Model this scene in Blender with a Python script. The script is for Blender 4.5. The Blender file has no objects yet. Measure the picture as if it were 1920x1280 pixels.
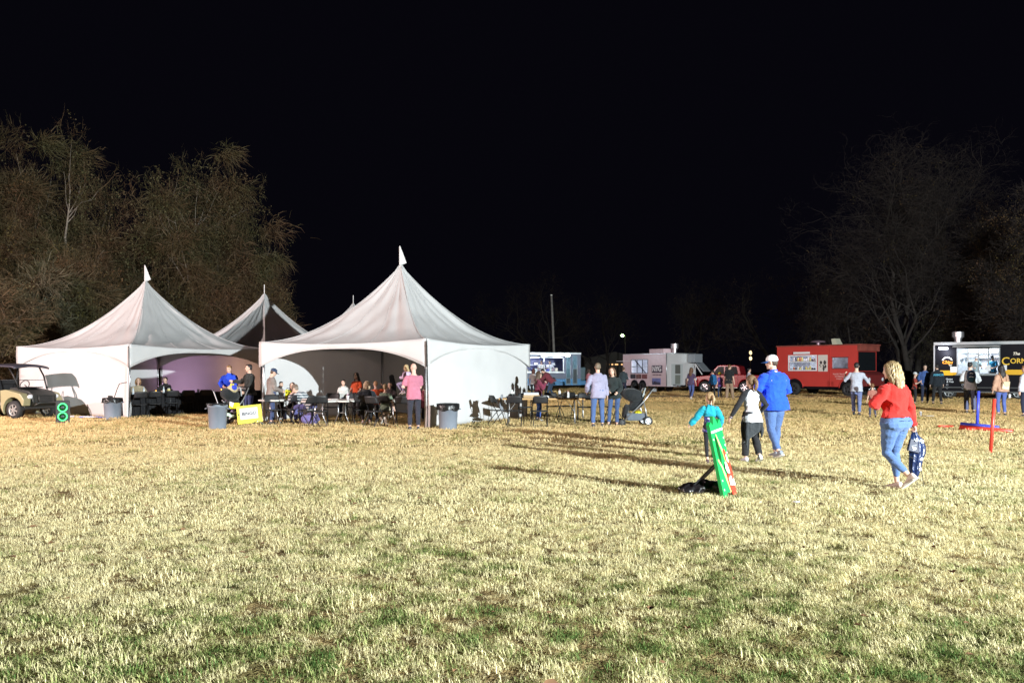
import bpy, bmesh, math, random
import numpy as np
from mathutils import Vector, Matrix, noise as mnoise
R = math.radians
rnd = random.Random(7)
scene = bpy.context.scene
C = scene.collection
# ---------------------------------------------------------------- camera
F = 1600.0; CX = 960.0; YH = 694.0; HC = 1.53
cam = bpy.data.cameras.new('camera'); cam.sensor_width = 36; cam.lens = 30.0
cam.shift_y = (YH - 640.0) / 1920.0
cam.clip_end = 900; cam.clip_start = 0.05
cam_o = bpy.data.objects.new('camera', cam); C.objects.link(cam_o)
cam_o.location = (0, 0, HC); cam_o.rotation_euler = (R(90), 0, 0)
scene.camera = cam_o
# ---------------------------------------------------------------- night sky
w = bpy.data.worlds.new('World'); scene.world = w; w.use_nodes = True
bg = w.node_tree.nodes['Background']
bg.inputs[0].default_value = (0.55, 0.5, 1.0, 1); bg.inputs[1].default_value = 0.0030
# ---------------------------------------------------------------- floodlights of the event field (they stand outside the picture)
def flood(name, loc, target, power, col, size=0.25, cone=150, blend=0.6):
    l = bpy.data.lights.new(name, 'SPOT'); l.energy = power; l.color = col
    l.shadow_soft_size = size; l.spot_size = R(cone); l.spot_blend = blend
    o = bpy.data.objects.new(name, l); C.objects.link(o); o.location = loc
    o.rotation_euler = (Vector(target) - Vector(loc)).to_track_quat('-Z', 'Y').to_euler()
    return o
flood('floodlight', (21.0, -9.0, 6.7), (-3, 27, 0.5), 118000, (0.88, 0.97, 0.99), 0.17, 150)
flood('floodlight', (-23.5, 14.0, 6.0), (-9, 29, 1.0), 23500, (1.0, 0.78, 0.74), 0.16, 150)
scene.view_settings.view_transform = 'Standard'; scene.view_settings.look = 'None'
scene.view_settings.exposure = 0.2; scene.view_settings.gamma = 1
try:
    scene.cycles.use_denoising = True
    scene.cycles.max_bounces = 6; scene.cycles.transparent_max_bounces = 6
    scene.cycles.sample_clamp_indirect = 4.0
except Exception: pass

# ---------------------------------------------------------------- materials
MATS = {}
def mat(name, col, rough=0.6, metal=0.0, bump=0.0, bscale=30.0, var=0.0, vscale=4.0, emit=None, estr=1.0,
        spec=None, trans=0.0, sheen=0.0, coords='Object'):
    if name in MATS: return MATS[name]
    m = bpy.data.materials.new(name); m.use_nodes = True; nt = m.node_tree; N = nt.nodes; L = nt.links
    b = N['Principled BSDF']
    b.inputs['Base Color'].default_value = (*col, 1); b.inputs['Roughness'].default_value = rough
    b.inputs['Metallic'].default_value = metal
    if spec is not None: b.inputs['Specular IOR Level'].default_value = spec
    if sheen: b.inputs['Sheen Weight'].default_value = sheen
    tc = N.new('ShaderNodeTexCoord')
    if var > 0:
        nz = N.new('ShaderNodeTexNoise'); nz.inputs['Scale'].default_value = vscale; nz.inputs['Detail'].default_value = 5
        L.new(tc.outputs[coords], nz.inputs['Vector'])
        mr = N.new('ShaderNodeMapRange'); mr.inputs[1].default_value = 0.3; mr.inputs[2].default_value = 0.7
        mr.inputs[3].default_value = 1 - var; mr.inputs[4].default_value = 1 + var
        L.new(nz.outputs['Fac'], mr.inputs[0])
        mx = N.new('ShaderNodeVectorMath'); mx.operation = 'MULTIPLY'; mx.inputs[0].default_value = col
        L.new(mr.outputs[0], mx.inputs[1]); L.new(mx.outputs[0], b.inputs['Base Color'])
    if bump > 0:
        nb = N.new('ShaderNodeTexNoise'); nb.inputs['Scale'].default_value = bscale; nb.inputs['Detail'].default_value = 4
        L.new(tc.outputs[coords], nb.inputs['Vector'])
        bp = N.new('ShaderNodeBump'); bp.inputs['Strength'].default_value = min(1, bump); bp.inputs['Distance'].default_value = 0.02
        L.new(nb.outputs['Fac'], bp.inputs['Height']); L.new(bp.outputs[0], b.inputs['Normal'])
    if emit is not None:
        b.inputs['Emission Color'].default_value = (*emit, 1); b.inputs['Emission Strength'].default_value = estr
    if trans > 0:
        out = N['Material Output']; t = N.new('ShaderNodeBsdfTranslucent'); t.inputs[0].default_value = (*col, 1)
        ms = N.new('ShaderNodeMixShader'); ms.inputs[0].default_value = trans
        L.new(b.outputs[0], ms.inputs[1]); L.new(t.outputs[0], ms.inputs[2]); L.new(ms.outputs[0], out.inputs[0])
    MATS[name] = m
    return m
def fabric(name, col, wr=0.5, sc=9):
    """woven cloth: fine weave, soft creases and slight fading"""
    if name in MATS: return MATS[name]
    m = mat(name, col, 0.85, bump=0, var=0.13, vscale=6, sheen=0.15, spec=0.25)
    nt = m.node_tree; N = nt.nodes; L = nt.links; b = N['Principled BSDF']
    tc = N.new('ShaderNodeTexCoord'); mp = N.new('ShaderNodeMapping'); mp.inputs['Scale'].default_value = (1, 1, 1.7)
    nz = N.new('ShaderNodeTexNoise'); nz.inputs['Scale'].default_value = sc; nz.inputs['Detail'].default_value = 6
    nz.inputs['Distortion'].default_value = 1.2
    L.new(tc.outputs['Object'], mp.inputs[0]); L.new(mp.outputs[0], nz.inputs['Vector'])
    bp = N.new('ShaderNodeBump'); bp.inputs['Strength'].default_value = wr; bp.inputs['Distance'].default_value = 0.03
    L.new(nz.outputs['Fac'], bp.inputs['Height']); L.new(bp.outputs[0], b.inputs['Normal'])
    return m
def stripes(name, c1, c2, freq=40, horiz=True, plaid=False):
    if name in MATS: return MATS[name]
    m = fabric(name, c1); nt = m.node_tree; N = nt.nodes; L = nt.links; b = N['Principled BSDF']
    tc = N.new('ShaderNodeTexCoord'); wv = N.new('ShaderNodeTexWave'); wv.inputs['Scale'].default_value = freq
    wv.bands_direction = 'Z' if horiz else 'X'; wv.inputs['Distortion'].default_value = 0.6
    L.new(tc.outputs['Object'], wv.inputs['Vector'])
    cr = N.new('ShaderNodeValToRGB'); cr.color_ramp.elements[0].position = 0.42; cr.color_ramp.elements[1].position = 0.55
    cr.color_ramp.elements[0].color = (*c1, 1); cr.color_ramp.elements[1].color = (*c2, 1)
    if plaid:
        w2 = N.new('ShaderNodeTexWave'); w2.inputs['Scale'].default_value = freq * .7; w2.bands_direction = 'X'
        L.new(tc.outputs['Object'], w2.inputs['Vector'])
        md = N.new('ShaderNodeMath'); md.operation = 'MULTIPLY_ADD'; md.inputs[1].default_value = 0.3; md.inputs[2].default_value = -0.1
        ad = N.new('ShaderNodeMath'); ad.operation = 'ADD'
        L.new(w2.outputs['Fac'], md.inputs[0]); L.new(md.outputs[0], ad.inputs[0]); L.new(wv.outputs['Fac'], ad.inputs[1])
        L.new(ad.outputs[0], cr.inputs[0])
    else: L.new(wv.outputs['Fac'], cr.inputs[0])
    L.new(cr.outputs[0], b.inputs['Base Color'])
    return m

# ---------------------------------------------------------------- mesh building
class MB:
    def __init__(s): s.v = []; s.f = []
    def add(s, vs, fs):
        o = len(s.v); s.v += [Vector(v) for v in vs]; s.f += [tuple(i + o for i in f) for f in fs]; return s
    def box(s, x0, x1, y0, y1, z0, z1, M=None, taper=1.0):
        cx, cy = (x0 + x1) / 2, (y0 + y1) / 2
        vs = [(x0, y0, z0), (x1, y0, z0), (x1, y1, z0), (x0, y1, z0)]
        vs += [(cx + (x - cx) * taper, cy + (y - cy) * taper, z1) for x, y, _ in vs]
        if M is not None: vs = [M @ Vector(v) for v in vs]
        return s.add(vs, [(0, 3, 2, 1), (4, 5, 6, 7), (0, 1, 5, 4), (1, 2, 6, 5), (2, 3, 7, 6), (3, 0, 4, 7)])
    def bar(s, a, b, w, h=None, up=(0, 0, 1)):
        a, b = Vector(a), Vector(b); d = b - a; L = d.length; d.normalize(); h = h or w
        x = d.cross(Vector(up)); x = x.normalized() if x.length > 1e-4 else Vector((1, 0, 0)); y = x.cross(d)
        vs = [p + x * sx * w / 2 + y * sy * h / 2 for p in (a, b) for sx, sy in ((-1, -1), (1, -1), (1, 1), (-1, 1))]
        return s.add(vs, [(0, 3, 2, 1), (4, 5, 6, 7), (0, 1, 5, 4), (1, 2, 6, 5), (2, 3, 7, 6), (3, 0, 4, 7)])
    def tube(s, pts, rad, n=8, cap=True, flat=None):
        """swept tube; rad a number, list, or list of (a,b)"""
        pts = [Vector(p) for p in pts]; k = len(pts)
        if not isinstance(rad, (list, tuple)): rad = [rad] * k
        t0 = (pts[1] - pts[0]).normalized()
        ref = Vector(flat) if flat is not None else (Vector((1, 0, 0)) if abs(t0.x) < 0.9 else Vector((0, 1, 0)))
        x = (ref - t0 * ref.dot(t0)).normalized(); vs = []
        for i, p in enumerate(pts):
            t = (pts[min(i + 1, k - 1)] - pts[max(i - 1, 0)])
            if t.length > 1e-7: t.normalize()
            else: t = t0
            x = (x - t * x.dot(t)); x = x.normalized() if x.length > 1e-6 else t.orthogonal().normalized()
            y = t.cross(x); r = rad[i]; ra, rb = r if isinstance(r, (tuple, list)) else (r, r)
            for j in range(n):
                a = 2 * math.pi * j / n; vs.append(p + x * ra * math.cos(a) + y * rb * math.sin(a))
        fs = [(i * n + j, i * n + (j + 1) % n, (i + 1) * n + (j + 1) % n, (i + 1) * n + j) for i in range(k - 1) for j in range(n)]
        if cap: fs += [tuple(range(n - 1, -1, -1)), tuple((k - 1) * n + j for j in range(n))]
        return s.add(vs, fs)
    def ell(s, c, r, n=12, m=8, M=None):
        c = Vector(c); vs = []; fs = []
        rr = Vector(r) if not isinstance(r, (int, float)) else Vector((r, r, r))
        def T(v):
            v = Vector((v[0] * rr.x, v[1] * rr.y, v[2] * rr.z))
            return c + (M @ v if M is not None else v)
        vs.append(T((0, 0, 1)))
        for i in range(1, m):
            p = math.pi * i / m
            for j in range(n):
                a = 2 * math.pi * j / n; vs.append(T((math.sin(p) * math.cos(a), math.sin(p) * math.sin(a), math.cos(p))))
        vs.append(T((0, 0, -1)))
        for j in range(n): fs.append((0, 1 + j, 1 + (j + 1) % n))
        for i in range(m - 2):
            for j in range(n):
                a = 1 + i * n; fs.append((a + j, a + n + j, a + n + (j + 1) % n, a + (j + 1) % n))
        e = len(vs) - 1; a = 1 + (m - 2) * n
        for j in range(n): fs.append((a + j, e, a + (j + 1) % n))
        return s.add(vs, fs)
    def loft(s, rings, cap=True):
        n = len(rings[0]); vs = [v for r in rings for v in r]; k = len(rings)
        fs = [(i * n + j, i * n + (j + 1) % n, (i + 1) * n + (j + 1) % n, (i + 1) * n + j) for i in range(k - 1) for j in range(n)]
        if cap: fs += [tuple(range(n - 1, -1, -1)), tuple((k - 1) * n + j for j in range(n))]
        return s.add(vs, fs)
    def lathe(s, prof, n=20, c=(0, 0, 0)):
        c = Vector(c)
        rings = [[c + Vector((max(r, 1e-4) * math.cos(2 * math.pi * j / n), max(r, 1e-4) * math.sin(2 * math.pi * j / n), z)) for j in range(n)] for r, z in prof]
        return s.loft(rings, cap=True)
    def cyl(s, a, b, r, n=16): return s.tube([a, b], r, n)
    def prism(s, poly, a, b, fn):
        """poly list of 2D points; fn(p, t) -> 3D with t in (a, b)"""
        n = len(poly); vs = [fn(p, a) for p in poly] + [fn(p, b) for p in poly]
        fs = [tuple(range(n - 1, -1, -1)), tuple(range(n, 2 * n))] + [(j, (j + 1) % n, n + (j + 1) % n, n + j) for j in range(n)]
        return s.add(vs, fs)
    def grid(s, nu, nv, fn):
        vs = [fn(i / nu, j / nv) for j in range(nv + 1) for i in range(nu + 1)]
        fs = [(j * (nu + 1) + i, j * (nu + 1) + i + 1, (j + 1) * (nu + 1) + i + 1, (j + 1) * (nu + 1) + i) for j in range(nv) for i in range(nu)]
        return s.add(vs, fs)
    def mesh(s, name, smooth=False, bevel=0.0, fixn=True):
        me = bpy.data.meshes.new(name); me.from_pydata([tuple(v) for v in s.v], [], s.f)
        if fixn or bevel:
            bm = bmesh.new(); bm.from_mesh(me)
            if fixn: bmesh.ops.recalc_face_normals(bm, faces=bm.faces)
            if bevel:
                es = [e for e in bm.edges if len(e.link_faces) == 2 and e.calc_face_angle(0) > 0.6]
                bmesh.ops.bevel(bm, geom=es, offset=bevel, segments=2, affect='EDGES', profile=0.6)
            bm.to_mesh(me); bm.free()
        if smooth: me.polygons.foreach_set('use_smooth', [True] * len(me.polygons))
        me.update(); return me
def obj(name, mb, m=None, parent=None, smooth=False, bevel=0.0, loc=None, rotz=None, fixn=True):
    me = mb.mesh(name, smooth, bevel, fixn) if isinstance(mb, MB) else mb
    if m is not None and not me.materials: me.materials.append(m)
    o = bpy.data.objects.new(name, me); C.objects.link(o)
    if parent is not None: o.parent = parent
    if loc is not None: o.location = loc
    if rotz is not None: o.rotation_euler = (0, 0, rotz)
    return o
def tag(o, label, cat, group=None):
    o['label'] = label; o['category'] = cat
    if group: o['group'] = group
    return o
def thing(name, label, cat, loc=(0, 0, 0), rotz=0.0, group=None):
    o = bpy.data.objects.new(name, None); o.empty_display_size = 0.2; C.objects.link(o)
    o.location = loc; o.rotation_euler = (0, 0, rotz); return tag(o, label, cat, group)
def struct(o, kind='structure'): o['kind'] = kind; return o
def dup(root, loc, rotz, label=None, group=None, scale=None, lean=None):
    r = root.copy(); C.objects.link(r); r.location = loc; r.rotation_euler = (0, 0, rotz)
    if lean: r.rotation_euler = (lean[0], lean[1], rotz)
    if label: r['label'] = label
    if group: r['group'] = group
    if scale: r.scale = scale if not isinstance(scale, (int, float)) else (scale,) * 3
    for ch in list(root.children):
        c = ch.copy(); C.objects.link(c); c.parent = r
        for g in ch.children:
            d = g.copy(); C.objects.link(d); d.parent = c
    return r
def text(name, s, size, m, parent, M, extrude=0.004, italic=0.0, sx=1.0, align='CENTER', bold=0.0):
    cu = bpy.data.curves.new(name, 'FONT'); cu.body = s; cu.size = size; cu.align_x = align; cu.align_y = 'CENTER'
    cu.extrude = extrude; cu.shear = italic; cu.offset = bold; cu.resolution_u = 3
    tmp = bpy.data.objects.new(name, cu); C.objects.link(tmp)
    dg = bpy.context.evaluated_depsgraph_get(); me = bpy.data.meshes.new_from_object(tmp.evaluated_get(dg))
    bpy.data.objects.remove(tmp)
    me.transform(Matrix.Diagonal((sx, 1, 1, 1))); me.transform(M); me.materials.clear(); me.materials.append(m)
    o = bpy.data.objects.new(name, me); C.objects.link(o); o.parent = parent; return o
def face_front(x, y, z):   # a matrix that stands writing up on a local -Y face
    return Matrix.Translation((x, y, z)) @ Matrix.Rotation(R(90), 4, 'X')
def gp(px, py=None, d=None, z=0.0):
    """ground point under a pixel of the photograph"""
    if d is None: d = F * HC / (py - YH)
    return Vector(((px - CX) * d / F, d, z))
def fbm(v, o=4): return mnoise.fractal(Vector(v), 1.0, 2.0, o)
# ================================================================ ground
def ground_mat():
    m = bpy.data.materials.new('dry_turf'); m.use_nodes = True; nt = m.node_tree; N = nt.nodes; L = nt.links
    b = N['Principled BSDF']; b.inputs['Roughness'].default_value = 0.95; b.inputs['Specular IOR Level'].default_value = 0.1
    g = N.new('ShaderNodeNewGeometry')
    def nz(sc, det=4, dist=0.0):
        n = N.new('ShaderNodeTexNoise'); n.inputs['Scale'].default_value = sc; n.inputs['Detail'].default_value = det
        n.inputs['Distortion'].default_value = dist; L.new(g.outputs['Position'], n.inputs['Vector']); return n
    n1 = nz(0.35, 5, .5); n2 = nz(6, 6); n3 = nz(40, 3)
    cr = N.new('ShaderNodeValToRGB'); cr.color_ramp.elements[0].position = .36; cr.color_ramp.elements[0].color = (.105, .12, .035, 1)
    cr.color_ramp.elements[1].position = .52; cr.color_ramp.elements[1].color = (.27, .2, .095, 1)
    L.new(n1.outputs['Fac'], cr.inputs[0])
    c2 = N.new('ShaderNodeValToRGB'); c2.color_ramp.elements[0].position = .35; c2.color_ramp.elements[0].color = (.45, .4, .35, 1)
    c2.color_ramp.elements[1].position = .65; c2.color_ramp.elements[1].color = (1.5, 1.45, 1.35, 1)
    L.new(n2.outputs['Fac'], c2.inputs[0])
    mx = N.new('ShaderNodeMix'); mx.data_type = 'RGBA'; mx.blend_type = 'MULTIPLY'; mx.inputs['Factor'].default_value = 1
    L.new(cr.outputs[0], mx.inputs['A']); L.new(c2.outputs[0], mx.inputs['B']); L.new(mx.outputs['Result'], b.inputs['Base Color'])
    ad = N.new('ShaderNodeMath'); ad.operation = 'ADD'; L.new(n2.outputs['Fac'], ad.inputs[0]); L.new(n3.outputs['Fac'], ad.inputs[1])
    bp = N.new('ShaderNodeBump'); bp.inputs['Strength'].default_value = 1; bp.inputs['Distance'].default_value = .06
    L.new(ad.outputs[0], bp.inputs['Height']); L.new(bp.outputs[0], b.inputs['Normal'])
    return m
MG = ground_mat()
gnd = MB().add([(-400, -60, 0), (400, -60, 0), (400, 600, 0), (-400, 600, 0)], [(0, 1, 2, 3)])
struct(obj('ground', gnd, MG))
# worn dirt track running across the field in front of the food trucks
def track():
    mb = MB(); n = 60; vs = []; fs = []
    for i in range(n + 1):
        t = i / n; x = -3 + 60 * t; y = 50 - 3.5 * t + 1.2 * fbm((x * .1, 3, 0)); wd = 2.3 + 1.2 * fbm((x * .4, 9, 0))
        for k in range(5): vs.append((x, y + (k - 2) / 2 * wd, 0.006 + (0.012 if 0 < k < 4 else 0)))
    for i in range(n):
        for k in range(4): a = i * 5 + k; fs.append((a, a + 5, a + 6, a + 1))
    mb.add(vs, fs); return mb
struct(obj('dirt_path', track(), mat('track_dirt', (.48, .31, .17), .95, bump=1, bscale=5, var=.3, vscale=1.2, coords='Object')))

# ================================================================ grass: blade tufts scattered with geometry nodes
def grass_mat(name, dark=1.0):
    m = bpy.data.materials.new(name); m.use_nodes = True; nt = m.node_tree; N = nt.nodes; L = nt.links
    b = N['Principled BSDF']; b.inputs['Roughness'].default_value = 0.7; b.inputs['Specular IOR Level'].default_value = 0.25
    g = N.new('ShaderNodeNewGeometry'); oi = N.new('ShaderNodeObjectInfo')
    n1 = N.new('ShaderNodeTexNoise'); n1.inputs['Scale'].default_value = .42; n1.inputs['Detail'].default_value = 5
    n2 = N.new('ShaderNodeTexNoise'); n2.inputs['Scale'].default_value = 3.6; n2.inputs['Detail'].default_value = 6
    n3 = N.new('ShaderNodeTexNoise'); n3.inputs['Scale'].default_value = 60; n3.inputs['Detail'].default_value = 2
    for n in (n1, n2, n3): L.new(g.outputs['Position'], n.inputs['Vector'])
    a1 = N.new('ShaderNodeMath'); a1.operation = 'MULTIPLY_ADD'; a1.inputs[1].default_value = .85; L.new(n2.outputs['Fac'], a1.inputs[0]); a0 = N.new('ShaderNodeMath'); a0.operation = 'MULTIPLY'; a0.inputs[1].default_value = .6; L.new(n1.outputs['Fac'], a0.inputs[0]); L.new(a0.outputs[0], a1.inputs[2])
    a2 = N.new('ShaderNodeMath'); a2.operation = 'MULTIPLY_ADD'; a2.inputs[1].default_value = .22; L.new(oi.outputs['Random'], a2.inputs[0]); L.new(a1.outputs[0], a2.inputs[2])
    a3 = N.new('ShaderNodeMath'); a3.operation = 'MULTIPLY_ADD'; a3.inputs[1].default_value = .5; L.new(n3.outputs['Fac'], a3.inputs[0]); L.new(a2.outputs[0], a3.inputs[2])
    # greener towards the near edge of the lawn
    sx = N.new('ShaderNodeSeparateXYZ'); L.new(g.outputs['Position'], sx.inputs[0])
    mr = N.new('ShaderNodeMapRange'); mr.inputs[1].default_value = 3.6; mr.inputs[2].default_value = 8.5
    mr.inputs[3].default_value = -.24; mr.inputs[4].default_value = -.045; L.new(sx.outputs['Y'], mr.inputs[0])
    a4 = N.new('ShaderNodeMath'); a4.operation = 'ADD'; L.new(mr.outputs[0], a4.inputs[0]); L.new(a3.outputs[0], a4.inputs[1])
    cr = N.new('ShaderNodeValToRGB'); e = cr.color_ramp.elements
    e[0].position = .68; e[0].color = (.08, .155, .035, 1)
    e[1].position = 1.0; e[1].color = (.80, .71, .41, 1)
    for p, c in ((.80, (.28, .32, .10)), (.89, (.52, .47, .22))):
        x = e.new(p); x.color = (*c, 1)
    L.new(a4.outputs[0], cr.inputs[0]); 
    # drier, browner far grass; warm lamplight near the tents put into the tint
    mf = N.new('ShaderNodeMapRange'); mf.inputs[1].default_value = 11; mf.inputs[2].default_value = 34; L.new(sx.outputs['Y'], mf.inputs[0])
    tn_ = N.new('ShaderNodeMix'); tn_.data_type = 'RGBA'; tn_.inputs['A'].default_value = (1, 1, 1, 1); tn_.inputs['B'].default_value = (1.25, .96, .72, 1); L.new(mf.outputs[0], tn_.inputs['Factor'])
    mm = N.new('ShaderNodeVectorMath'); mm.operation = 'MULTIPLY'; L.new(tn_.outputs['Result'], mm.inputs[1])
    L.new(cr.outputs[0], mm.inputs[0]); L.new(mm.outputs[0], b.inputs['Base Color'])
    t = N.new('ShaderNodeBsdfTranslucent'); L.new(mm.outputs[0], t.inputs[0])
    ms = N.new('ShaderNodeMixShader'); ms.inputs[0].default_value = .3
    L.new(b.outputs[0], ms.inputs[1]); L.new(t.outputs[0], ms.inputs[2]); L.new(ms.outputs[0], N['Material Output'].inputs[0])
    return m
MGR = grass_mat('grass_blades')
def tuft(name, n, rad, hgt, wid, seed):
    r = random.Random(seed); mb = MB()
    lean0 = r.uniform(0, 6.28)
    for i in range(n):
        a = r.uniform(0, 6.28); q = rad * math.sqrt(r.random()); x, y = q * math.cos(a), q * math.sin(a)
        h = hgt * r.uniform(.55, 1.25); tl = r.uniform(.7, 1.52); ld = lean0 + r.gauss(0, .9)
        dx, dy = math.cos(ld), math.sin(ld); px, py = -dy, dx; w = wid * r.uniform(.6, 1.2)
        p1 = (x + dx * h * .35 * math.sin(tl), y + dy * h * .35 * math.sin(tl), h * .55 * math.cos(tl * .7))
        p2 = (x + dx * h * math.sin(tl), y + dy * h * math.sin(tl), h * math.cos(tl) * .95 + .004)
        vs = [(x - px * w / 2, y - py * w / 2, -.01), (x + px * w / 2, y + py * w / 2, -.01),
              (p1[0] + px * w / 2.4, p1[1] + py * w / 2.4, p1[2]), (p1[0] - px * w / 2.4, p1[1] - py * w / 2.4, p1[2]), p2]
        mb.add(vs, [(0, 1, 2, 3), (3, 2, 4)])
    me = mb.mesh(name, fixn=False); me.materials.append(MGR)
    return bpy.data.objects.new(name, me)
def scatter(name, poly, dens, tufts, smin, smax, seed):
    col = bpy.data.collections.new(name + '_tufts')
    for t in tufts: col.objects.link(t)
    mb = MB(); n = len(poly); mb.add([(x, y, 0.0) for x, y in poly], [tuple(range(n))]); me = mb.mesh(name)
    me.materials.append(MG)
    o = bpy.data.objects.new(name, me); C.objects.link(o); o['kind'] = 'stuff'
    ng = bpy.data.node_groups.new(name, 'GeometryNodeTree')
    ng.interface.new_socket('Geometry', in_out='INPUT', socket_type='NodeSocketGeometry')
    ng.interface.new_socket('Geometry', in_out='OUTPUT', socket_type='NodeSocketGeometry')
    N = ng.nodes; L = ng.links; gi = N.new('NodeGroupInput'); go = N.new('NodeGroupOutput')
    dp = N.new('GeometryNodeDistributePointsOnFaces'); dp.inputs['Density'].default_value = dens; dp.inputs['Seed'].default_value = seed
    ci = N.new('GeometryNodeCollectionInfo'); ci.inputs['Collection'].default_value = col
    ci.inputs['Separate Children'].default_value = True; ci.inputs['Reset Children'].default_value = True
    ip = N.new('GeometryNodeInstanceOnPoints'); ip.inputs['Pick Instance'].default_value = True
    rr = N.new('FunctionNodeRandomValue'); rr.data_type = 'FLOAT_VECTOR'
    rr.inputs[0].default_value = (-.12, -.12, 0); rr.inputs[1].default_value = (.12, .12, 6.28)
    rs = N.new('FunctionNodeRandomValue'); rs.data_type = 'FLOAT'; rs.inputs[2].default_value = smin; rs.inputs[3].default_value = smax
    rs.inputs['Seed'].default_value = 5
    # patches of longer and shorter grass
    pn = N.new('GeometryNodeInputPosition'); nt_ = N.new('ShaderNodeTexNoise'); nt_.inputs['Scale'].default_value = 3.4; nt_.inputs['Detail'].default_value = 4
    L.new(pn.outputs[0], nt_.inputs['Vector'])
    mr = N.new('ShaderNodeMapRange'); mr.inputs[1].default_value = .35; mr.inputs[2].default_value = .65; mr.inputs[3].default_value = .4; mr.inputs[4].default_value = 1.5
    L.new(nt_.outputs['Fac'], mr.inputs[0])
    mu = N.new('ShaderNodeMath'); mu.operation = 'MULTIPLY'; L.new(rs.outputs[1], mu.inputs[0]); L.new(mr.outputs[0], mu.inputs[1])
    L.new(gi.outputs[0], dp.inputs[0]); L.new(dp.outputs['Points'], ip.inputs['Points']); L.new(ci.outputs[0], ip.inputs['Instance'])
    L.new(rr.outputs[0], ip.inputs['Rotation']); L.new(mu.outputs[0], ip.inputs['Scale']); L.new(ip.outputs[0], go.inputs[0])
    md = o.modifiers.new('scatter', 'NODES'); md.node_group = ng
    return o
tn = [tuft('tuft', 46, .085, .046, .0038, 10 + i) for i in range(7)]
tm = [tuft('tuft', 76, .20, .048, .0060, 30 + i) for i in range(7)]
tf = [tuft('tuft', 90, .42, .055, .011, 50 + i) for i in range(6)]
tff = [tuft('tuft', 90, .8, .07, .025, 70 + i) for i in range(5)]
def wedge(d0, d1, a=.66, b=.8): return [(-a * d0 - b, d0), (a * d0 + b, d0), (a * d1 + b, d1), (-a * d1 - b, d1)]
scatter('grass', wedge(2.6, 8.5), 190, tn, .7, 1.25, 1)
scatter('grass', wedge(8.5, 17), 62, tm, .7, 1.25, 2)
scatter('grass', wedge(17, 40), 17, tf, .7, 1.2, 3)
scatter('grass', wedge(40, 46.5), 5, tff, .6, 1.1, 4)
scatter('grass', wedge(46.5, 52.5), 4, tff, .25, .6, 7)  # short tufts added on the path so that it catches the low light
scatter('grass', wedge(52.5, 72), 4, tff, .6, 1.1, 6)

# fallen leaves lying in the turf
def leaf_obj(seed):
    r = random.Random(seed); mb = MB(); l_ = .035; k = [(0, 0), (.012, .010), (.026, .012), (.035, 0), (.026, -.012), (.012, -.010)]
    mb.add([(x, y, .02 + .012 * abs(y) * 60 * r.uniform(.3, 1)) for x, y in k], [(0, 1, 2, 3), (0, 3, 4, 5)]); me = mb.mesh('leaf', fixn=False); me.materials.append(mat('dead_leaf', (.20, .10, .045), .8, var=.4, vscale=20)); return bpy.data.objects.new('leaf', me)
scatter('fallen_leaves', wedge(3, 16), 3.2, [leaf_obj(i) for i in range(4)], .8, 1.8, 21)
# ================================================================ trees
MBARK = mat('bark', (.085, .066, .05), .9, bump=.6, bscale=8, var=.3, vscale=3)
MBARKP = mat('pale_bark', (.30, .26, .21), .9, bump=.5, bscale=8, var=.3, vscale=3)
MTWIG = None
def leafmat(name, c1, c2):
    m = bpy.data.materials.new(name); m.use_nodes = True; nt = m.node_tree; N = nt.nodes; L = nt.links; b = N['Principled BSDF']
    b.inputs['Roughness'].default_value = .7
    g = N.new('ShaderNodeNewGeometry'); n = N.new('ShaderNodeTexNoise'); n.inputs['Scale'].default_value = .38; n.inputs['Detail'].default_value = 7
    L.new(g.outputs['Position'], n.inputs['Vector'])
    cr = N.new('ShaderNodeValToRGB'); cr.color_ramp.elements[0].position = .35; cr.color_ramp.elements[1].position = .65
    cr.color_ramp.elements[0].color = (*c1, 1); cr.color_ramp.elements[1].color = (*c2, 1)
    L.new(n.outputs['Fac'], cr.inputs[0]); L.new(cr.outputs[0], b.inputs['Base Color']); return m
MTWIG = leafmat('twigs', (.070, .066, .024), (.115, .066, .032))
MTWIG2 = leafmat('pale_twigs', (.10, .10, .055), (.14, .11, .065))
MDARK = mat('dark_bark', (.034, .027, .023), .9, bump=.6, bscale=8, var=.3, vscale=3)
MDTW = mat('dark_twigs', (.022, .015, .012), .9)
MLEAF = leafmat('autumn_leaves', (.10, .085, .018), (.13, .06, .026))
MLEAF2 = leafmat('dull_leaves', (.085, .09, .032), (.12, .085, .04))
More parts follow.
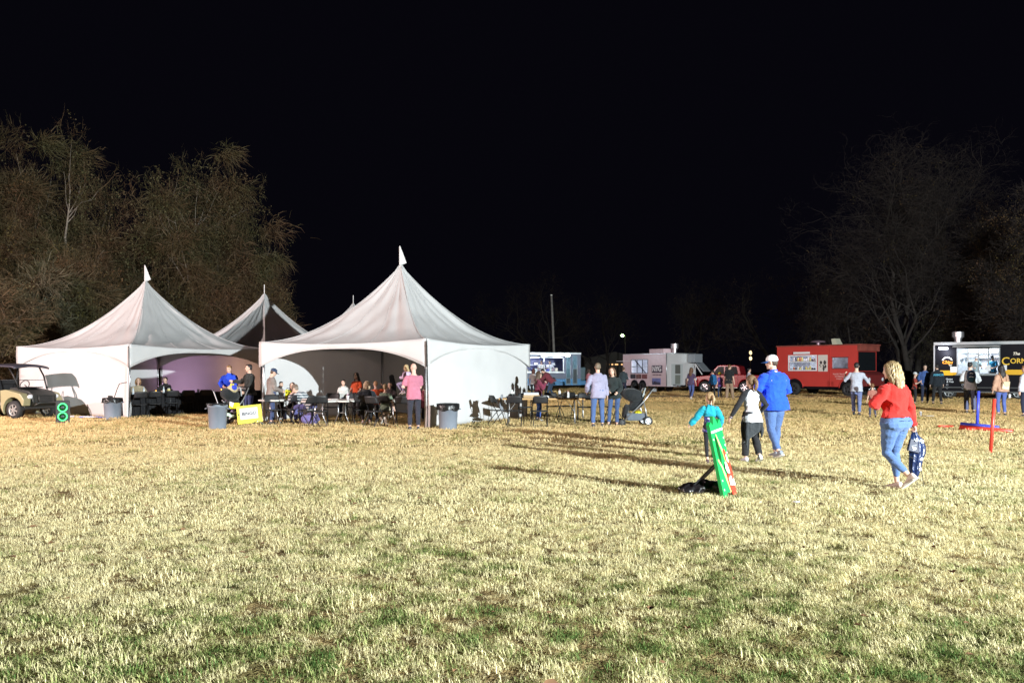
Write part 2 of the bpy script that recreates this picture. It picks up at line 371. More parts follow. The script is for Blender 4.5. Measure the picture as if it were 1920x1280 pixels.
def make_tree(name, loc, H, seed, label, spread=.55, leaves=6000, lean=(0, 0), leafm=None, bark=None, droop=0.0, trunks=1,
              up=.15, dense=1.0, leafsize=.07, group=None, twigm=None, trw=1.0, base=.22, split=.62, W=None, clump=0, puff=0, pn=300, pr=1.0):
    r = random.Random(seed); bm_l = MB(); seg = []; tips = []
    def grow(p, d, L, rad, lev):
        n = 5 if lev < 2 else 4; pts = [p.copy()]; rs = [rad]
        q = p.copy(); dd = d.copy()
        for i in range(n):
            wob = .16 + .07 * lev
            dd = dd + Vector((r.gauss(0, wob), r.gauss(0, wob), r.gauss(0, wob) + (up if lev < 3 else -droop)))
            dd.normalize(); q = q + dd * L / n; pts.append(q.copy()); rs.append(rad * (1 - .75 * (i + 1) / n) if lev > 0 else rad * (1 - .45 * (i + 1) / n))
        if lev <= 2: bm_l.tube(pts, rs, 7 if lev == 0 else 5, cap=False)
        else: seg.append((pts, rad, lev))
        if lev >= 5: tips.append(pts[-1]); return
        k = {0: 6, 1: 6, 2: 6, 3: 5, 4: 4}[lev]; k = max(2, int(k * dense + r.random()))
        for j in range(k):
            t = (r.uniform(base, 1.0) if lev == 0 else r.uniform(.25, 1.0)) ** .8; idx = min(n - 1, int(t * n)); f = t * n - idx
            s = pts[idx].lerp(pts[idx + 1], min(1, f)); base_d = (pts[idx + 1] - pts[idx]).normalized()
            side = Vector((r.gauss(0, 1), r.gauss(0, 1), r.gauss(0, .6))); side = (side - base_d * side.dot(base_d)).normalized()
            nd = (base_d * (1 - spread) + side * spread * r.uniform(.8, 1.5)).normalized()
            grow(s, nd, L * r.uniform(.45, .75) * (split / .62), max(.012, rs[idx] * r.uniform(.4, .62)), lev + 1)
        if lev < 4: grow(pts[-1], dd, L * .6, max(.012, rs[-1]), lev + 1)
    for t in range(trunks):
        a = 6.28 * t / max(1, trunks) + seed
        d = Vector((lean[0] + (.35 * math.cos(a) if trunks > 1 else 0), lean[1] + (.35 * math.sin(a) if trunks > 1 else 0), 1)).normalized()
        grow(Vector((.3 * math.cos(a) * (trunks > 1), .3 * math.sin(a) * (trunks > 1), -.1)), d, H * .52, H * .022 / math.sqrt(trunks) * 1.1, 0)
    T = thing(name, label, 'tree', loc, 0, group)
    zz = sorted(p.z for pts, _, _ in seg for p in pts); zm = zz[int(len(zz) * .985)]; rr2 = sorted(math.hypot(p.x, p.y) for pts, _, _ in seg for p in pts); rm = rr2[int(len(rr2) * .95)]
    kz = H / zm; kx = (W / rm) if W else kz
    for v in bm_l.v: v.x *= kx; v.y *= kx; v.z *= kz
    for pts, _, _ in seg:
        for v in pts: v.x *= kx; v.y *= kx; v.z *= kz
    obj('trunk', bm_l, bark or MBARK, T, smooth=True, fixn=False)
    # crown: every twig a thin three-sided sliver, plus the leaves still hanging on it
    V = []; Fc = []
    for pts, rad, lev in seg:
        wd = {3: .05, 4: .026, 5: .017}[lev] * trw; sd = Vector((r.gauss(0, 1), r.gauss(0, 1), r.gauss(0, 1))).normalized()
        o = len(V)
        for i, p in enumerate(pts):
            ww = wd * (1 - .8 * i / (len(pts) - 1)); V.append(p - sd * ww / 2); V.append(p + sd * ww / 2)
        for i in range(len(pts) - 1): Fc.append((o + 2 * i, o + 2 * i + 1, o + 2 * i + 3, o + 2 * i + 2))
    if puff:      # brush-like masses of fine shoots at the ends of the limbs
        tp_ = [pts[-1] for pts, _, lv in seg if lv == 3] ; r.shuffle(tp_)
        tp_ = [c for c in tp_ if math.hypot(c.x, c.y) < rm * kx * 1.1]
        for c in tp_[:puff]:
            rad_ = r.uniform(.8, 1.6) * pr; ld_ = Vector((c.x * .15 + r.gauss(0, .4), c.y * .15 + r.gauss(0, .4), .55 - droop * 8)).normalized()
            for i in range(pn):
                g3 = Vector((r.gauss(0, 1), r.gauss(0, 1), r.gauss(0, .6))); p0 = c + g3 * rad_ * .42 - ld_ * .2
                dv = (ld_ * .7 + g3 * .45 + Vector((r.gauss(0, .5), r.gauss(0, .5), r.gauss(0, .5)))).normalized(); l_ = r.uniform(.35, .85)
                sd = dv.cross(Vector((r.gauss(0, 1), r.gauss(0, 1), r.gauss(0, 1)))).normalized(); ww = .016 * trw
                p1 = p0 + dv * l_ * .55 + sd * r.gauss(0, .06); p2 = p1 + (dv + Vector((0, 0, -.35)) + sd * r.gauss(0, .3)) * l_ * .5
                o = len(V); V += [p0 - sd * ww, p0 + sd * ww, p1 + sd * ww * .7, p1 - sd * ww * .7, p2]; Fc.append((o, o + 1, o + 2, o + 3)); Fc.append((o + 3, o + 2, o + 4))
    nt_ = len(Fc)
    fine = [s for s in seg if s[2] >= 4]
    sp = .16 if not clump else clump; q_ = None
    for i in range(leaves):
        if i % 9 == 0 or q_ is None: pts = fine[r.randrange(len(fine))][0]; q_ = pts[r.randrange(1, len(pts))]
        p = q_ + Vector((r.gauss(0, sp), r.gauss(0, sp), r.gauss(-.05, sp * 1.2)))
        a = Vector((r.gauss(0, 1), r.gauss(0, 1), r.gauss(0, 1))).normalized() * leafsize * r.uniform(.5, 1.4)
        b_ = a.cross(Vector((r.gauss(0, 1), r.gauss(0, 1), r.gauss(0, 1)))).normalized() * leafsize * .45
        o = len(V); V += [p - a * .5, p + b_, p + a * .5, p - b_]; Fc.append((o, o + 1, o + 2, o + 3))
    me = bpy.data.meshes.new('crown'); me.from_pydata([tuple(v) for v in V], [], Fc)
    me.materials.append(twigm or MTWIG); me.materials.append(leafm or MLEAF)
    me.polygons.foreach_set('material_index', [0] * nt_ + [1] * (len(Fc) - nt_)); me.update()
    o = bpy.data.objects.new('crown', me); C.objects.link(o); o.parent = T
    return T
GT = 'trees along the left edge of the field'
make_tree('elm_tree', gp(78, d=54), 15.7, 3, 'tall dark half-bare tree rising at the far left above the utility cart', .6, 11333, (-.05, 0), MLEAF2, MBARKP, .05, 2, group=GT, puff=58, pn=330, W=4.8, leafsize=.11, trw=1.2)
make_tree('elm_tree', gp(-60, d=50), 12, 11, 'dark twiggy tree cut off by the left edge of the picture', .6, 7333, (.12, 0), MLEAF, MBARK, .04, 2, group=GT, puff=58, pn=330, W=5.0, leafsize=.11)
make_tree('willow_tree', gp(402, d=56), 14.2, 21, 'wide dark tree with drooping twigs behind the peak of the left tent', .66, 14000, (.03, 0), MLEAF2, MBARKP, .10, 3, dense=1.0, group=GT, puff=58, pn=330, W=5.5, leafsize=.11, trw=1.25)
make_tree('elm_tree', gp(225, d=60), 9.2, 33, 'low rounded brown tree between the tall left tree and the drooping one', .62, 8666, (0, 0), MLEAF, MBARK, .05, 3, group=GT, puff=58, pn=330, W=4.5, leafsize=.11)
make_tree('scrub_tree', gp(20, d=44), 6.5, 41, 'yellowish brushy tree low behind the cart roof', .62, 6666, (.05, 0), MLEAF2, MBARK, .05, 3, group=GT, puff=34, pn=330, W=3.6, leafsize=.10, base=.1, twigm=MTWIG2)
make_tree('scrub_tree', gp(140, d=47), 7.6, 43, 'brushy tree with rusty leaves behind the left slope of the left tent', .62, 6666, (0, 0), MLEAF, MBARK, .05, 3, group=GT, puff=34, pn=330, W=3.4, leafsize=.10, base=.1)
make_tree('scrub_tree', gp(455, d=56), 8.5, 47, 'brushy dark tree seen between the peaks of the left and middle tents', .62, 6666, (0, 0), MLEAF, MBARK, .08, 3, group=GT, puff=34, pn=330, W=3.8, leafsize=.10, base=.1)
make_tree('scrub_tree', gp(-70, d=38), 5.5, 53, 'low dark scrub tree beyond the back of the cart', .6, 3333, (0, 0), MLEAF2, MBARK, .05, 3, group=GT, puff=34, pn=330, W=3.8, base=.1)
GR = 'bare trees behind the food trucks'
make_tree('bare_tree', gp(1706, d=68), 18.6, 61, 'tall bare tree with fan-shaped branches behind the red step van', .42, 1500, (0, 0), MLEAF, MDARK, 0, 4, up=.22, dense=.95, group=GR, W=8.0, twigm=MDTW, base=.15)
make_tree('bare_tree', gp(1600, d=74), 11, 67, 'smaller bare tree over the roof of the red step van', .5, 1500, (-.1, 0), MLEAF, MDARK, 0, 3, up=.12, dense=.9, group=GR, W=4.5, twigm=MDTW, base=.15)
make_tree('elm_tree', gp(1865, d=62), 12.5, 71, 'brown twiggy tree above the black trailer roof vent', .6, 16000, (0, 0), MLEAF, MDARK, .02, 2, group=GR, puff=50, W=4.2, twigm=MDTW)
make_tree('elm_tree', gp(1985, d=56), 13, 73, 'dark tree cut off by the right edge of the picture', .6, 16000, (-.1, 0), MLEAF, MDARK, .02, 2, group=GR, puff=50, W=4.5, twigm=MDTW)
make_tree('scrub_tree', gp(1800, d=66), 6.5, 79, 'low thicket tree just left of the black trailer roof', .6, 8000, (0, 0), MLEAF2, MBARK, .02, 3, group=GR, W=3, twigm=MDTW, base=.1)
GC = 'barely visible trees in the dark behind the middle of the field'
for i, (px, d, H, lb) in enumerate([(1465, 95, 13, 'faint bare tree in the dark just left of the red step van'),
                                   (1010, 120, 14, 'faint tree in the dark behind the utility pole'),
                                   (1130, 130, 13, 'faint tree in the dark right of the utility pole'),
                                   (1290, 115, 13, 'faint tree in the dark above the white trailer nose')]):
    make_tree('bare_tree', gp(px, d=d), H, 90 + i, lb, .5, 1500, (0, 0), MLEAF, MDARK, 0, 2, up=.12, dense=.8, group=GC, trw=1.0, twigm=MDTW)

# ================================================================ frame tents
MTENT = mat('white_vinyl', (.72, .715, .71), .55, bump=.3, bscale=2.2, var=.05, vscale=.8, trans=.24, spec=.3)
MROOF = mat('white_vinyl_roof', (.66, .65, .645), .6, bump=.35, bscale=1.8, var=.07, vscale=.6, trans=.24, spec=.25)
MSTEEL = mat('galvanised_steel', (.55, .55, .56), .35, 1.0, bump=.1, bscale=60)
MWEB = mat('black_webbing', (.03, .03, .03), .8)
U1 = Vector((-.880, .475, 0)); U2 = Vector((.475, .880, 0)); SD = 5.95; EV = 2.36; PK = 4.78
YAW = math.atan2(-U1.y, -U1.x)          # local +x runs from the left corner to the near corner, local +y away from the camera
def tent(P0, label, walls, flag=True, opens=('front',), phase=0):
    """P0: the near corner. local frame: centre of the tent, x = -U1, y = U2"""
    c = P0 + (U1 + U2) * SD / 2; T = thing('frame_tent', label, 'tent', c, YAW, 'white peaked frame tents'); h = SD / 2
    sides = {'front': ((-h, -h), (h, -h)), 'right': ((h, -h), (h, h)), 'back': ((h, h), (-h, h)), 'left': ((-h, h), (-h, -h))}
    # canopy: four gores welded in one skin
    mb = MB(); n = 28; nv = 22; seams = []
    for k, (a, b) in enumerate(sides.values()):
        a, b = Vector((*a, 0)), Vector((*b, 0)); out = Vector(((a.x + b.x) / 2, (a.y + b.y) / 2, 0)).normalized()
        def fn(u, v, a=a, b=b, out=out, k=k):
            rr = 1 - v; uu = 2 * u - 1; e = a.lerp(b, u) * max(rr, .012)
            q = 1 - rr; z = EV + (PK - EV) * q ** (1.9 + .18 * (1 - uu * uu))
            z -= .10 * (1 - uu * uu) * rr ** 3
            pin = 1 - .025 * (1 - uu * uu) * rr; e = e * pin
            fold = math.sin(uu * 17 + 2.2 * fbm((uu * 2, v * 2.5, k + phase))) * abs(uu) ** 1.5 * 1.2 + fbm((uu * 3, v * 4, k * 3 + phase)) * 1.3
            amp = .045 * min(1, 4 * rr * (1 - rr)) * (1 if abs(uu) < .97 else 0)
            return e + Vector((0, 0, z)) + out * fold * amp * .6 + Vector((0, 0, fold * amp * .7))
        mb.grid(n, nv, fn)
        for uq in (0.0, .34, .66):
            sm = MB(); sm.tube([fn(uq, j / 24) + out * .004 + Vector((0, 0, .006)) for j in range(25)], .0045 if uq else .008, 4); seams.append(sm)
    me = mb.mesh('canopy', True, fixn=False)
    bm = bmesh.new(); bm.from_mesh(me); bmesh.ops.remove_doubles(bm, verts=bm.verts, dist=.004); bmesh.ops.recalc_face_normals(bm, faces=bm.faces); bm.to_mesh(me); bm.free()
    me.polygons.foreach_set('use_smooth', [True] * len(me.polygons))
    cn = obj('canopy', me, MROOF, T)
    for sm in seams: obj('seam', sm, MATS['white_vinyl'], cn, smooth=True)
    # valances with the arched lower edge
    for k, (nm, (a, b)) in enumerate(sides.items()):
        a, b = Vector((*a, 0)), Vector((*b, 0)); out = Vector(((a.x + b.x) / 2, (a.y + b.y) / 2, 0)).normalized(); mb = MB()
        def fn(u, v, a=a, b=b, out=out, k=k):
            uu = 2 * u - 1; drop = .235 + .52 * abs(uu) ** 2.7
            z0 = EV - .10 * (1 - uu * uu) + .012; z = z0 - (drop - .10 * (1 - uu * uu)) * v
            wv = .018 * math.sin(u * 40 + 3 * v + k + phase) * (1 - v) * v * 2 + .015 * fbm((u * 5, v * 2, k + phase))
            return a.lerp(b, u) * (1 - .025 * (1 - uu * uu)) + out * (.012 + wv + .02 * math.sin(v * 3.1) * (1 - uu * uu)) + Vector((0, 0, z))
        mb.grid(44, 6, fn); v = obj('valance', mb, MTENT, T, smooth=True, fixn=False)
        sd = v.modifiers.new('thickness', 'SOLIDIFY'); sd.thickness = .006
        hem = MB(); hem.tube([fn(i / 40, 1.0) + out * .004 for i in range(41)], .008, 5); obj('hem', hem, MTENT, v, smooth=True)
    for k, nm in enumerate(walls):
        a, b = sides[nm]; a, b = Vector((*a, 0)), Vector((*b, 0)); out = Vector(((a.x + b.x) / 2, (a.y + b.y) / 2, 0)).normalized(); mb = MB()
        def fn(u, v, a=a, b=b, out=out, k=k):
            uu = 2 * u - 1
            wv = .035 * fbm((u * 3.2, v * 1.1, k * 5 + phase)) + .012 * math.sin(u * 30 + 4 * fbm((u * 2, v, phase + k))) * (1 - v) ** 1.2
            wv += .02 * math.sin((u + v * .55) * 24) * max(0, 1 - abs(u + .55 * (1 - v) - .62) * 4) * v
            bow = .06 * math.sin(math.pi * (1 - v)) * (1 - uu * uu)
            return a.lerp(b, .01 + .98 * u) - out * (.055 - wv * .7 - bow * .4) + Vector((0, 0, .015 + (EV - .07 - .10 * (1 - uu * uu)) * v))
        mb.grid(50, 20, fn); o = obj('wall_panel', mb, MTENT, T, smooth=True, fixn=False)
        sd = o.modifiers.new('thickness', 'SOLIDIFY'); sd.thickness = .005
    for i, (sx, sy) in enumerate(((1, -1), (-1, -1), (1, 1), (-1, 1))):
        x, y = sx * (h - .09), sy * (h - .09); m_ = MB(); m_.cyl((x, y, 0), (x, y, EV - .02), .03, 12)
        lg = obj('leg', m_, MSTEEL, T, smooth=True)
        m2 = MB(); m2.box(x - .09, x + .09, y - .09, y + .09, 0, .012); obj('foot_plate', m2, MSTEEL, lg)
        m3 = MB(); m3.tube([(x + sx * .13, y + sy * .13, EV - .05), (x + sx * .16, y + sy * .14, 1.5), (x + sx * .18, y + sy * .17, .03)], [(.004, .02)] * 3, 4)
        if i == 0: obj('ratchet_strap', m3, MWEB, T)
    m_ = MB()
    q = h - .09
    for a, b in (((-q, -q), (q, -q)), ((q, -q), (q, q)), ((q, q), (-q, q)), ((-q, q), (-q, -q))): m_.cyl((*a, EV - .14), (*b, EV - .14), .024, 8)
    for a in ((-q, -q), (q, -q), (q, q), (-q, q)): m_.cyl((*a, EV - .14), (0, 0, EV + .4), .012, 6)
    m_.cyl((0, 0, EV + .35), (0, 0, PK), .03, 8); obj('roof_frame', m_, MSTEEL, T, smooth=True)
    m_ = MB(); m_.lathe([(.075, PK - .13), (.06, PK - .02), (.035, PK + .03), (.0, PK + .04)], 12); obj('peak_cap', m_, MTENT, T, smooth=True)
    if flag:
        m_ = MB(); N_ = 14
        def fn(u, v):   # folded pennant sleeve standing on the peak
            ang = (u - .5) * 2.4; rad = .03 + .20 * (1 - v) ** 1.1 * (1 - .9 * abs(2 * u - 1) ** 1.3) * (1 if v > .04 else .8)
            x = .20 * u * (1 - v) - .03; y = .05 * math.sin(u * math.pi) * (1 - v)
            return Vector((x, y, PK - .01 + .62 * v + .09 * u * (1 - v)))
        m_.grid(8, 10, fn); o = obj('flag', m_, MTENT, T, smooth=True, fixn=False); o.rotation_euler = (0, 0, -YAW + .2)
        sd = o.modifiers.new('thickness', 'SOLIDIFY'); sd.thickness = .03
    else:
        m_ = MB(); m_.cyl((0, 0, PK), (0, 0, PK + .42), .014, 8); obj('finial', m_, mat('white_paint', (.8, .8, .8), .5), T)
    return T
TP1 = Vector((-12.25, 27.3, 0)); TP2 = Vector((-2.25, 22.47, 0)); TP3 = TP1 + U2 * SD; TP4 = TP3 + U2 * SD
t1 = tent(TP1, 'white peaked tent at the left behind the utility cart, closed front wall and open side', ('front', 'left'), phase=1)
t2 = tent(TP2, 'large white peaked tent in the middle, arched open front and closed right wall', ('right', 'left', 'back'), phase=7)
t3 = tent(TP3 + U2 * .02, 'white peaked tent behind the left one, its shaded peak showing between the two front tents', ('left',), flag=False, phase=13)
t4 = tent(TP4 + U2 * .04, 'farthest white tent, only its thin top spike showing above the middle tent roof', ('left', 'back'), flag=False, phase=17)
# rolled side curtains gathered at the corner poles of the two front tents
def curtain(T, x, y, ztop, label=None):
    m_ = MB()
    def fn(u, v):
        a = u * 2 * math.pi; rad = (.075 + .02 * math.sin(5 * a + 3 * v) + .012 * math.sin(11 * a)) * (.55 + .75 * (1 - v) ** .7 + .12 * math.sin(v * 9))
        return Vector((x + rad * math.cos(a) + .03 * math.sin(v * 5), y + rad * .7 * math.sin(a), .02 + (ztop - .02) * v))
    m_.grid(36, 26, fn); return obj('gathered_curtain', m_, MTENT, T, smooth=True, fixn=False)
h = SD / 2
curtain(t2, h - .0, -h + .12, 1.75); curtain(t1, h - .2, -h + .10, 1.3)
MP_O = None

# utility pole, far lamp and far lit windows
T = thing('utility_pole', 'plain wooden utility pole standing in the dark behind the food trailers', 'pole', gp(1040, d=84)); m_ = MB()
m_.tube([(.05, 0, 0), (-.1, 0, 4), (-.32, 0, 8.9)], [.13, .12, .10], 10); obj('shaft', m_, mat('pole_wood', (.24, .23, .21), .9, bump=.4, bscale=6, var=.2), T, smooth=True)
m_ = MB(); m_.box(-.41, -.23, -.1, .1, 8.88, 8.96); obj('cap', m_, mat('pole_tin', (.3, .3, .28), .5, 1), T)
T = thing('street_lamp', 'far street lamp with a small greenish light left of the white trailer', 'street lamp', gp(1167, d=150)); m_ = MB()
m_.cyl((.5, 0, 0), (.5, 0, 7.6), .09, 8); m_.cyl((.5, 0, 7.55), (0, 0, 7.75), .05, 6); obj('post', m_, MBARK, T)
m_ = MB(); m_.ell((0, 0, 7.62), (.3, .3, .26)); obj('lamp_head', m_, mat('far_lamp', (.7, 1, .6), emit=(.6, 1, .45), estr=9), T, smooth=True)
T = thing('far_building', 'distant low building in the dark with a row of small warm lit windows', 'building', gp(1153, d=160)); m_ = MB()
m_.box(-6, 6, 0, 6, 0, 3.6); m_.prism([(-6.3, 3.6), (6.3, 3.6), (0, 5.0)], -.3, 6.3, lambda p, t: (p[0], t, p[1])); obj('wall', m_, mat('dark_siding', (.10, .09, .08), .9), T)
for x, wd in ((-1.3, .5), (-.5, .3), (.3, .6), (1.3, .3)):
    m_ = MB(); m_.box(x - wd / 2, x + wd / 2, -.06, 0, 2.5, 2.75); obj('window', m_, mat('warm_window', (1, .6, .3), emit=(1, .55, .22), estr=1.2), T)
T = thing('wall_lamp_post', 'tiny warm light in the dark left of the red step van', 'lamp', gp(1407, d=120)); m_ = MB()
m_.cyl((0, 0, 0), (0, 0, 4.4), .07, 6); obj('post', m_, MBARK, T)
for z in (3.2, 4.0):
    m_ = MB(); m_.ell((0, -.1, z), (.2, .2, .28)); obj('lamp_head', m_, mat('warm_lamp', (1, .8, .5), emit=(1, .75, .4), estr=2.0), T, smooth=True)
# ================================================================ people
SKIN = {'light': (.62, .40, .30), 'tan': (.50, .31, .22), 'pink': (.66, .42, .34)}
PEND = []      # (object, voxel size, post function)
def ikj(a, t, l1, l2, pole):
    a, t = Vector(a), Vector(t); d = t - a; L = min(d.length, (l1 + l2) * .999); d.normalize()
    a1 = (l1 * l1 - l2 * l2 + L * L) / (2 * L); h_ = math.sqrt(max(0, l1 * l1 - a1 * a1))
    p = Vector(pole); p = p - d * p.dot(d); p = p.normalized() if p.length > 1e-5 else d.orthogonal().normalized()
    return a + d * a1 + p * h_, a + d * L
def bake(name, mb, m, parent, vox, smooth=2, wrinkle=0.0, seed=0, post=None):
    o = obj(name, mb, m, parent, fixn=False)
    md = o.modifiers.new('r', 'REMESH'); md.mode = 'VOXEL'; md.voxel_size = vox; md.use_smooth_shade = True
    sm = o.modifiers.new('s', 'SMOOTH'); sm.factor = .5; sm.iterations = smooth
    PEND.append((o, wrinkle, seed, post)); return o
def finish_bodies():
    dg = bpy.context.evaluated_depsgraph_get()
    res = [(o, bpy.data.meshes.new_from_object(o.evaluated_get(dg)), wr, sd, post) for o, wr, sd, post in PEND]
    for o, me, wr, sd, post in res:
        old = o.data; o.modifiers.clear(); me.name = o.name.split('.')[0]
        mats = list(old.materials); me.materials.clear()
        for m in mats: me.materials.append(m)
        o.data = me; n = len(me.vertices)
        if n == 0: continue
        if wr > 0 or post:
            co = np.empty(n * 3); me.vertices.foreach_get('co', co); co = co.reshape(-1, 3)
            if wr > 0:
                no = np.empty(n * 3); me.vertices.foreach_get('normal', no); no = no.reshape(-1, 3)
                rs = np.random.RandomState(sd); dsp = np.zeros(n)
                for k, (fr, am) in enumerate(((14, 1), (23, .7), (38, .45), (60, .28))):
                    for j in range(3):
                        q = rs.normal(size=3) * (.8, .8, 1.3); q *= fr / np.linalg.norm(q)
                        q2 = rs.normal(size=3) * fr * .35
                        dsp += am * np.sin(co @ q + rs.uniform(0, 6.28) + 1.6 * np.sin(co @ q2 + rs.uniform(0, 6)))
                dsp = -np.abs(dsp) ** .8 * .6 + .5
                co = co + no * (dsp * wr)[:, None]
            if post: co = post(co)
            me.vertices.foreach_set('co', co.ravel())
        me.polygons.foreach_set('use_smooth', [True] * len(me.polygons)); me.update()
        bpy.data.meshes.remove(old)
    PEND.clear()

def rot(yaw=0, pitch=0, roll=0):
    """pitch forward (towards +y), roll to +x, yaw to the left"""
    return Matrix.Rotation(R(yaw), 3, 'Z') @ Matrix.Rotation(R(-pitch), 3, 'X') @ Matrix.Rotation(R(roll), 3, 'Y')
ML = {'k': None}
def person(label, loc, yaw, H=1.75, sex='m', build=1.0, pelvis=None, lean=(0, 0, 0), ptwist=0, hands=None, feet=None, head=(0, 0), skin='light',
           top=('shirt', (.5, .5, .5)), sleeve='long', topm=None, bottom=('jeans', (.08, .13, .28)), fit='straight', shoes=(.05, .05, .06),
           hair=('short', (.10, .06, .035)), cap=None, curl=.35, elbows=None, knees=None, hem=0.0, hs=None, seat=None, cat='person', group=None,
           short_hem=None, z0=0.0, detail=None, cuff=None, hoodie=None, collar=True, hipw=1.0):
    k = H / 1.75; d = Vector(loc).length
    vx = .0085 if d < 16.5 else (.0135 if d < 32 else .02)
    kid = H < 1.45; hs = hs or (1.0 if H > 1.6 else 1.0 + (1.6 - H) * .28)
    T = thing('person', label, 'person', (loc[0], loc[1], z0), R(yaw), group); fem = sex == 'f'; s_ = random.Random(label)
    P = Vector(pelvis or (0, 0, .91)) * k; Rt = rot(lean[2], lean[0], lean[1]); Rp = rot(ptwist, lean[0] * .35, 0)
    tf = lambda x, y, z: P + Rt @ (Vector((x, y, z)) * k)                # torso frame, origin between the hip joints
    B = build
    # ---- joints
    hipx = .095 if fem else .09
    hip = {s: P + Rp @ (Vector((s * hipx, 0, 0)) * k) for s in (-1, 1)}
    shw = (.148 if fem else .168) * (.93 if kid else 1) * (1 + (B - 1) * .45)
    sho = {s: tf(s * shw, -.005, .462) for s in (-1, 1)}
    feet = feet or {}; hands = hands or {}; elbows = elbows or {}; knees = knees or {}
    FT = {}; KN = {}; AN = {}
    for s in (-1, 1):
        fx, fy, fz, fyaw, fp = (list(feet.get(s, (s * .11, 0, 0, -s * 8, 0))) + [0] * 5)[:5]
        an = Vector((fx, fy, fz + .085)) * k
        kn, an = ikj(hip[s], an, .415 * k, .415 * k, knees.get(s, (s * .12, 1, 0))); KN[s] = kn; AN[s] = an; FT[s] = (fyaw, fp)
    EL = {}; WR = {}
    for s in (-1, 1):
        t = Vector(hands.get(s, (s * .27, .04, .83))) * k
        el, wr = ikj(sho[s], t, .285 * k, .25 * k, elbows.get(s, (s * .5, -1, -.2))); EL[s] = el; WR[s] = wr
    Rh = Rt @ rot(head[0], head[1], 0) if len(head) == 2 else Rt @ rot(head[0], head[1], head[2])
    neck = tf(0, 0, .565); hc = neck + Rt @ Vector((0, .012, .035)) * k + Rh @ (Vector((0, .018, .115)) * k * (1 + (hs - 1) * .6))
    hf = lambda x, y, z: hc + Rh @ (Vector((x, y, z)) * k * hs)           # head frame, origin in the middle of the skull
    # ---- skin body, one continuous surface
    b = MB()
    def ring(fn, cx, cy, z, rx, ry, n=18, p=2.3):
        out = []
        for j in range(n):
            a = 2 * math.pi * j / n; c, s2 = math.cos(a), math.sin(a)
            out.append(fn(cx + rx * math.copysign(abs(c) ** (2 / p), c), cy + ry * math.copysign(abs(s2) ** (2 / p), s2), z))
        return out
    if fem: prof = [(-.07, .13, .10, 0), (0, .165 * hipw, .118, -.01), (.07, .152 * (1 + (hipw - 1) * .4), .108, -.005), (.17, .120, .088, 0), (.27, .132, .10, .008), (.36, .142, .118, .022), (.43, .140, .10, .008), (.475, .118, .082, 0), (.515, .080, .064, 0), (.55, .056, .052, 0)]
    else: prof = [(-.07, .13, .10, 0), (0, .155 * hipw, .112, -.005), (.08, .150 * hipw, .108, 0), (.18, .145, .105, .005), (.28, .155, .11, .008), (.37, .168, .118, .008), (.43, .166, .108, 0), (.48, .138, .09, -.003), (.52, .094, .070, 0), (.555, .064, .058, 0)]
    def trunk(mb, off, z0=-.2, z1=.6, mul=1.0):
        rs = []
        for z, rx, ry, cy in prof:
            if z < z0 - 1e-6 or z > z1 + 1e-6: continue
            g = 1 + (B - 1) * (1 if z < .4 else .6)
            ex = 0 if mb is b else max(0, .1 - z) / .17
            rs.append(ring(tf, 0, cy - .030 * ex, z, rx * g * mul + off + .012 * ex, ry * g * mul + off + .032 * ex))
        if -.3 < z0 < -.075 - 1e-3 and mb is not b:      # shirt hem hanging below the hips
            zz, rx, ry, cy = prof[1]; rs = [ring(tf, 0, cy - .032, z0, rx * B * mul + off + .018, ry * B * mul + off + .034)] + rs[1:]
        mb.loft(rs)
    trunk(b, -.012, -.075)
    b.tube([tf(0, 0, .53), tf(0, .008, .585), hf(0, -.02, -.06)], [.062 * k * (1 + (B - 1) * .4) * (.82 if fem or kid else 1), .055 * k * (.82 if fem or kid else 1), .052 * k * (.85 if fem or kid else 1)], 14)
    # skull and jaw
    b.ell(hc + Rh @ Vector((0, -.004, .022)) * k * hs, Vector((.074, .093, .092)) * k * hs, 16, 12, Rh)
    b.loft([ring(hf, 0, cy, z, rx, ry, 16, 2.1) for z, rx, ry, cy in ((-.112, .020, .018, .062), (-.100, .040, .036, .046), (-.07, .058, .058, .026), (-.03, .067, .074, .014), (.02, .070, .084, .004), (.06, .060, .075, .0))])
    b.loft([ring(hf, 0, cy, z, rx, ry, 8, 2) for z, rx, ry, cy in ((.02, .006, .01, .082), (-.01, .009, .016, .088), (-.03, .014, .018, .092), (-.042, .012, .012, .086))])   # nose
    for s in (-1, 1):
        b.ell(hf(s * .074, -.006, -.008), Vector((.010, .019, .030)) * k * hs, 8, 6, Rh @ rot(s * 15))
    for s in (-1, 1):
        b.ell(sho[s], Vector((.048, .048, .048)) * k * (1 + (B - 1) * .5) * (.85 if fem or kid else 1), 12, 8)
        a_ = .9 if fem or kid else 1.0; g = (1 + (B - 1) * .7) * a_
        b.tube([sho[s], sho[s].lerp(EL[s], .4), EL[s], EL[s].lerp(WR[s], .3), WR[s]], [.05 * k * g, .045 * k * g, .036 * k * g, .038 * k * g, .026 * k * a_], 12)
        # hand: palm, four unequal fingers and a thumb set on its side
        fd = (WR[s] - EL[s]).normalized(); side = Vector((s, 0, 0)); lat = fd.cross(side)
        lat = lat.normalized() if lat.length > .1 else fd.cross(Vector((0, 1, 0))).normalized()     # across the knuckles
        if lat.y < 0: lat = -lat
        pn = fd.cross(lat).normalized(); pn = pn if pn.x * s < 0 else -pn                            # towards the palm side
        hk = k * (1.0 if not kid else 1.02) * (.93 if fem else 1)
        hw = WR[s]; kn_ = hw + fd * .085 * hk
        b.tube([hw - fd * .02 * hk, hw + fd * .02 * hk, hw + fd * .06 * hk, kn_ + fd * .004], [(.024 * hk, .02 * hk), (.034 * hk, .018 * hk), (.041 * hk, .016 * hk), (.038 * hk, .012 * hk)], 12, flat=lat)
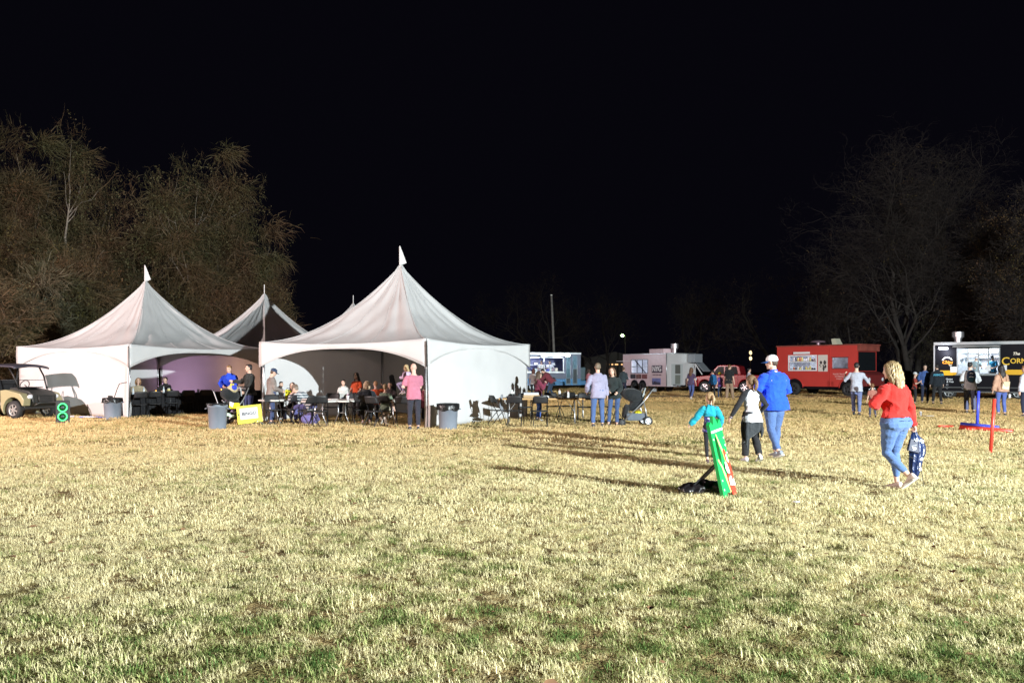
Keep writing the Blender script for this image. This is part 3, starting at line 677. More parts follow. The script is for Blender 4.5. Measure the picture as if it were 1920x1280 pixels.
        cu = curl[0 if s < 0 else 1] if isinstance(curl, tuple) else curl
        for j, (o_, ln) in enumerate(((.030, .070), (.0105, .079), (-.0105, .074), (-.030, .058))):
            p0 = kn_ + lat * o_ * hk - fd * .012 * hk; ps = [p0]; ang = .15; dirv = fd
            for q, fl in enumerate((.42, .32, .26)):
                ang += cu * (1.1 if q else .9); dv = fd * math.cos(ang) + pn * math.sin(ang) + lat * o_ * 1.5 * (1 - cu); dv.normalize()
                ps.append(ps[-1] + dv * (ln * fl + (.012 if q == 0 else 0)) * hk)
            b.tube(ps, [.0092 * hk, .009 * hk, .0082 * hk, .0068 * hk], 8)
        th0 = hw + fd * .022 * hk + lat * .028 * hk + pn * .004
        th1 = th0 + (fd * .6 + lat * .75 + pn * .35).normalized() * .036 * hk; th2 = th1 + (fd * .9 + lat * .15 * (1 - cu) + pn * (.35 + .5 * cu)).normalized() * .036 * hk
        th3 = th2 + (fd * .85 - lat * .2 * cu + pn * (.3 + .7 * cu)).normalized() * .024 * hk
        b.tube([th0, th1, th2, th3], [.013 * hk, .011 * hk, .0095 * hk, .0075 * hk], 8)
        b.tube([hip[s] + Vector((0, 0, .02)), hip[s].lerp(KN[s], .35), KN[s], KN[s].lerp(AN[s], .3), AN[s]], [.078 * k * B, .072 * k * B, .048 * k, .047 * k, .034 * k], 12)
        fyw, fp = FT[s]; Rf = rot(fyw, fp); b.tube([AN[s] + Rf @ Vector((0, -.03, -.03)) * k, AN[s] + Rf @ Vector((0, .06, -.05)) * k, AN[s] + Rf @ Vector((0, .14, -.062)) * k], [.03 * k, .032 * k, .02 * k], 10)
    facing_cam = True
    es = [hf(s * .031, .082, .004) for s in (-1, 1)]
    esl = np.array([[*hf(s * .031, .092, .006)] for s in (-1, 1)]); fwd = np.array([*(Rh @ Vector((0, 1, 0)))])
    def facepost(co):
        for e in esl:
            r2 = ((co - e) ** 2).sum(1); co = co - np.outer(np.exp(-r2 / (.017 * k * hs) ** 2) * .011 * k * hs, fwd)
        return co
    MS = mat('skin_' + skin, SKIN[skin], .5, bump=.1, bscale=90, var=.08, vscale=12, spec=.35)
    body = bake('body', b, MS, T, vx, 1, post=facepost)
    face_w = Rh @ Vector((0, 1, 0)); fw = Matrix.Rotation(R(yaw), 3, 'Z') @ face_w
    if fw.y < .45 and d < 60:
        ME = mat('dark_eye', (.03, .02, .015), .25); MM = mat('lips', (.42, .17, .15), .5)
        for s in (-1, 1):
            m_ = MB(); m_.ell(hf(s * .031, .079, .006), Vector((.013, .009, .0085)) * k * hs, 8, 6, Rh); m_.ell(hf(s * .033, .084, .026), Vector((.017, .006, .0045)) * k * hs, 8, 5, Rh)
            obj('eye', m_, ME, T, smooth=True)
        m_ = MB(); m_.ell(hf(0, .078, -.066), Vector((.022, .009, .007)) * k * hs, 10, 6, Rh); obj('mouth', m_, MM, T, smooth=True)
    # ---- trousers
    ft = {'skinny': (.006, .086, .076, .054, .054, .046, .038), 'straight': (.012, .088, .082, .064, .062, .058, .056), 'loose': (.018, .096, .092, .078, .076, .074, .070), 'legging': (.003, .082, .072, .052, .052, .044, .036)}[fit]
    o_, r0, r1, r2, r3, r4, r5 = ft; tb = MB()
    rs = [ring(tf if z > 0 else (lambda x, y, z: P + Rp @ (Vector((x, y, z)) * k)), 0, cy, z, rx * B * (hipw if z < .05 else 1 + (hipw - 1) * .3) + o_, ry * B + o_) for z, rx, ry, cy in ((-.07, .142, .112, -.008), (0, .162, .118, -.010), (.07, .15, .11, -.002), (.11, .14, .105, 0))]
    tb.loft(rs)
    for s in (-1, 1):
        tb.ell(P + Rp @ (Vector((s * .075, -.045, -.03)) * k), Vector((.088 * B * hipw, .085 * B, .095)) * k, 12, 8)
        cut = .10 if cuff is None else cuff; e = KN[s].lerp(AN[s], 1 - cut)
        g = B * (1 + (hipw - 1) * .5)
        tb.tube([hip[s] + Vector((0, 0, .02)), hip[s].lerp(KN[s], .3), KN[s].lerp(hip[s], .12), KN[s], KN[s].lerp(AN[s], .35), KN[s].lerp(AN[s], .75), e], [r0 * k * g, r1 * k * g * 1.03, r2 * k * (1 + (g - 1) * .6) * 1.06, r2 * k * (1 + (g - 1) * .5), r3 * k * (1 + (g - 1) * .5), r4 * k, r5 * k], 14)
    nmb, colb = bottom
    MBt = fabric('cloth_%s_%.2f_%.2f_%.2f' % ((nmb,) + tuple(colb)), colb, .55 if nmb == 'jeans' else .4)
    tr = bake({'jeans': 'jeans', 'leggings': 'leggings'}.get(nmb, 'trousers'), tb, MBt, T, vx, 2, .006 if fit != 'legging' else .0015, s_.randrange(999))
    # ---- shoes
    MSh = mat('shoe_%.2f_%.2f_%.2f' % shoes, shoes, .6, bump=.2, bscale=40); MSo = mat('shoe_sole', (.6, .58, .52), .7)
    for s in (-1, 1):
        fyw, fp = FT[s]; Rf = rot(fyw, fp); A = AN[s]; ff = lambda x, y, z: A + Rf @ (Vector((x, y, z)) * k)
        m_ = MB(); rr_ = []
        for y, wd, zt in ((-.075, .022, -.03), (-.06, .038, .015), (-.02, .042, .022), (.03, .044, -.01), (.09, .050, -.032), (.14, .048, -.045), (.175, .036, -.056), (.19, .012, -.07)):
            rr_.append([ff(wd * math.cos(a), y, (zt - .082) / 2 + (zt + .082) / 2 * math.copysign(abs(math.sin(a)) ** .7, math.sin(a))) for a in [6.2832 * j / 14 for j in range(14)]])
        m_.loft(rr_); sh = bake('shoe', m_, MSh, T, vx * .8, 1)
        if d < 26:
            m_ = MB(); pl = [(.044 * x, y) for x, y in ((-.6, -.08), (.6, -.08), (.95, -.03), (1, .05), (1.18, .11), (.9, .17), (.3, .196), (-.3, .196), (-.9, .17), (-1.18, .11), (-1, .05), (-.95, -.03))]
            m_.prism(pl, -.088, -.066, lambda p, t: ff(p[0] * 1.06, p[1], t)); obj('sole', m_, MSo, sh)
    # ---- top
    nmt, colt = top; mb = MB(); off = {'tee': .014, 'shirt': .016, 'jacket': .024, 'sweater': .022, 'hoodie': .026, 'tight': .008}.get(nmt, .016)
    trunk(mb, off, -.081 - hem, .556 if nmt != 'tee' else .53, 1.0)
    g = 1 + (B - 1) * .7; sr = off + (.006 if nmt in ('jacket', 'sweater', 'hoodie') else .002)
    for s in (-1, 1):
        mb.ell(sho[s] - Vector((0, 0, .006)), Vector((.050, .050, .050)) * k * (1 + (B - 1) * .5) * (.88 if fem or kid else 1) + Vector((1, 1, 1)) * sr * .6, 12, 8)
        aa = .9 if fem or kid else 1.0
        ru, rm, re, rf, rw = [x * k * g * aa + sr for x in (.047, .045, .038, .039, .028)]
        if sleeve == 'long': mb.tube([sho[s], sho[s].lerp(EL[s], .4), EL[s], EL[s].lerp(WR[s], .4), EL[s].lerp(WR[s], .80), EL[s].lerp(WR[s], .97)], [ru, rm * 1.04, re * 1.08, rf * 1.04, rw * 1.15, rw * .92], 14)
        elif sleeve == 'mid': mb.tube([sho[s], sho[s].lerp(EL[s], .5), EL[s], EL[s].lerp(WR[s], .45)], [ru, rm, re * 1.05, rf], 14)
        elif sleeve == 'short': mb.tube([sho[s], sho[s].lerp(EL[s], .4), sho[s].lerp(EL[s], .78)], [ru * 1.02, rm * 1.12, rm * 1.2], 14)
    if fem and not kid:
        for s in (-1, 1): mb.ell(tf(s * .068, .085, .345), Vector((.062, .055, .06)) * k * B, 10, 8)
    if nmt == 'hoodie': mb.tube([tf(-.07, .03, .55), tf(-.09, -.06, .545), tf(0, -.115, .53), tf(.09, -.06, .545), tf(.07, .03, .55)], [.03 * k, .036 * k, .045 * k, .036 * k, .03 * k], 10)
    elif nmt in ('jacket', 'shirt') and collar: mb.tube([tf(.062 * math.cos(a), .055 * math.sin(a) + .0, .572 - .012 * math.sin(a)) for a in [6.2832 * j / 12 for j in range(13)]], .014 * k, 8)
    Mt = topm or fabric('cloth_%s_%.2f_%.2f_%.2f' % ((nmt,) + tuple(colt)), colt, .5)
    tp = bake({'tee': 'shirt', 'tight': 'shirt'}.get(nmt, nmt), mb, Mt, T, vx, 2, .015 if nmt in ('jacket', 'sweater', 'hoodie') else .011, s_.randrange(999))
    if sleeve == 'long' and d < 30 and nmt in ('sweater', 'jacket', 'hoodie'):
        for s in (-1, 1):
            m_ = MB(); a_, c_ = EL[s].lerp(WR[s], .93), EL[s].lerp(WR[s], 1.04); m_.tube([a_, c_], [rw * .98, rw * .9], 14); obj('cuff', m_, Mt, tp, smooth=True)
    # ---- hair
    hst, hcol = hair
    if hst != 'bald':
        MH = MATS.get('hair_%.2f_%.2f_%.2f' % hcol)
        if not MH:
            MH = mat('hair_%.2f_%.2f_%.2f' % hcol, hcol, .45, var=.35, vscale=25, spec=.4)
            nt = MH.node_tree; N = nt.nodes; L = nt.links; tc = N.new('ShaderNodeTexCoord'); mp = N.new('ShaderNodeMapping'); mp.inputs['Scale'].default_value = (95, 95, 6)
            nz = N.new('ShaderNodeTexNoise'); nz.inputs['Scale'].default_value = 1; nz.inputs['Distortion'].default_value = 1.5; L.new(tc.outputs['Object'], mp.inputs[0]); L.new(mp.outputs[0], nz.inputs['Vector'])
            bp = N.new('ShaderNodeBump'); bp.inputs['Strength'].default_value = .8; bp.inputs['Distance'].default_value = .012; L.new(nz.outputs['Fac'], bp.inputs['Height']); L.new(bp.outputs[0], N['Principled BSDF'].inputs['Normal'])
        m_ = MB(); th = 1.0 if hst in ('short', 'buzz') else 1.05
        m_.ell(hf(0, -.022, .036), Vector((.082, .090, .088)) * k * hs * th * (.97 if hst == 'buzz' else 1), 16, 12, Rh)
        m_.ell(hf(0, -.048, -.004), Vector((.074, .060, .075)) * k * hs * th, 14, 10, Rh)
        if hst in ('short',): m_.ell(hf(0, .035, .085), Vector((.060, .052, .030)) * k * hs, 12, 8, Rh)
        if hst in ('long', 'bob', 'wavy'):
            L_ = {'long': .30, 'bob': .13, 'wavy': .27}[hst]
            for s in (-1, 1):
                m_.tube([hf(s * .05, .03, .08), hf(s * .085, .005, .02), hf(s * .09, -.015, -.06), hf(s * .085, -.035, -.12 - L_ * .25)], [(.03 * k, .04 * k), (.024 * k, .05 * k), (.026 * k, .05 * k), (.02 * k, .035 * k)], 12, flat=Rh @ Vector((1, 0, 0)))
            back = [hf(0, -.05, .02), hf(0, -.075, -.06)]; dn = Vector((0, -.25, -1)).normalized()
            for q in range(1, 4): back.append(back[1] + (Rt @ Vector((0, -.05, 0)) * k) * min(1, q * .6) + Vector((0, 0, -1)) * L_ * k * q / 3)
            m_.tube(back, [(.07 * k * hs, .05 * k), (.092 * k * hs, .048 * k), (.105 * k * hs, .042 * k), (.10 * k, .034 * k), (.06 * k, .02 * k)], 16, flat=Rh @ Vector((1, 0, 0)))
        if hst == 'pony':
            pp = hf(0, -.10, .035); q = [pp, pp + Rh @ Vector((0, -.04, .0)) * k]; ln = .26
            for j in range(1, 6): q.append(q[1] + Vector((0, 0, -1)) * ln * k * j / 5 + Rh @ Vector((.015 * math.sin(j), -.025 * math.sin(j * .7), 0)) * k)
            m_.tube(q, [.022 * k, .030 * k, .038 * k, .040 * k, .036 * k, .026 * k, .010 * k], 12)
        ho = bake('hair', m_, MH, T, vx, 2, .004 if hst in ('long', 'wavy', 'pony', 'bob') else .0015, s_.randrange(99))
    if cap:
        c1, c2, bill = cap; m_ = MB()     # crown colour, brim colour, brim yaw relative to head
        Rb = Rh @ rot(bill, 0, 0); cf = lambda x, y, z: hc + Rb @ (Vector((x, y, z)) * k * hs)
        rr_ = [[cf(.088 * q * math.cos(a), -.012 + .102 * q * math.sin(a), z) for a in [6.2832 * j / 20 for j in range(20)]] for z, q in ((.018, 1.0), (.05, 1.02), (.085, .93), (.11, .72), (.126, .4), (.131, .05))]
        m_.loft(rr_); co_ = obj('cap', m_, mat('cap_%.2f_%.2f_%.2f' % c1, c1, .8, bump=.3, bscale=60), T, smooth=True)
        m_ = MB()
        def fn(u, v): a = R(25 + 130 * u); rr2 = 1 + .0 * v; return cf(.088 * math.cos(a) * (1 + .10 * v), -.012 + .10 * math.sin(a) + .085 * v * math.sin(a), .026 - .022 * v - .012 * (2 * u - 1) ** 2)
        m_.grid(12, 4, fn); br = obj('brim', m_, mat('cap_%.2f_%.2f_%.2f' % c2, c2, .8, bump=.3, bscale=60), co_, smooth=True, fixn=False)
        sd = br.modifiers.new('t', 'SOLIDIFY'); sd.thickness = .005
    T_J[T.name] = dict(sho=sho, EL=EL, WR=WR, tf=tf, hf=hf, k=k, hip=hip, KN=KN, AN=AN, P=P, Rt=Rt, Rh=Rh, top=tp, tr=tr)
    return T
T_J = {}

# ---------------------------------------------------------------- the four people walking away in the foreground
BJ = ('jeans', (.07, .125, .28)); DJ = ('jeans', (.045, .07, .17)); BK = ('trousers', (.018, .018, .02)); LG = ('leggings', (.015, .015, .018))
W1 = person('woman in red sweater and skinny blue jeans walking away with a navy bag', gp(1683, 917), 32, 1.66, 'f', 1.27,
       pelvis=(-.045, 0, .905), lean=(3, 0, -6), hands={-1: (-.17, .26, 1.17), 1: (.315, -.03, .86)}, elbows={-1: (-1, -.55, -.5), 1: (.6, -.6, 0)},
       feet={-1: (-.0, -.17, .115, 5, 38), 1: (.075, .06, .0, -4, 0)}, knees={-1: (-.35, 1, .1), 1: (0, 1, 0)}, head=(22, 4), top=('sweater', (.52, .022, .016)), bottom=('jeans', (.085, .15, .31)), fit='skinny',
       shoes=(.52, .42, .36), hair=('wavy', (.22, .15, .07)), curl=(.5, .85), hem=-.09, hipw=1.30, cuff=.14)
M2 = person('man in bright blue jacket, white cap and jeans walking away beside the ponytailed girl', gp(1452, 858), 22, 1.80, 'm', 1.32,
       lean=(2, 0, 0), hands={-1: (-.14, .22, 1.06), 1: (.18, .26, 1.10)}, elbows={-1: (-1, -.4, -.4), 1: (1, -.6, -.3)},
       feet={-1: (-.09, -.22, .04, 5, 22), 1: (.12, .12, 0, -8, 0)}, head=(38, 4), top=('jacket', (.012, .075, .72)), bottom=BJ, fit='straight', shoes=(.22, .24, .28),
       hair=('short', (.07, .045, .03)), cap=((.78, .80, .84), (.02, .10, .32), 0), hem=.02)
G3 = person('girl in white and black raglan shirt, brown ponytail, dark hoodie tied round her waist', gp(1409, 866), 12, 1.45, 'f', 1.05,
       hands={-1: (-.40, .10, .90), 1: (.26, .16, .98)}, elbows={-1: (-.5, -.7, 0), 1: (.7, -.6, 0)}, feet={-1: (-.08, .10, 0, 6, 0), 1: (.10, -.14, .05, -6, 24)}, head=(14, 0),
       top=('shirt', (.66, .66, .70)), bottom=BK, fit='loose', shoes=(.6, .6, .66), hair=('pony', (.15, .09, .045)), hem=.02, sleeve='none', collar=False)
K4 = person('small child in turquoise cardigan with blonde ponytail reaching out one arm', gp(1331, 868), -8, 1.16, 'f', .98,
       hands={-1: (-.56, .12, .84), 1: (.24, .10, .90)}, elbows={-1: (-.3, -.6, -.6), 1: (.7, -.6, 0)}, feet={-1: (-.06, .02, 0, 4, 0), 1: (.07, -.04, 0, -4, 0)}, head=(28, 0), hs=1.16,
       top=('sweater', (.01, .28, .37)), bottom=LG, fit='legging', shoes=(.07, .03, .04), hair=('pony', (.33, .22, .11)), hem=-.2, collar=False)

# details of the foreground four
J = T_J[W1.name]; hf = J['hf']; k = J['k']; m_ = MB(); r_ = random.Random(5)
for i in range(150):        # loose wavy locks
    a = r_.uniform(-.15, math.pi + .15) + math.pi; z0_ = r_.uniform(-.03, .10); sx_, sy_ = math.cos(a), math.sin(a)
    st = Vector((sx_ * .085 * math.sqrt(max(.15, 1 - (z0_ / .14) ** 2)), -.02 + sy_ * .098 * math.sqrt(max(.15, 1 - (z0_ / .14) ** 2)), z0_)); pts = []
    ln = r_.uniform(.20, .37); ph = r_.uniform(0, 6.28); am = r_.uniform(.006, .016)
    for q in range(9):
        t = q / 8; w_ = 1 + .22 * math.sin(min(1, t * 1.4) * 3.1) * .8
        x = st.x * w_ + am * math.sin(ph + t * 9); y = st.y * w_ - .018 * t + am * math.cos(ph + t * 9); z = st.z - ln * t
        if z < -.13: y = min(y, -.045)
        pts.append(hf(x, y, z))
    m_.tube(pts, [.006] + [.0095] * 6 + [.007, .002], 5)
obj('lock', m_, mat('hair_blonde_lights', (.36, .27, .14), .4, var=.4, vscale=12, spec=.5), [c for c in W1.children if c.name.startswith('hair')][0], smooth=True)
MST = mat('jean_seam', (.04, .075, .16), .8)
def on_seat(J, pts, r=.0035):
    m_ = MB(); m_.tube([J['P'] + Vector(p) * J['k'] for p in pts], r, 5); return m_
for J, B_ in ((T_J[W1.name], 1.31), (T_J[M2.name], 1.22)):
    y0 = -.145 * B_
    for s in (-1, 1):
        m_ = MB(); q = [(s * .040, y0 - .006, .035), (s * .115, y0 + .024, .030), (s * .118, y0 + .018, -.06), (s * .078, y0 - .004, -.09), (s * .042, y0 - .008, -.065)]
        m_.prism([(p[0], p[2]) for p in q], -.001, .008, lambda p, t, J=J, q=q, y0=y0: J['P'] + Vector((p[0], y0 + .004 + abs(p[0]) * .22 + t, p[1])) * J['k'])
        if J is not T_J[W1.name]: obj('back_pocket', m_, J['tr'].data.materials[0], J['tr'])
        m_ = MB(); m_.tube([J['P'] + Vector((x, y0 - .003 + abs(x) * .22, .036)) * J['k'] for x in (s * .040, s * .078, s * .118)], .004, 5); obj('pocket_edge', m_, MST, J['tr'])
# reflective line over the jacket shoulders
J = T_J[M2.name]; m_ = MB(); m_.tube([J['tf'](x, -.150 + x * x * .9, .40 + .01 * math.cos(x * 9)) for x in (-.16, -.08, 0, .08, .16)], .005, 6)
obj('reflective_piping', m_, mat('silver_piping', (.7, .75, .85), .4), J['top'], smooth=True)
# raglan sleeves, waist-tied hoodie and wrist band of the girl
J = T_J[G3.name]; k = J['k']; MBL = fabric('black_jersey', (.015, .015, .018))
for s in (-1, 1):
    m_ = MB(); a_ = J['tf'](s * .05, -.01, .55); m_.tube([a_, J['sho'][s], J['sho'][s].lerp(J['EL'][s], .5), J['EL'][s], J['EL'][s].lerp(J['WR'][s], .5), J['EL'][s].lerp(J['WR'][s], .96)], [.04 * k, .068 * k, .060 * k, .054 * k, .050 * k, .036 * k], 14)
    bake('sleeve', m_, MBL, J['top'], .009, 2, .004, 7 + s)
m_ = MB(); rings = []
for z, rx, ry in ((.05, .165, .13), (0, .18, .145), (-.10, .20, .16), (-.24, .205, .165), (-.42, .18, .145)):
    rings.append([J['P'] + Vector(((rx + .02 * math.sin(7 * a + z * 9)) * math.cos(a) - (.02 if z < -.05 else 0), (ry + .02 * math.sin(5 * a)) * math.sin(a) - .02, z + (.10 * math.cos(a + .6) * (z / -.34) if z < 0 else 0))) * k for a in [6.2832 * j / 28 for j in range(28)]])
m_.loft(rings); m_.tube([J['P'] + Vector((-.15, -.12, -.1)) * k, J['P'] + Vector((-.17, -.13, -.34)) * k, J['P'] + Vector((-.16, -.11, -.62)) * k], [.05 * k, .045 * k, .012], 10)
m_.tube([J['P'] + Vector((.15, -.10, -.1)) * k, J['P'] + Vector((.18, -.10, -.3)) * k, J['P'] + Vector((.17, -.09, -.42)) * k], [.05 * k, .04 * k, .012], 10)
bake('tied_hoodie', m_, fabric('charcoal_fleece', (.030, .034, .038), .7), G3, .009, 2, .008, 3)
m_ = MB(); m_.tube([J['EL'][-1].lerp(J['WR'][-1], .99), J['EL'][-1].lerp(J['WR'][-1], 1.08)], .034 * k, 12); obj('wristband', m_, mat('navy_band', (.02, .05, .12), .7), G3, smooth=True)
# patterned dress of the child
J = T_J[K4.name]; k = J['k']; m_ = MB(); rings = []
for z, rx, ry in ((-.13, .185, .145), (-.05, .172, .135), (.05, .155, .118), (.15, .142, .11), (.26, .14, .112)):
    rings.append([J['tf'](rx * math.cos(a) * (1 + .05 * math.sin(9 * a) * (z < 0)), ry * math.sin(a) * (1 + .05 * math.sin(8 * a) * (z < 0)), z) for a in [6.2832 * j / 32 for j in range(32)]])
m_.loft(rings)
md_ = fabric('print_dress', (.02, .03, .09)); nt = md_.node_tree; vo = nt.nodes.new('ShaderNodeTexVoronoi'); vo.inputs['Scale'].default_value = 26; tc = nt.nodes.new('ShaderNodeTexCoord'); nt.links.new(tc.outputs['Object'], vo.inputs['Vector'])
cr = nt.nodes.new('ShaderNodeValToRGB'); cr.color_ramp.interpolation = 'CONSTANT'; nt.links.new(vo.outputs['Color'], cr.inputs[0]); cr.color_ramp.elements[0].color = (.02, .03, .09, 1)
cr.color_ramp.elements[1].position = .62; cr.color_ramp.elements[1].color = (.45, .42, .65, 1); e_ = cr.color_ramp.elements.new(.8); e_.color = (.08, .07, .35, 1)
nt.links.new(cr.outputs[0], nt.nodes['Principled BSDF'].inputs['Base Color'])
obj('dress', m_, md_, K4, smooth=True)

# navy drawstring bag hanging from the woman's right hand
J = T_J[W1.name]; wr = W1.matrix_basis @ (J['WR'][1]); Mw = Matrix.Translation(W1.location) @ Matrix.Rotation(R(32), 4, 'Z')
hw = Mw @ J['WR'][1]; hd = (Mw.to_3x3() @ (J['WR'][1] - J['EL'][1])).normalized(); hp = hw + hd * .085
MN = mat('navy_nylon', (.006, .018, .075), .32, bump=.9, bscale=14, var=.3, vscale=9, spec=.6); MWP = mat('white_print', (.75, .76, .8), .6)
T = thing('drawstring_bag', 'shiny navy drawstring bag with white print hanging from the hand of the red-sweatered woman', 'bag', (hp.x, hp.y, 0), R(6)); m_ = MB(); zt = hp.z
rings = []
for t, cx_, rx, ry in ((0, 0, .020, .02), (.05, -.005, .045, .035), (.12, .02, .085, .05), (.22, .035, .11, .06), (.30, .035, .105, .062), (.40, .015, .088, .06), (.50, 0, .075, .055), (.58, .0, .055, .045), (.62, .015, .02, .02)):
    rings.append([Vector((cx_ + (rx * (1 + .10 * math.sin(6 * a + t * 6))) * math.cos(a), (ry * (1 + .14 * math.sin(7 * a))) * math.sin(a), zt + .01 - t)) for a in [6.2832 * j / 30 for j in range(30)]])
m_.loft(rings); bake('sack', m_, MN, T, .007, 1, .004, 4)
m_ = MB(); m_.prism([(-.10, -.10), (.0, -.13), (.02, -.29), (-.135, -.25)], -.075, -.035, lambda p, t: Vector((p[0] + .0, t, zt + p[1]))); obj('front_pouch', m_, mat('dark_navy', (.006, .009, .035), .5), T, bevel=.006)
Mx = Matrix.Translation((-.055, -.079, zt - .225)) @ Matrix.Rotation(R(-12), 4, 'Y') @ Matrix.Rotation(R(90), 4, 'X')
text('lettering', '20', .055, MWP, T, Mx, .002, bold=.001)
text('lettering', 'BACK TO', .017, MWP, T, Matrix.Translation((0, 0, .04)) @ Mx, .001)
for (x, z, w_, h_) in ((-.03, -.11, .03, .045), (.02, -.12, .02, .03), (.055, -.125, .03, .022), (.05, -.15, .03, .012)):
    m_ = MB(); m_.prism([(-w_ / 2, -h_ / 2), (w_ / 2, -h_ / 2), (w_ / 3, h_ / 2), (-w_ / 4, h_ / 2)], 0, .004, lambda p, t: Vector((x + p[0], -.088 - t, zt + z + p[1]))); obj('printed_logo', m_, MWP, T)
for (x, z, w_, h_) in ((.075, -.36, .035, .045), (.05, -.43, .02, .05), (.055, -.49, .035, .05)):
    m_ = MB(); m_.prism([(-w_ / 2, -h_ / 2), (w_ / 3, -h_ / 2.5), (w_ / 2, h_ / 4), (0, h_ / 2), (-w_ / 2, h_ / 6)], 0, .004, lambda p, t: Vector((x + p[0] - .02, -.066 - t, zt + z + p[1]))); obj('printed_logo', m_, MWP, T)
m_ = MB(); m_.tube([(-.12, -.05, zt - .27), (-.10, -.06, zt - .33), (-.03, -.05, zt - .36)], .004, 5); m_.tube([(.01, -.02, zt - .61), (.02, -.03, zt - .70), (.07, -.03, zt - .76), (.11, -.02, zt - .74), (.10, -.01, zt - .6), (.07, 0, zt - .40)], .004, 5)
obj('cord', m_, mat('black_cord', (.02, .02, .02), .8), T, smooth=True)
# ---------------------------------------------------------------- people further off
GY = ('trousers', (.05, .05, .055)); KH = ('trousers', (.30, .21, .14)); MJ = ('jeans', (.10, .17, .34)); NV = ('trousers', (.02, .025, .05))
BRN = (.10, .06, .035); BLK = (.015, .012, .012); BLD = (.42, .30, .15); DBR = (.05, .03, .02)
WALK = {-1: (-.09, .16, 0, 3, 0), 1: (.09, -.20, .05, -6, 24)}
def hand2(T, s):   # world position of a hand grip
    J = T_J[T.name]; M = Matrix.Translation(T.location) @ Matrix.Rotation(T.rotation_euler.z, 4, 'Z')
    return M @ (J['WR'][s] + (J['WR'][s] - J['EL'][s]).normalized() * .08 * J['k'])
person('man in pale lavender long-sleeved shirt standing with his back turned beside the stroller', gp(1121, 801), 4, 1.74, 'm', 1.12, top=('shirt', (.30, .29, .40)), bottom=BJ,
       hair=('buzz', (.16, .12, .08)), feet={-1: (-.13, 0, 0, 8, 0), 1: (.13, .03, 0, -8, 0)}, hands={-1: (-.27, .18, .95), 1: (.27, .06, .80)}, hem=.04, collar=False)
person('smiling woman in black sweater and jeans facing the lavender-shirted man', gp(1152, 799), 160, 1.62, 'f', 1.0, top=('sweater', (.018, .025, .025)), bottom=('jeans', (.05, .09, .2)),
       hair=('bob', (.13, .07, .04)), hands={-1: (-.14, .20, 1.0), 1: (.10, .26, 1.02)}, feet={-1: (-.08, .02, 0, 4, 0), 1: (.16, .05, 0, -14, 0)}, lean=(0, 5, 0), fit='straight', hem=.02)
person('dark-jacketed person in navy trousers facing the serving window of the white trailer', gp(1169, d=50), -35, 1.72, 'm', 1.05, top=('jacket', (.04, .06, .07)), bottom=NV, hair=('short', BRN), hands={-1: (-.16, .22, 1.05), 1: (.16, .22, 1.05)})
person('person in pink top half hidden behind the lavender-shirted man', gp(1104, d=54), -60, 1.62, 'f', 1.0, top=('sweater', (.55, .22, .26)), bottom=('jeans', (.05, .09, .14)), hair=('bob', DBR), hands={-1: (-.18, .22, 1.05), 1: (.16, .22, 1.05)})
person('dark-haired girl in long maroon hoodie holding her hands to her chin', gp(1009, d=25.9), -78, 1.50, 'f', 1.02, top=('hoodie', (.19, .03, .06)), bottom=('jeans', (.06, .12, .38)),
       hair=('long', (.09, .05, .03)), hands={-1: (-.06, .24, 1.34), 1: (.08, .24, 1.32)}, elbows={-1: (-.5, -.2, -1), 1: (.5, -.2, -1)}, hem=.10, curl=.8, shoes=(.5, .5, .5))
person('bearded man in maroon jacket and jeans bending forward in front of the blue trailer', gp(1031, d=45), 72, 1.82, 'm', 1.2, pelvis=(0, -.10, .90), lean=(38, 0, 0), top=('jacket', (.17, .035, .05)), bottom=('jeans', (.035, .06, .11)),
       hair=('short', BLK), hands={-1: (-.18, .55, .95), 1: (.18, .55, .98)}, head=(0, 10), hem=.02, feet=WALK)
person('person in white shirt with dark hair near the tent edge under the trailer lights', gp(1000, d=47), -15, 1.62, 'f', 1.05, top=('tee', (.62, .60, .60)), bottom=BK, hair=('bob', (.09, .03, .02)), sleeve='short')
person('dark-haired child in maroon seen between the maroon hoodie girl and the bending man', gp(1019, d=47.5), -5, 1.56, 'f', 1.0, top=('shirt', (.10, .02, .03)), bottom=BK, hair=('long', BLK))
person('woman in plum top and jeans walking past the nose of the white trailer', gp(1296, 749), -35, 1.68, 'f', 1.06, top=('tee', (.075, .05, .10)), bottom=('jeans', (.08, .11, .27)), hair=('long', (.12, .06, .03)),
       sleeve='short', feet=WALK, shoes=(.6, .58, .55), hem=.03)
person('dark-haired boy in bright blue long-sleeved shirt by the red pickup door', gp(1337, 746), 20, 1.56, 'm', .9, top=('shirt', (.02, .14, .32)), bottom=BK, hair=('short', BLK), collar=False)
person('child in yellow cap and purple shirt by the red pickup', gp(1350, 748), 30, 1.42, 'm', .9, top=('tee', (.12, .06, .24)), bottom=('jeans', (.03, .05, .10)), hair=('short', BRN), cap=((.80, .62, .02), (.80, .62, .02), 0), sleeve='short')
person('man in black polo shirt and khaki trousers standing by the red pickup looking aside', gp(1367, 749), -45, 1.84, 'm', 1.1, top=('shirt', (.016, .018, .02)), bottom=KH, fit='loose', hair=('short', (.14, .07, .03)), sleeve='short',
       head=(-20, 8), feet={-1: (-.14, 0, 0, 6, 0), 1: (.16, .1, 0, -8, 0)}, hem=.03)
person('man in pale pink-white shirt by the rear wheel of the red pickup', gp(1404, 748), -80, 1.66, 'm', 1.05, top=('shirt', (.50, .46, .52)), bottom=('trousers', (.25, .16, .18)), hair=('short', BLK), feet=WALK)
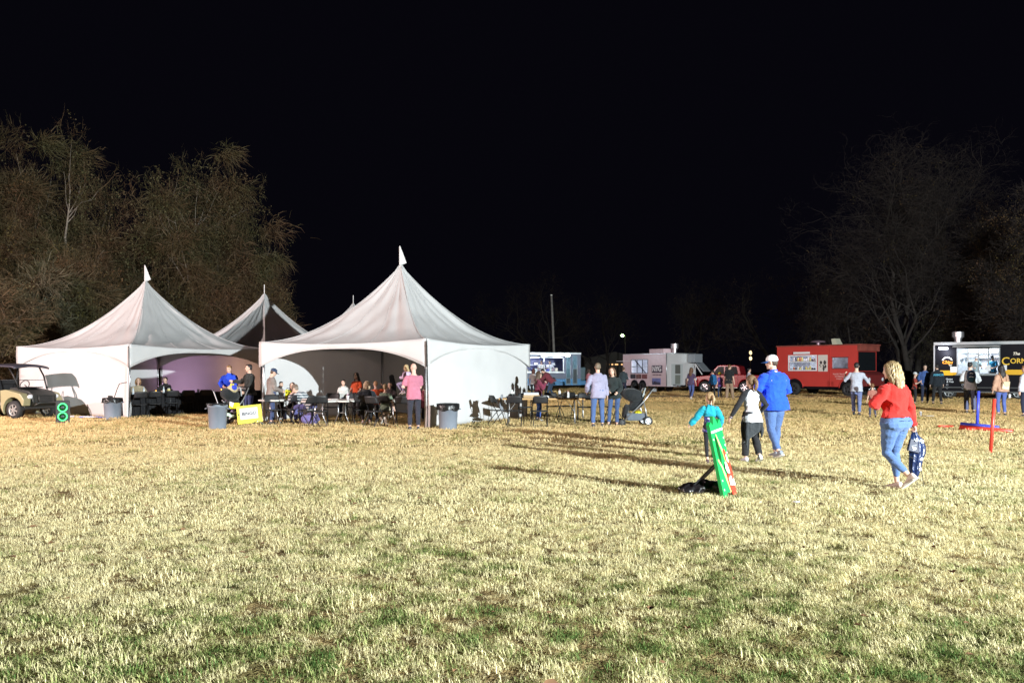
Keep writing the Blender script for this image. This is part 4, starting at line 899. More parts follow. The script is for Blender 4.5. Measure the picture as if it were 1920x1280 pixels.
W5 = person('man in light grey tee carrying a white bucket toward the red step van', gp(1606, 780), -22, 1.80, 'm', 1.08, top=('tee', (.36, .38, .44)), bottom=('jeans', (.14, .17, .32)), sleeve='mid', hair=('short', BLK),
       feet={-1: (-.08, -.16, .04, 3, 22), 1: (.08, .18, 0, -4, 0)}, hands={-1: (-.34, .20, 1.34), 1: (.47, .28, .93)}, elbows={-1: (-.6, -.1, -1), 1: (.3, -.6, -.6)}, hem=.03, collar=False, shoes=(.03, .03, .04))
h_ = hand2(W5, 1)
T = thing('bucket', 'white plastic bucket held low in the right hand of the grey-shirted walker', 'bucket', (h_.x, h_.y, 0)); m_ = MB(); z0 = h_.z - .44
m_.lathe([(.10, z0), (.13, z0 + .27), (.138, z0 + .27), (.138, z0 + .30), (.125, z0 + .30), (.095, z0 + .02)], 18); obj('pail', m_, mat('white_plastic', (.72, .70, .70), .45), T, smooth=True)
m_ = MB(); m_.tube([(-.135, 0, z0 + .28), (-.10, 0, z0 + .40), (0, 0, z0 + .44), (.10, 0, z0 + .40), (.135, 0, z0 + .28)], .006, 6); obj('handle', m_, MSTEEL, T, smooth=True)
person('small brown-haired child walking ahead of the woman in the red sweater, mostly hidden', gp(1636, 783), -5, 1.10, 'm', .95, top=('tee', (.30, .12, .09)), bottom=('jeans', (.05, .06, .10)), hair=('short', (.15, .07, .03)), sleeve='short', feet=WALK)
B6 = person('man in white sweatshirt queueing at the black trailer with a navy backpack', gp(1819, 775), -18, 1.84, 'm', 1.08, top=('sweater', (.52, .53, .55)), bottom=('jeans', (.11, .12, .20)), hair=('short', BLK), head=(-25, -4),
       hands={-1: (-.20, .20, 1.05), 1: (.20, .20, 1.05)}, fit='loose', hem=.04)
W7 = person('long black-haired woman in tan sweater and blue jeans waiting at the black trailer', gp(1878, 780), 4, 1.72, 'f', 1.08, top=('sweater', (.42, .25, .17)), bottom=('jeans', (.08, .12, .34)), hair=('long', BLK), hem=-.0, fit='straight',
       hands={-1: (-.28, .05, .83), 1: (.30, .10, .80)})
person('blond person in pale grey top cut off by the right edge of the picture', gp(1923, 781), 30, 1.70, 'm', 1.1, top=('hoodie', (.50, .52, .58)), bottom=NV, hair=('short', (.40, .22, .10)))
person('child in red shirt and white cap holding a cup beside the blue-jacketed man', gp(1715, 758), -120, 1.45, 'm', .95, top=('tee', (.30, .045, .03)), bottom=BK, hair=('short', BRN), cap=((.6, .6, .6), (.6, .6, .6), 0), sleeve='short',
       hands={-1: (-.08, .26, 1.25), 1: (.10, .26, 1.22)})
person('man in blue zip jacket and dark jeans standing in line facing the camera', gp(1734, 757), 165, 1.80, 'm', 1.05, top=('jacket', (.05, .10, .28)), bottom=NV, hair=('short', BLK), hands={-1: (-.2, .16, .95), 1: (.2, .16, .95)})
P11 = person('man in black jacket with teal back print in line at the black trailer', gp(1757, 758), -6, 1.82, 'm', 1.15, top=('jacket', (.012, .016, .022)), bottom=BK, hair=('short', BLK), feet={-1: (-.17, 0, 0, 6, 0), 1: (.17, 0, 0, -6, 0)}, hem=.05)
J = T_J[P11.name]; MT = mat('teal_print', (.03, .30, .45), .6)
text('back_print', 'ARMOR', .13, MT, J['top'], Matrix.Translation(J['tf'](0, -.165, .36)) @ Matrix.Rotation(R(90), 4, 'X'), .003, bold=.002)
# navy backpack
J = T_J[B6.name]; T = thing('backpack', 'navy backpack with white markings on the back of the man in white sweatshirt', 'backpack', B6.location, B6.rotation_euler.z); m_ = MB(); c_ = J['tf'](0, -.20, .34)
m_.ell(c_, (.155, .085, .23), 18, 14); bake('pack', m_, fabric('navy_pack', (.02, .035, .07)), T, .014, 1)
m_ = MB(); m_.ell(c_ + Vector((0, -.06, -.09)), (.12, .05, .10), 14, 10); obj('front_pocket', m_, fabric('dark_teal_pack', (.015, .06, .08)), T, smooth=True)
for z, w_ in ((.10, .13), (-.02, .17)):
    m_ = MB(); m_.tube([c_ + Vector((-w_ / 2, -.085, z)), c_ + Vector((-w_ / 6, -.10, z + .02)), c_ + Vector((w_ / 6, -.10, z)), c_ + Vector((w_ / 2, -.085, z + .015))], .011, 6); obj('printed_mark', m_, MWP, T, smooth=True)
for s in (-1, 1):
    m_ = MB(); m_.tube([c_ + Vector((s * .09, .07, .19)), J['tf'](s * .11, -.04, .545), J['tf'](s * .12, .13, .42), J['tf'](s * .15, .10, .22), c_ + Vector((s * .13, .06, -.15))], [(.022, .008)] * 5, 8); obj('strap', m_, MWEB, T, smooth=True)
J = T_J[W7.name]; T = thing('backpack', 'small cream leather backpack on the tan-sweatered woman', 'backpack', W7.location, W7.rotation_euler.z); c_ = J['tf'](.02, -.17, .13)
m_ = MB(); m_.box(-.125, .125, -.055, .055, -.13, .12, Matrix.Translation(c_) @ Matrix.Rotation(R(8), 4, 'Y'), .85); obj('pack', m_, mat('cream_leather', (.70, .60, .42), .5), T, bevel=.025, smooth=True)
m_ = MB(); m_.prism([(-.11, .13), (.11, .13), (.09, .0), (0, -.05), (-.09, .0)], -.066, -.056, lambda p, t: c_ + Vector((p[0] + .01, t, p[1]))); obj('flap', m_, mat('cream_leather_dark', (.52, .42, .27), .5), T)
for s in (-1, 1):
    m_ = MB(); m_.tube([c_ + Vector((s * .07, .0, .11)), J['tf'](s * .09, -.13, .42), J['tf'](s * .10, -.02, .56)], [(.014, .006)] * 3, 8); obj('strap', m_, mat('tan_strap', (.45, .25, .12), .5), T)
h_ = hand2(W7, 1); T = thing('paper_bag', 'folded white paper bag in the right hand of the tan-sweatered woman', 'bag', (h_.x, h_.y, 0)); m_ = MB()
m_.prism([(-.04, .03), (.06, .02), (.13, -.14), (.02, -.17)], -.015, .015, lambda p, t: Vector((p[0], t, h_.z + p[1]))); obj('paper', m_, MWP, T)

# ---- under the tents
def sitp(H, sh=.45): k = H / 1.75; return dict(pelvis=(0, -.05, (sh + .09 * k) / k), feet={-1: (-.11, .38, 0, 4, 0), 1: (.11, .36, 0, -4, 0)})
G26 = person('man in grey-brown sweatshirt and navy cap standing with bowed head in the tent front', gp(509, d=24.3), -62, 1.60, 'm', 1.12, top=('sweater', (.23, .19, .17)), bottom=('jeans', (.05, .07, .15)), hair=('short', BRN),
       cap=((.03, .05, .10), (.03, .05, .10), 0), head=(0, 22), hands={-1: (-.10, .28, 1.03), 1: (.10, .30, 1.02)}, hem=.02, feet={-1: (-.11, .06, 0, 8, 0), 1: (.11, -.04, 0, -8, 0)})
person('child in black and white jacket standing just behind the navy-capped man', gp(526, d=26), -120, 1.18, 'm', 1.0, top=('jacket', (.45, .47, .50)), bottom=BK, hair=('short', BLK), hands={-1: (-.12, .22, 1.0), 1: (.12, .22, 1.0)})
person('dark-haired woman seated behind the yellow sign on the small table', gp(548, d=25.2), 172, 1.45, 'f', .98, top=('sweater', (.04, .025, .03)), bottom=NV, hair=('long', (.06, .035, .03)), hands={-1: (-.2, .35, .80), 1: (.15, .38, .80)}, **sitp(1.45, .40))
P29 = person('man in plaid shirt and brown cap hunched over the small table inside the middle tent', gp(580, d=24.2), 72, 1.72, 'm', 1.2, topm=stripes('plaid_shirt', (.05, .08, .11), (.55, .57, .58), 4.2, True, True), bottom=('jeans', (.12, .12, .3)),
       lean=(50, 0, 0), head=(0, -28), hair=('short', (.25, .2, .16)), cap=((.16, .11, .08), (.16, .11, .08), 0), hands={-1: (-.10, .55, .84), 1: (.12, .52, .86)}, **sitp(1.72))
person('child in pale grey hooded top standing behind the long table', gp(644, d=26.2), -175, 1.24, 'm', .98, top=('hoodie', (.50, .49, .46)), bottom=NV, hair=('short', BLK), hands={-1: (-.18, .2, .92), 1: (.2, .25, .92)})
person('long-haired person in bright orange shirt standing in the shade of the middle tent', gp(669, d=26.8), 150, 1.46, 'f', 1.2, top=('tee', (.55, .075, .02)), bottom=BK, hair=('long', BLK), sleeve='short', hands={-1: (-.2, .25, .95), 1: (.2, .25, .95)})
person('older blond person in black jacket seated with back turned at the long table', gp(688, d=24.2), 12, 1.55, 'f', 1.15, top=('jacket', (.014, .016, .016)), bottom=BK, hair=('bob', (.40, .29, .18)), lean=(14, 0, 0), hands={-1: (-.2, .42, .84), 1: (.2, .42, .84)}, shoes=(.5, .45, .42), **sitp(1.55, .43))
person('blond child in orange shirt raising one arm at the long table', gp(704, d=25.2), 20, 1.30, 'm', .98, top=('tee', (.60, .10, .03)), bottom=NV, hair=('short', (.36, .2, .1)), sleeve='short', skin='pink', hands={-1: (-.2, .35, .9), 1: (.30, .10, 1.46)}, elbows={1: (1, .1, -.2)}, **sitp(1.30, .52))
person('dark figure with wavy black hair standing at the back of the middle tent', gp(735, d=28), 60, 1.38, 'f', 1.0, top=('shirt', (.02, .02, .022)), bottom=BK, hair=('long', BLK), skin='tan')
person('dark-haired child in black and orange seated facing the camera at the last table', gp(731, d=26.3), 178, 1.36, 'm', 1.0, top=('jacket', (.03, .02, .02)), bottom=BK, hair=('short', BLK), hands={-1: (-.15, .35, .95), 1: (.15, .35, .95)}, skin='tan', **sitp(1.36, .45))
person('blond boy in olive green tee seated with his back turned', gp(722, d=23.3), -14, 1.36, 'm', 1.0, top=('tee', (.13, .17, .12)), bottom=('trousers', (.30, .25, .18)), hair=('buzz', (.30, .22, .12)), sleeve='short', collar=False,
       hands={-1: (-.16, .35, .9), 1: (.34, .02, .62)}, elbows={1: (1, -.4, 0)}, pelvis=(0, .0, .66), feet={-1: (-.08, -.10, .22, 0, 60), 1: (.08, -.12, .22, 0, 60)}, knees={-1: (0, 1, -.2), 1: (0, 1, -.2)}, shoes=(.42, .34, .22))
PK = person('bald man in pink tee and dark jeans holding a toddler by the corner pole', gp(776, 806), 10, 1.72, 'm', 1.10, top=('tee', (.48, .17, .24)), bottom=('jeans', (.035, .035, .05)), hair=('bald', BLK), skin='pink', sleeve='short',
       hands={-1: (-.22, .24, 1.12), 1: (.02, .28, 1.10)}, elbows={-1: (-.5, -.3, -1), 1: (.5, -.4, -1)}, head=(14, 4), hem=.03, feet={-1: (-.10, .05, 0, 6, 0), 1: (.11, -.06, 0, -6, 0)}, collar=False)
person('blond toddler in lilac pyjamas carried on the arm of the bald man', gp(762, d=22.36), 60, .98, 'f', 1.0, top=('sweater', (.55, .42, .58)), bottom=('trousers', (.36, .34, .55)), hair=('bob', BLD), hs=1.22, z0=.79,
       pelvis=(0, 0, .72), feet={-1: (-.10, .18, .26, 0, 20), 1: (.10, .20, .24, 0, 20)}, hands={-1: (-.2, .18, .98), 1: (.18, .25, 1.2)}, shoes=(.5, .45, .6))
person('person in maroon top seated behind the corner pole of the middle tent', gp(795, d=24.6), 30, 1.45, 'f', 1.0, top=('tee', (.22, .05, .07)), bottom=BK, hair=('bob', DBR), sleeve='short', hands={-1: (-.2, .3, .9), 1: (.25, .25, .95)}, **sitp(1.45))
person('young man in bright blue jacket looking down at his hands', gp(431, d=27.0), 172, 1.70, 'm', 1.12, top=('jacket', (.012, .06, .60)), bottom=('trousers', (.30, .27, .40)), hair=('short', (.30, .17, .08)), head=(0, 14),
       hands={-1: (-.10, .24, 1.0), 1: (.13, .22, 1.05)}, elbows={-1: (-1, -.3, -.4), 1: (1, -.3, -.4)}, hem=.03)
person('dark-haired man in black sweater over a yellow collar leaning by the tent pole', gp(468, d=25.4), 135, 1.72, 'm', 1.05, top=('sweater', (.022, .024, .022)), bottom=('jeans', (.05, .07, .18)), hair=('short', BLK), head=(-20, 0),
       hands={-1: (-.10, .22, .92), 1: (.58, .22, 1.22)}, elbows={-1: (-1, -.4, -.2), 1: (.2, -.4, -1)}, hem=.02)
person('blond person in beige top seated at the black-clothed tables in the left tent', gp(259, d=29.4), -150, 1.55, 'f', 1.1, top=('sweater', (.36, .30, .20)), bottom=BK, hair=('bob', (.35, .2, .1)), hands={-1: (-.2, .35, .85), 1: (.2, .35, .85)}, **sitp(1.55))
person('person in black seated by the inner pole of the left tent', gp(309, d=31), 165, 1.6, 'm', 1.05, top=('jacket', (.02, .018, .02)), bottom=BK, hair=('short', BLK), hands={-1: (-.2, .35, .85), 1: (.2, .35, .85)}, **sitp(1.6))
# ================================================================ furniture and small things
MBK = mat('black_steel', (.015, .015, .016), .45, .3); MBP = mat('black_plastic', (.02, .02, .022), .5, bump=.2, bscale=60)
MCH = mat('bare_table_steel', (.62, .62, .63), .35, .9); MTOPW = mat('table_plastic', (.62, .60, .56), .6, var=.06)
MPLY = mat('plywood_edge', (.55, .33, .14), .6, bump=.2, bscale=20, var=.15, vscale=9); MTOPD = mat('table_laminate', (.10, .07, .05), .5, var=.2)
def chair():
    T = thing('folding_chair', 'black folding chair', 'chair'); r = .011
    for s in (-1, 1):
        x = s * .215; m_ = MB(); m_.tube([(x, .20, 0), (x * .98, .03, .42), (x * .93, -.17, .80), (x * .80, -.185, .83)], r, 6); obj('leg', m_, MBK, T, smooth=True)
        m_ = MB(); m_.tube([(x * .88, -.26, 0), (x * .88, -.02, .30), (x * .88, .12, .43)], r, 6); obj('leg', m_, MBK, T, smooth=True)
    m_ = MB(); m_.tube([(-.21, .185, .04), (.21, .185, .04)], .008, 6); obj('stretcher', m_, MBK, T)
    m_ = MB(); m_.tube([(-.19, -.245, .035), (.19, -.245, .035)], .008, 6); obj('stretcher', m_, MBK, T)
    m_ = MB(); m_.grid(8, 6, lambda u, v: Vector(((u - .5) * .39, -.16 + .38 * v, .435 - .012 * math.sin(math.pi * v) + .012 * abs(2 * u - 1) ** 2)))
    o = obj('seat', m_, MBP, T, smooth=True, fixn=False); sd = o.modifiers.new('t', 'SOLIDIFY'); sd.thickness = .02
    m_ = MB(); m_.grid(10, 5, lambda u, v: Vector(((u - .5) * .40 * (1 - .12 * v ** 3), -.115 - .075 * v - .035 * (1 - (2 * u - 1) ** 2), .64 + .20 * v)))
    o = obj('backrest', m_, MBP, T, smooth=True, fixn=False); sd = o.modifiers.new('t', 'SOLIDIFY'); sd.thickness = .014
    return T
c0 = chair(); first = [True]
def put_chair(px, py, yaw, label, group='black folding chairs around the tables', d=None, z=0):
    p = gp(px, py, d); p.z = z
    if first[0]:
        first[0] = False; c0.location = p; c0.rotation_euler = (0, 0, R(yaw)); c0['label'] = label; c0['group'] = group; return c0
    return dup(c0, p, R(yaw), label, group)
put_chair(546, 0, 70, 'folding chair beneath the plaid-shirted man facing left', d=24.15)
put_chair(578, 0, 60, 'folding chair with crossed legs just right of the man in plaid', d=23.0)
put_chair(600, 0, 12, 'empty folding chair in front of the long table, left of its splayed steel leg', d=23.2)
put_chair(676, 0, 20, 'folding chair under the older blond person in black', d=23.9)
put_chair(720, 0, -14, 'folding chair under the boy in olive green tee', d=23.2)
put_chair(702, 0, -30, 'folding chair left of the boy in green, turned half away', d=22.9)
put_chair(757, 0, -5, 'folding chair just left of the bald man in pink', d=22.9)
put_chair(622, 0, 178, 'folding chair behind the long table near the pale hooded child', d=25.6)
put_chair(664, 0, 178, 'folding chair behind the long table in front of the orange-shirted person', d=25.7)
put_chair(512, 0, -150, 'folding chair behind the yellow sign next to the tent leg', d=23.9)
put_chair(933, 0, -68, 'folding chair seen from the side at the left end of the plywood table', 'black folding chairs around the outdoor tables', d=23.6)
put_chair(966, 0, -8, 'folding chair with its back to the camera at the plywood table, left of the other', 'black folding chairs around the outdoor tables', d=23.2)
put_chair(1012, 0, 6, 'folding chair with its back to the camera before the maroon hoodie girl', 'black folding chairs around the outdoor tables', d=23.1)
put_chair(1063, 0, 150, 'open folding chair behind the right end of the plywood table', 'black folding chairs around the outdoor tables', d=26.4)
put_chair(1096, 0, 176, 'folding chair facing the camera between plywood table and lavender-shirted man', 'black folding chairs around the outdoor tables', d=25.6)
put_chair(1150, 0, 120, 'folding chair partly hidden by the woman in black, beside the stroller', 'black folding chairs around the outdoor tables', d=26.0)
put_chair(1036, 0, -160, 'folding chair on the far side of the plywood table', 'black folding chairs around the outdoor tables', d=26.2)
put_chair(985, 0, -175, 'folding chair by the white tent wall behind the plywood table', 'black folding chairs around the outdoor tables', d=25.6)
GL = 'black folding chairs in the shadow of the left tent'
for px, d, yw, lb in ((262, 27.5, 40, 'dark folding chair nearest the front leg inside the left tent'), (290, 28.2, 30, 'second dark folding chair from the front leg of the left tent'),
                      (322, 29.0, 35, 'third dark folding chair from the front leg of the left tent'), (352, 29.6, 30, 'fourth dark folding chair from the front leg of the left tent'),
                      (384, 30.3, 35, 'dark folding chair in the left tent just left of the grey bin'), (259, 29.8, -150, 'dark folding chair under the beige-clad seated person'),
                      (309, 31.3, 165, 'dark folding chair under the person in black by the inner pole')):
    put_chair(px, 0, yw, lb, GL, d=d)
def table(label, p, yaw, h=.72, L=1.83, W=.76, top=MTOPW, edge=None, group=None):
    T = thing('folding_table', label, 'table', p, R(yaw), group); m_ = MB(); m_.box(-L / 2, L / 2, -W / 2, W / 2, h - .022, h); obj('tabletop', m_, top, T, bevel=.004)
    m_ = MB(); e = edge or top
    for a in ((-L / 2 - .006, L / 2 + .006, -W / 2 - .008, -W / 2 - .001), (-L / 2 - .006, L / 2 + .006, W / 2 + .001, W / 2 + .008), (-L / 2 - .008, -L / 2 - .001, -W / 2, W / 2), (L / 2 + .001, L / 2 + .008, -W / 2, W / 2)):
        m_.box(a[0], a[1], a[2], a[3], h - .045, h - .003)
    obj('edge_band', m_, e, T)
    for s in (-1, 1):
        x = s * (L / 2 - .28)
        for q in (-1, 1):
            y = q * .13; m_ = MB(); m_.tube([(x, y, h - .03), (x, y, .30), (x, q * .28, .01)], .0135, 8); lg = obj('leg', m_, MCH, T, smooth=True)
            m_ = MB(); m_.cyl((x, q * .28, 0), (x, q * .28, .02), .02, 8); obj('foot_cap', m_, MBP, lg)
        m_ = MB(); m_.tube([(x, -.13, .34), (x, .13, .34)], .011, 6); obj('crossbar', m_, MCH, T)
        m_ = MB(); m_.tube([(x, 0, .34), (x - s * .26, 0, h - .03)], .009, 6); obj('brace', m_, MCH, T)
    return T
GTB = 'folding tables under and beside the middle tent'; ya = math.degrees(YAW)
tA = table('small white folding table inside the tent front holding a yellow lantern', gp(528, d=24.6), ya + 90, .70, 1.2, .6, group=GTB)
tB = table('long white folding table with splayed steel legs in the middle of the open tent', gp(625, d=24.1), ya + 92, .70, group=GTB)
tB2 = table('white folding table next to the long one, with a drink cup on its corner', gp(668, d=24.4), ya + 90, .70, group=GTB)
tC = table('folding table near the corner pole behind the boy in green', gp(755, d=24.4), ya + 90, .70, 1.83, .76, MTOPW, group=GTB)
tD = table('folding table with orange plywood edge standing on the grass right of the tent', gp(1016, d=24.6), -2, .74, 2.44, .76, MTOPD, MPLY, GTB)
tE = table('second dark folding table behind the plywood-edged one', gp(1044, d=27.0), -2, .74, 2.2, .70, MTOPD, MBK, GTB)
# black-clothed tables in the left tent
MCL = fabric('black_tablecloth', (.012, .012, .014), .9)
GB = 'tables under black cloths in the left tent'; ydir = math.degrees(math.atan2(U2.y, U2.x))
cloths = []
for i, (off, back, lb) in enumerate(((1.0, .75, 'nearest black-clothed table just inside the side of the left tent'), (2.9, .75, 'middle black-clothed table in the side opening of the left tent'),
                               (4.8, .75, 'third black-clothed table in the side opening of the left tent'), (6.7, .75, 'fourth black-clothed table, behind the grey bin'), (8.6, .75, 'farthest black-clothed table, behind the two standing men'))):
    p = TP1 + U2 * off + U1 * back; T = thing('clothed_table', lb, 'table', p, R(ydir), GB)
    m_ = MB(); m_.box(-.91, .91, -.37, .37, .70, .73); obj('tabletop', m_, MTOPW, T)
    for s in (-1, 1):
        for q in (-1, 1): m_ = MB(); m_.cyl((s * .7, q * .28, 0), (s * .7, q * .28, .70), .014, 6); obj('leg', m_, MCH, T)
    m_ = MB(); n = 72; rs = []
    for z, g_ in ((.734, 0), (.738, .02), (.70, .028), (.4, .045), (.06, .06)):
        rg = []
        for j in range(n):
            a = 6.28319 * j / n; c, s_ = math.cos(a), math.sin(a); q = max(abs(c) / .92, abs(s_) / .38); x, y = c / q, s_ / q
            f = (.022 * math.sin(j * 2.1 + i) + .014 * math.sin(j * .9)) * max(0, (.72 - z) / .7)
            ln = math.hypot(x / .92, y / .38); rg.append(Vector((x * (1 + (g_ + f) / .92), y * (1 + (g_ + f) / .38), z)))
        rs.append(rg)
    m_.loft(rs[::-1]); cl = obj('tablecloth', m_, MCL, None, smooth=False, loc=p, rotz=R(ydir)); tag(cl, 'floor-length black cloth over the ' + lb.replace('just inside the side of the left tent', 'by the tent leg').replace('in the side opening of the left tent', 'in the left tent'), 'tablecloth', 'black tablecloths in the left tent')
def on_table(off, w_, z=.74): return TP1 + U2 * off + U1 * (.75 + w_) + Vector((0, 0, z))
MPW = mat('white_plastic_cup', (.78, .78, .76), .4); MGLS = mat('candle_glow', (1, .5, .1), emit=(1, .42, .08), estr=6.0)
def lat(name, label, cat, p, prof, m_, n=14, group=None, part='body', extra=None, rotz=0):
    T = thing(name, label, cat, p, rotz, group); mb = MB(); mb.lathe(prof, n); obj(part, mb, m_, T, smooth=True)
    for nm, pf, mm in (extra or []): mb = MB(); mb.lathe(pf, n); obj(nm, mb, mm, T, smooth=True)
    return T
BOT = [(.03, 0), (.034, .02), (.034, .13), (.03, .16), (.013, .19), (.013, .215)]
for i, (o_, w_, lb) in enumerate(((.65, -.1, 'pale blue water bottle, leftmost of the bottles on the black cloth'), (1.05, -.12, 'short white bottle right of the leftmost bottle on the black cloth'), (1.9, -.05, 'bottle with white label beside the yellow jar on the black cloth'))):
    lat('bottle', lb, 'bottle', on_table(o_, w_), BOT, mat('bottle_pet', (.55, .62, .68), .2), extra=[('bottle_cap', [(.016, .213), (.016, .235)], MPW), ('bottle_label', [(.0352, .05), (.0352, .12)], MPW)], group='bottles on the black-clothed tables')
lat('jar', 'jar of pale yellow contents among the bottles on the black cloth', 'jar', on_table(2.15, 0), [(.05, 0), (.055, .02), (.055, .13), (.045, .15)], mat('yellow_jar', (.7, .6, .22), .3), extra=[('lid', [(.05, .151), (.05, .17)], MPW)])
CUP = [(.03, 0), (.042, .12), (.044, .122), (.040, .118), (.028, .006)]
lat('cup', 'white cup standing alone on the black cloth in the left tent', 'cup', on_table(3.35, -.1), CUP, MPW)
for i, (o_, w_, lb) in enumerate(((.45, .1, 'glowing orange candle cup nearest the front leg of the left tent'), (1.75, .15, 'glowing candle cup behind the bottles in the left tent'), (4.6, .1, 'lone glowing candle cup in the middle of the left tent'), (7.3, .1, 'glowing candle cup, lower of the pair left of the blue-jacketed man'), (7.5, .3, 'glowing candle cup, upper of the pair left of the blue-jacketed man'))):
    lat('candle', lb, 'candle', on_table(o_, w_), [(.03, 0), (.03, .05)], MPW, extra=[('flame', [(.004, .05), (.016, .065), (.012, .085), (.001, .11)], MGLS)], group='candles on the black-clothed tables')
T = thing('box', 'clear plastic box with pale papers on the first black-clothed table', 'box', on_table(.85, -.2), R(ydir)); m_ = MB(); m_.box(-.14, .14, -.09, .09, 0, .06); obj('tray', m_, mat('pale_plastic', (.55, .62, .66), .3), T, bevel=.01)

# things on the tables of the middle tent and outdoors
p = gp(541, d=24.5); T = thing('lantern', 'yellow square lantern-like box with dark slots standing on the small table', 'lantern', (p.x, p.y, .705)); MY = mat('bright_yellow', (.80, .70, .02), .5)
m_ = MB(); m_.box(-.085, .085, -.06, .06, 0, .27); obj('case', m_, MY, T, bevel=.02)
for x in (-.035, .035):
    for z in (.06, .17): m_ = MB(); m_.box(x - .022, x + .022, -.064, -.0605, z, z + .04); obj('slot', m_, MBK, T)
m_ = MB(); m_.tube([(-.06, 0, .265), (-.05, 0, .31), (.05, 0, .31), (.06, 0, .265)], .008, 6); obj('handle', m_, MBK, T, smooth=True)
lat('cup', 'clear drink cup with a straw at the right end of the long table', 'cup', gp(652, d=23.4, z=.70), [(.03, 0), (.045, .13), (.047, .135)], mat('milky_cup', (.66, .64, .66), .3), extra=[('straw', [(.004, .08), (.004, .20)], mat('straw', (.6, .2, .6), .5))])
for px, d, z, lb, cl_, w_, h_ in ((600, 23.9, .71, 'stack of bingo cards and papers along the long table', (.62, .55, .52), 1.1, .03), (668, 24.0, .71, 'white sheet of paper propped at the end of the long table', (.75, .74, .72), .3, .02)):
    T = thing('papers', lb, 'papers', gp(px, d=d, z=z), YAW); m_ = MB(); r_ = random.Random(3)
    for i in range(3): a = i * .012; m_.box(-w_ / 2 + a, w_ / 2 - a * 2, -.16 + a, .15, h_ * i / 3, h_ * (i + .8) / 3)
    obj('sheets', m_, mat('paper_%s' % lb[:5], cl_, .8, var=.25, vscale=30), T)
def boxthing(name, label, cat, p, w_, dd, hh, m_, rz=0, part='carton', extra=None, bev=.004):
    T = thing(name, label, cat, p, R(rz)); mb = MB(); mb.box(-w_ / 2, w_ / 2, -dd / 2, dd / 2, 0, hh); obj(part, mb, m_, T, bevel=bev)
    if extra: nm, z0, z1, mm, g = extra; mb = MB(); mb.box(-w_ / 2 - g, w_ / 2 + g, -dd / 2 - g, dd / 2 + g, z0, z1); obj(nm, mb, mm, T)
    return T
MCB = mat('cardboard', (.42, .27, .14), .8, var=.1); MWB = mat('white_card', (.74, .72, .72), .6)
boxthing('box', 'brown cardboard box under the white one on the plywood table', 'box', gp(996, d=24.5, z=.742), .46, .32, .085, MCB, 4, 'carton', ('tape', .035, .05, mat('brown_tape', (.5, .36, .2), .3), .002))
boxthing('box', 'white flat box with a lime sticker lying on the brown box', 'box', gp(996, d=24.5, z=.828), .42, .28, .06, MWB, 0, 'carton', ('lid', .035, .066, mat('grey_lid', (.45, .47, .52), .4), .003))
boxthing('box', 'low white box on the plywood table right of the brown and white boxes', 'box', gp(1029, d=24.5, z=.742), .29, .2, .06, MWB, -3, 'carton', ('lid', .04, .064, MWB, .002))
T = boxthing('binder', 'white binder leaning open toward the right on the plywood table', 'binder', gp(1049, d=24.5, z=.80), .30, .22, .035, MWB, 0, 'cover', ('pages', .01, .025, MPW, -.006)); T.rotation_euler = (0, R(-24), 0)
lat('jug', 'white jug standing near the tent-side end of the plywood table', 'jug', gp(960, d=24.4, z=.742), [(.05, 0), (.062, .03), (.06, .14), (.03, .19), (.028, .23)], MPW, extra=[('label_band', [(.0635, .05), (.0635, .12)], MBK)])
for px, z, lb in ((1049, .80, 'small white squeeze bottle with pinkish top behind the leaning binder'), (1065, .742, 'white squeeze bottle at the right end of the plywood table')):
    lat('squeeze_bottle', lb, 'bottle', gp(px, d=24.75 if z < .8 else 27.0, z=.742), [(.035, 0), (.038, .02), (.036, .14), (.02, .16)], MPW, extra=[('nozzle', [(.02, .161), (.006, .21)], mat('pink_cap', (.6, .25, .22), .5))], group='squeeze bottles on the outdoor tables')
T = thing('paper_bag', 'crumpled white paper bag on the right end of the plywood table', 'bag', gp(1061, d=24.5, z=.742)); m_ = MB(); m_.ell((0, 0, .10), (.055, .04, .10), 10, 8); bake('paper', m_, MWB, T, .012, 1, .01, 8)
boxthing('papers', 'loose papers lying at the far end of the second outdoor table', 'papers', gp(1082, d=27.1, z=.742), .35, .22, .012, MWB, 12, 'sheets')
T = thing('jacket', 'grey jacket hung over the side chair at the plywood table', 'jacket', gp(930, d=23.6)); m_ = MB()
m_.grid(8, 10, lambda u, v: Vector((.12 + .05 * u + .02 * math.sin(v * 7), -.20 + .36 * u, .86 - .55 * abs(v - .3) * 1.1 + .015 * math.sin(u * 14)))); o = obj('cloth', m_, fabric('grey_jacket', (.30, .32, .36)), T, smooth=True, fixn=False); sd = o.modifiers.new('t', 'SOLIDIFY'); sd.thickness = .02
p = gp(583, d=23.9); T = thing('duffel_bag', 'purple-blue cloth bag on the grass under the chair of the man in plaid', 'bag', p); m_ = MB(); m_.ell((0, 0, .17), (.28, .2, .17), 14, 10); bake('sack', m_, fabric('purple_cloth', (.16, .14, .34), .9), T, .02, 1, .03, 3)

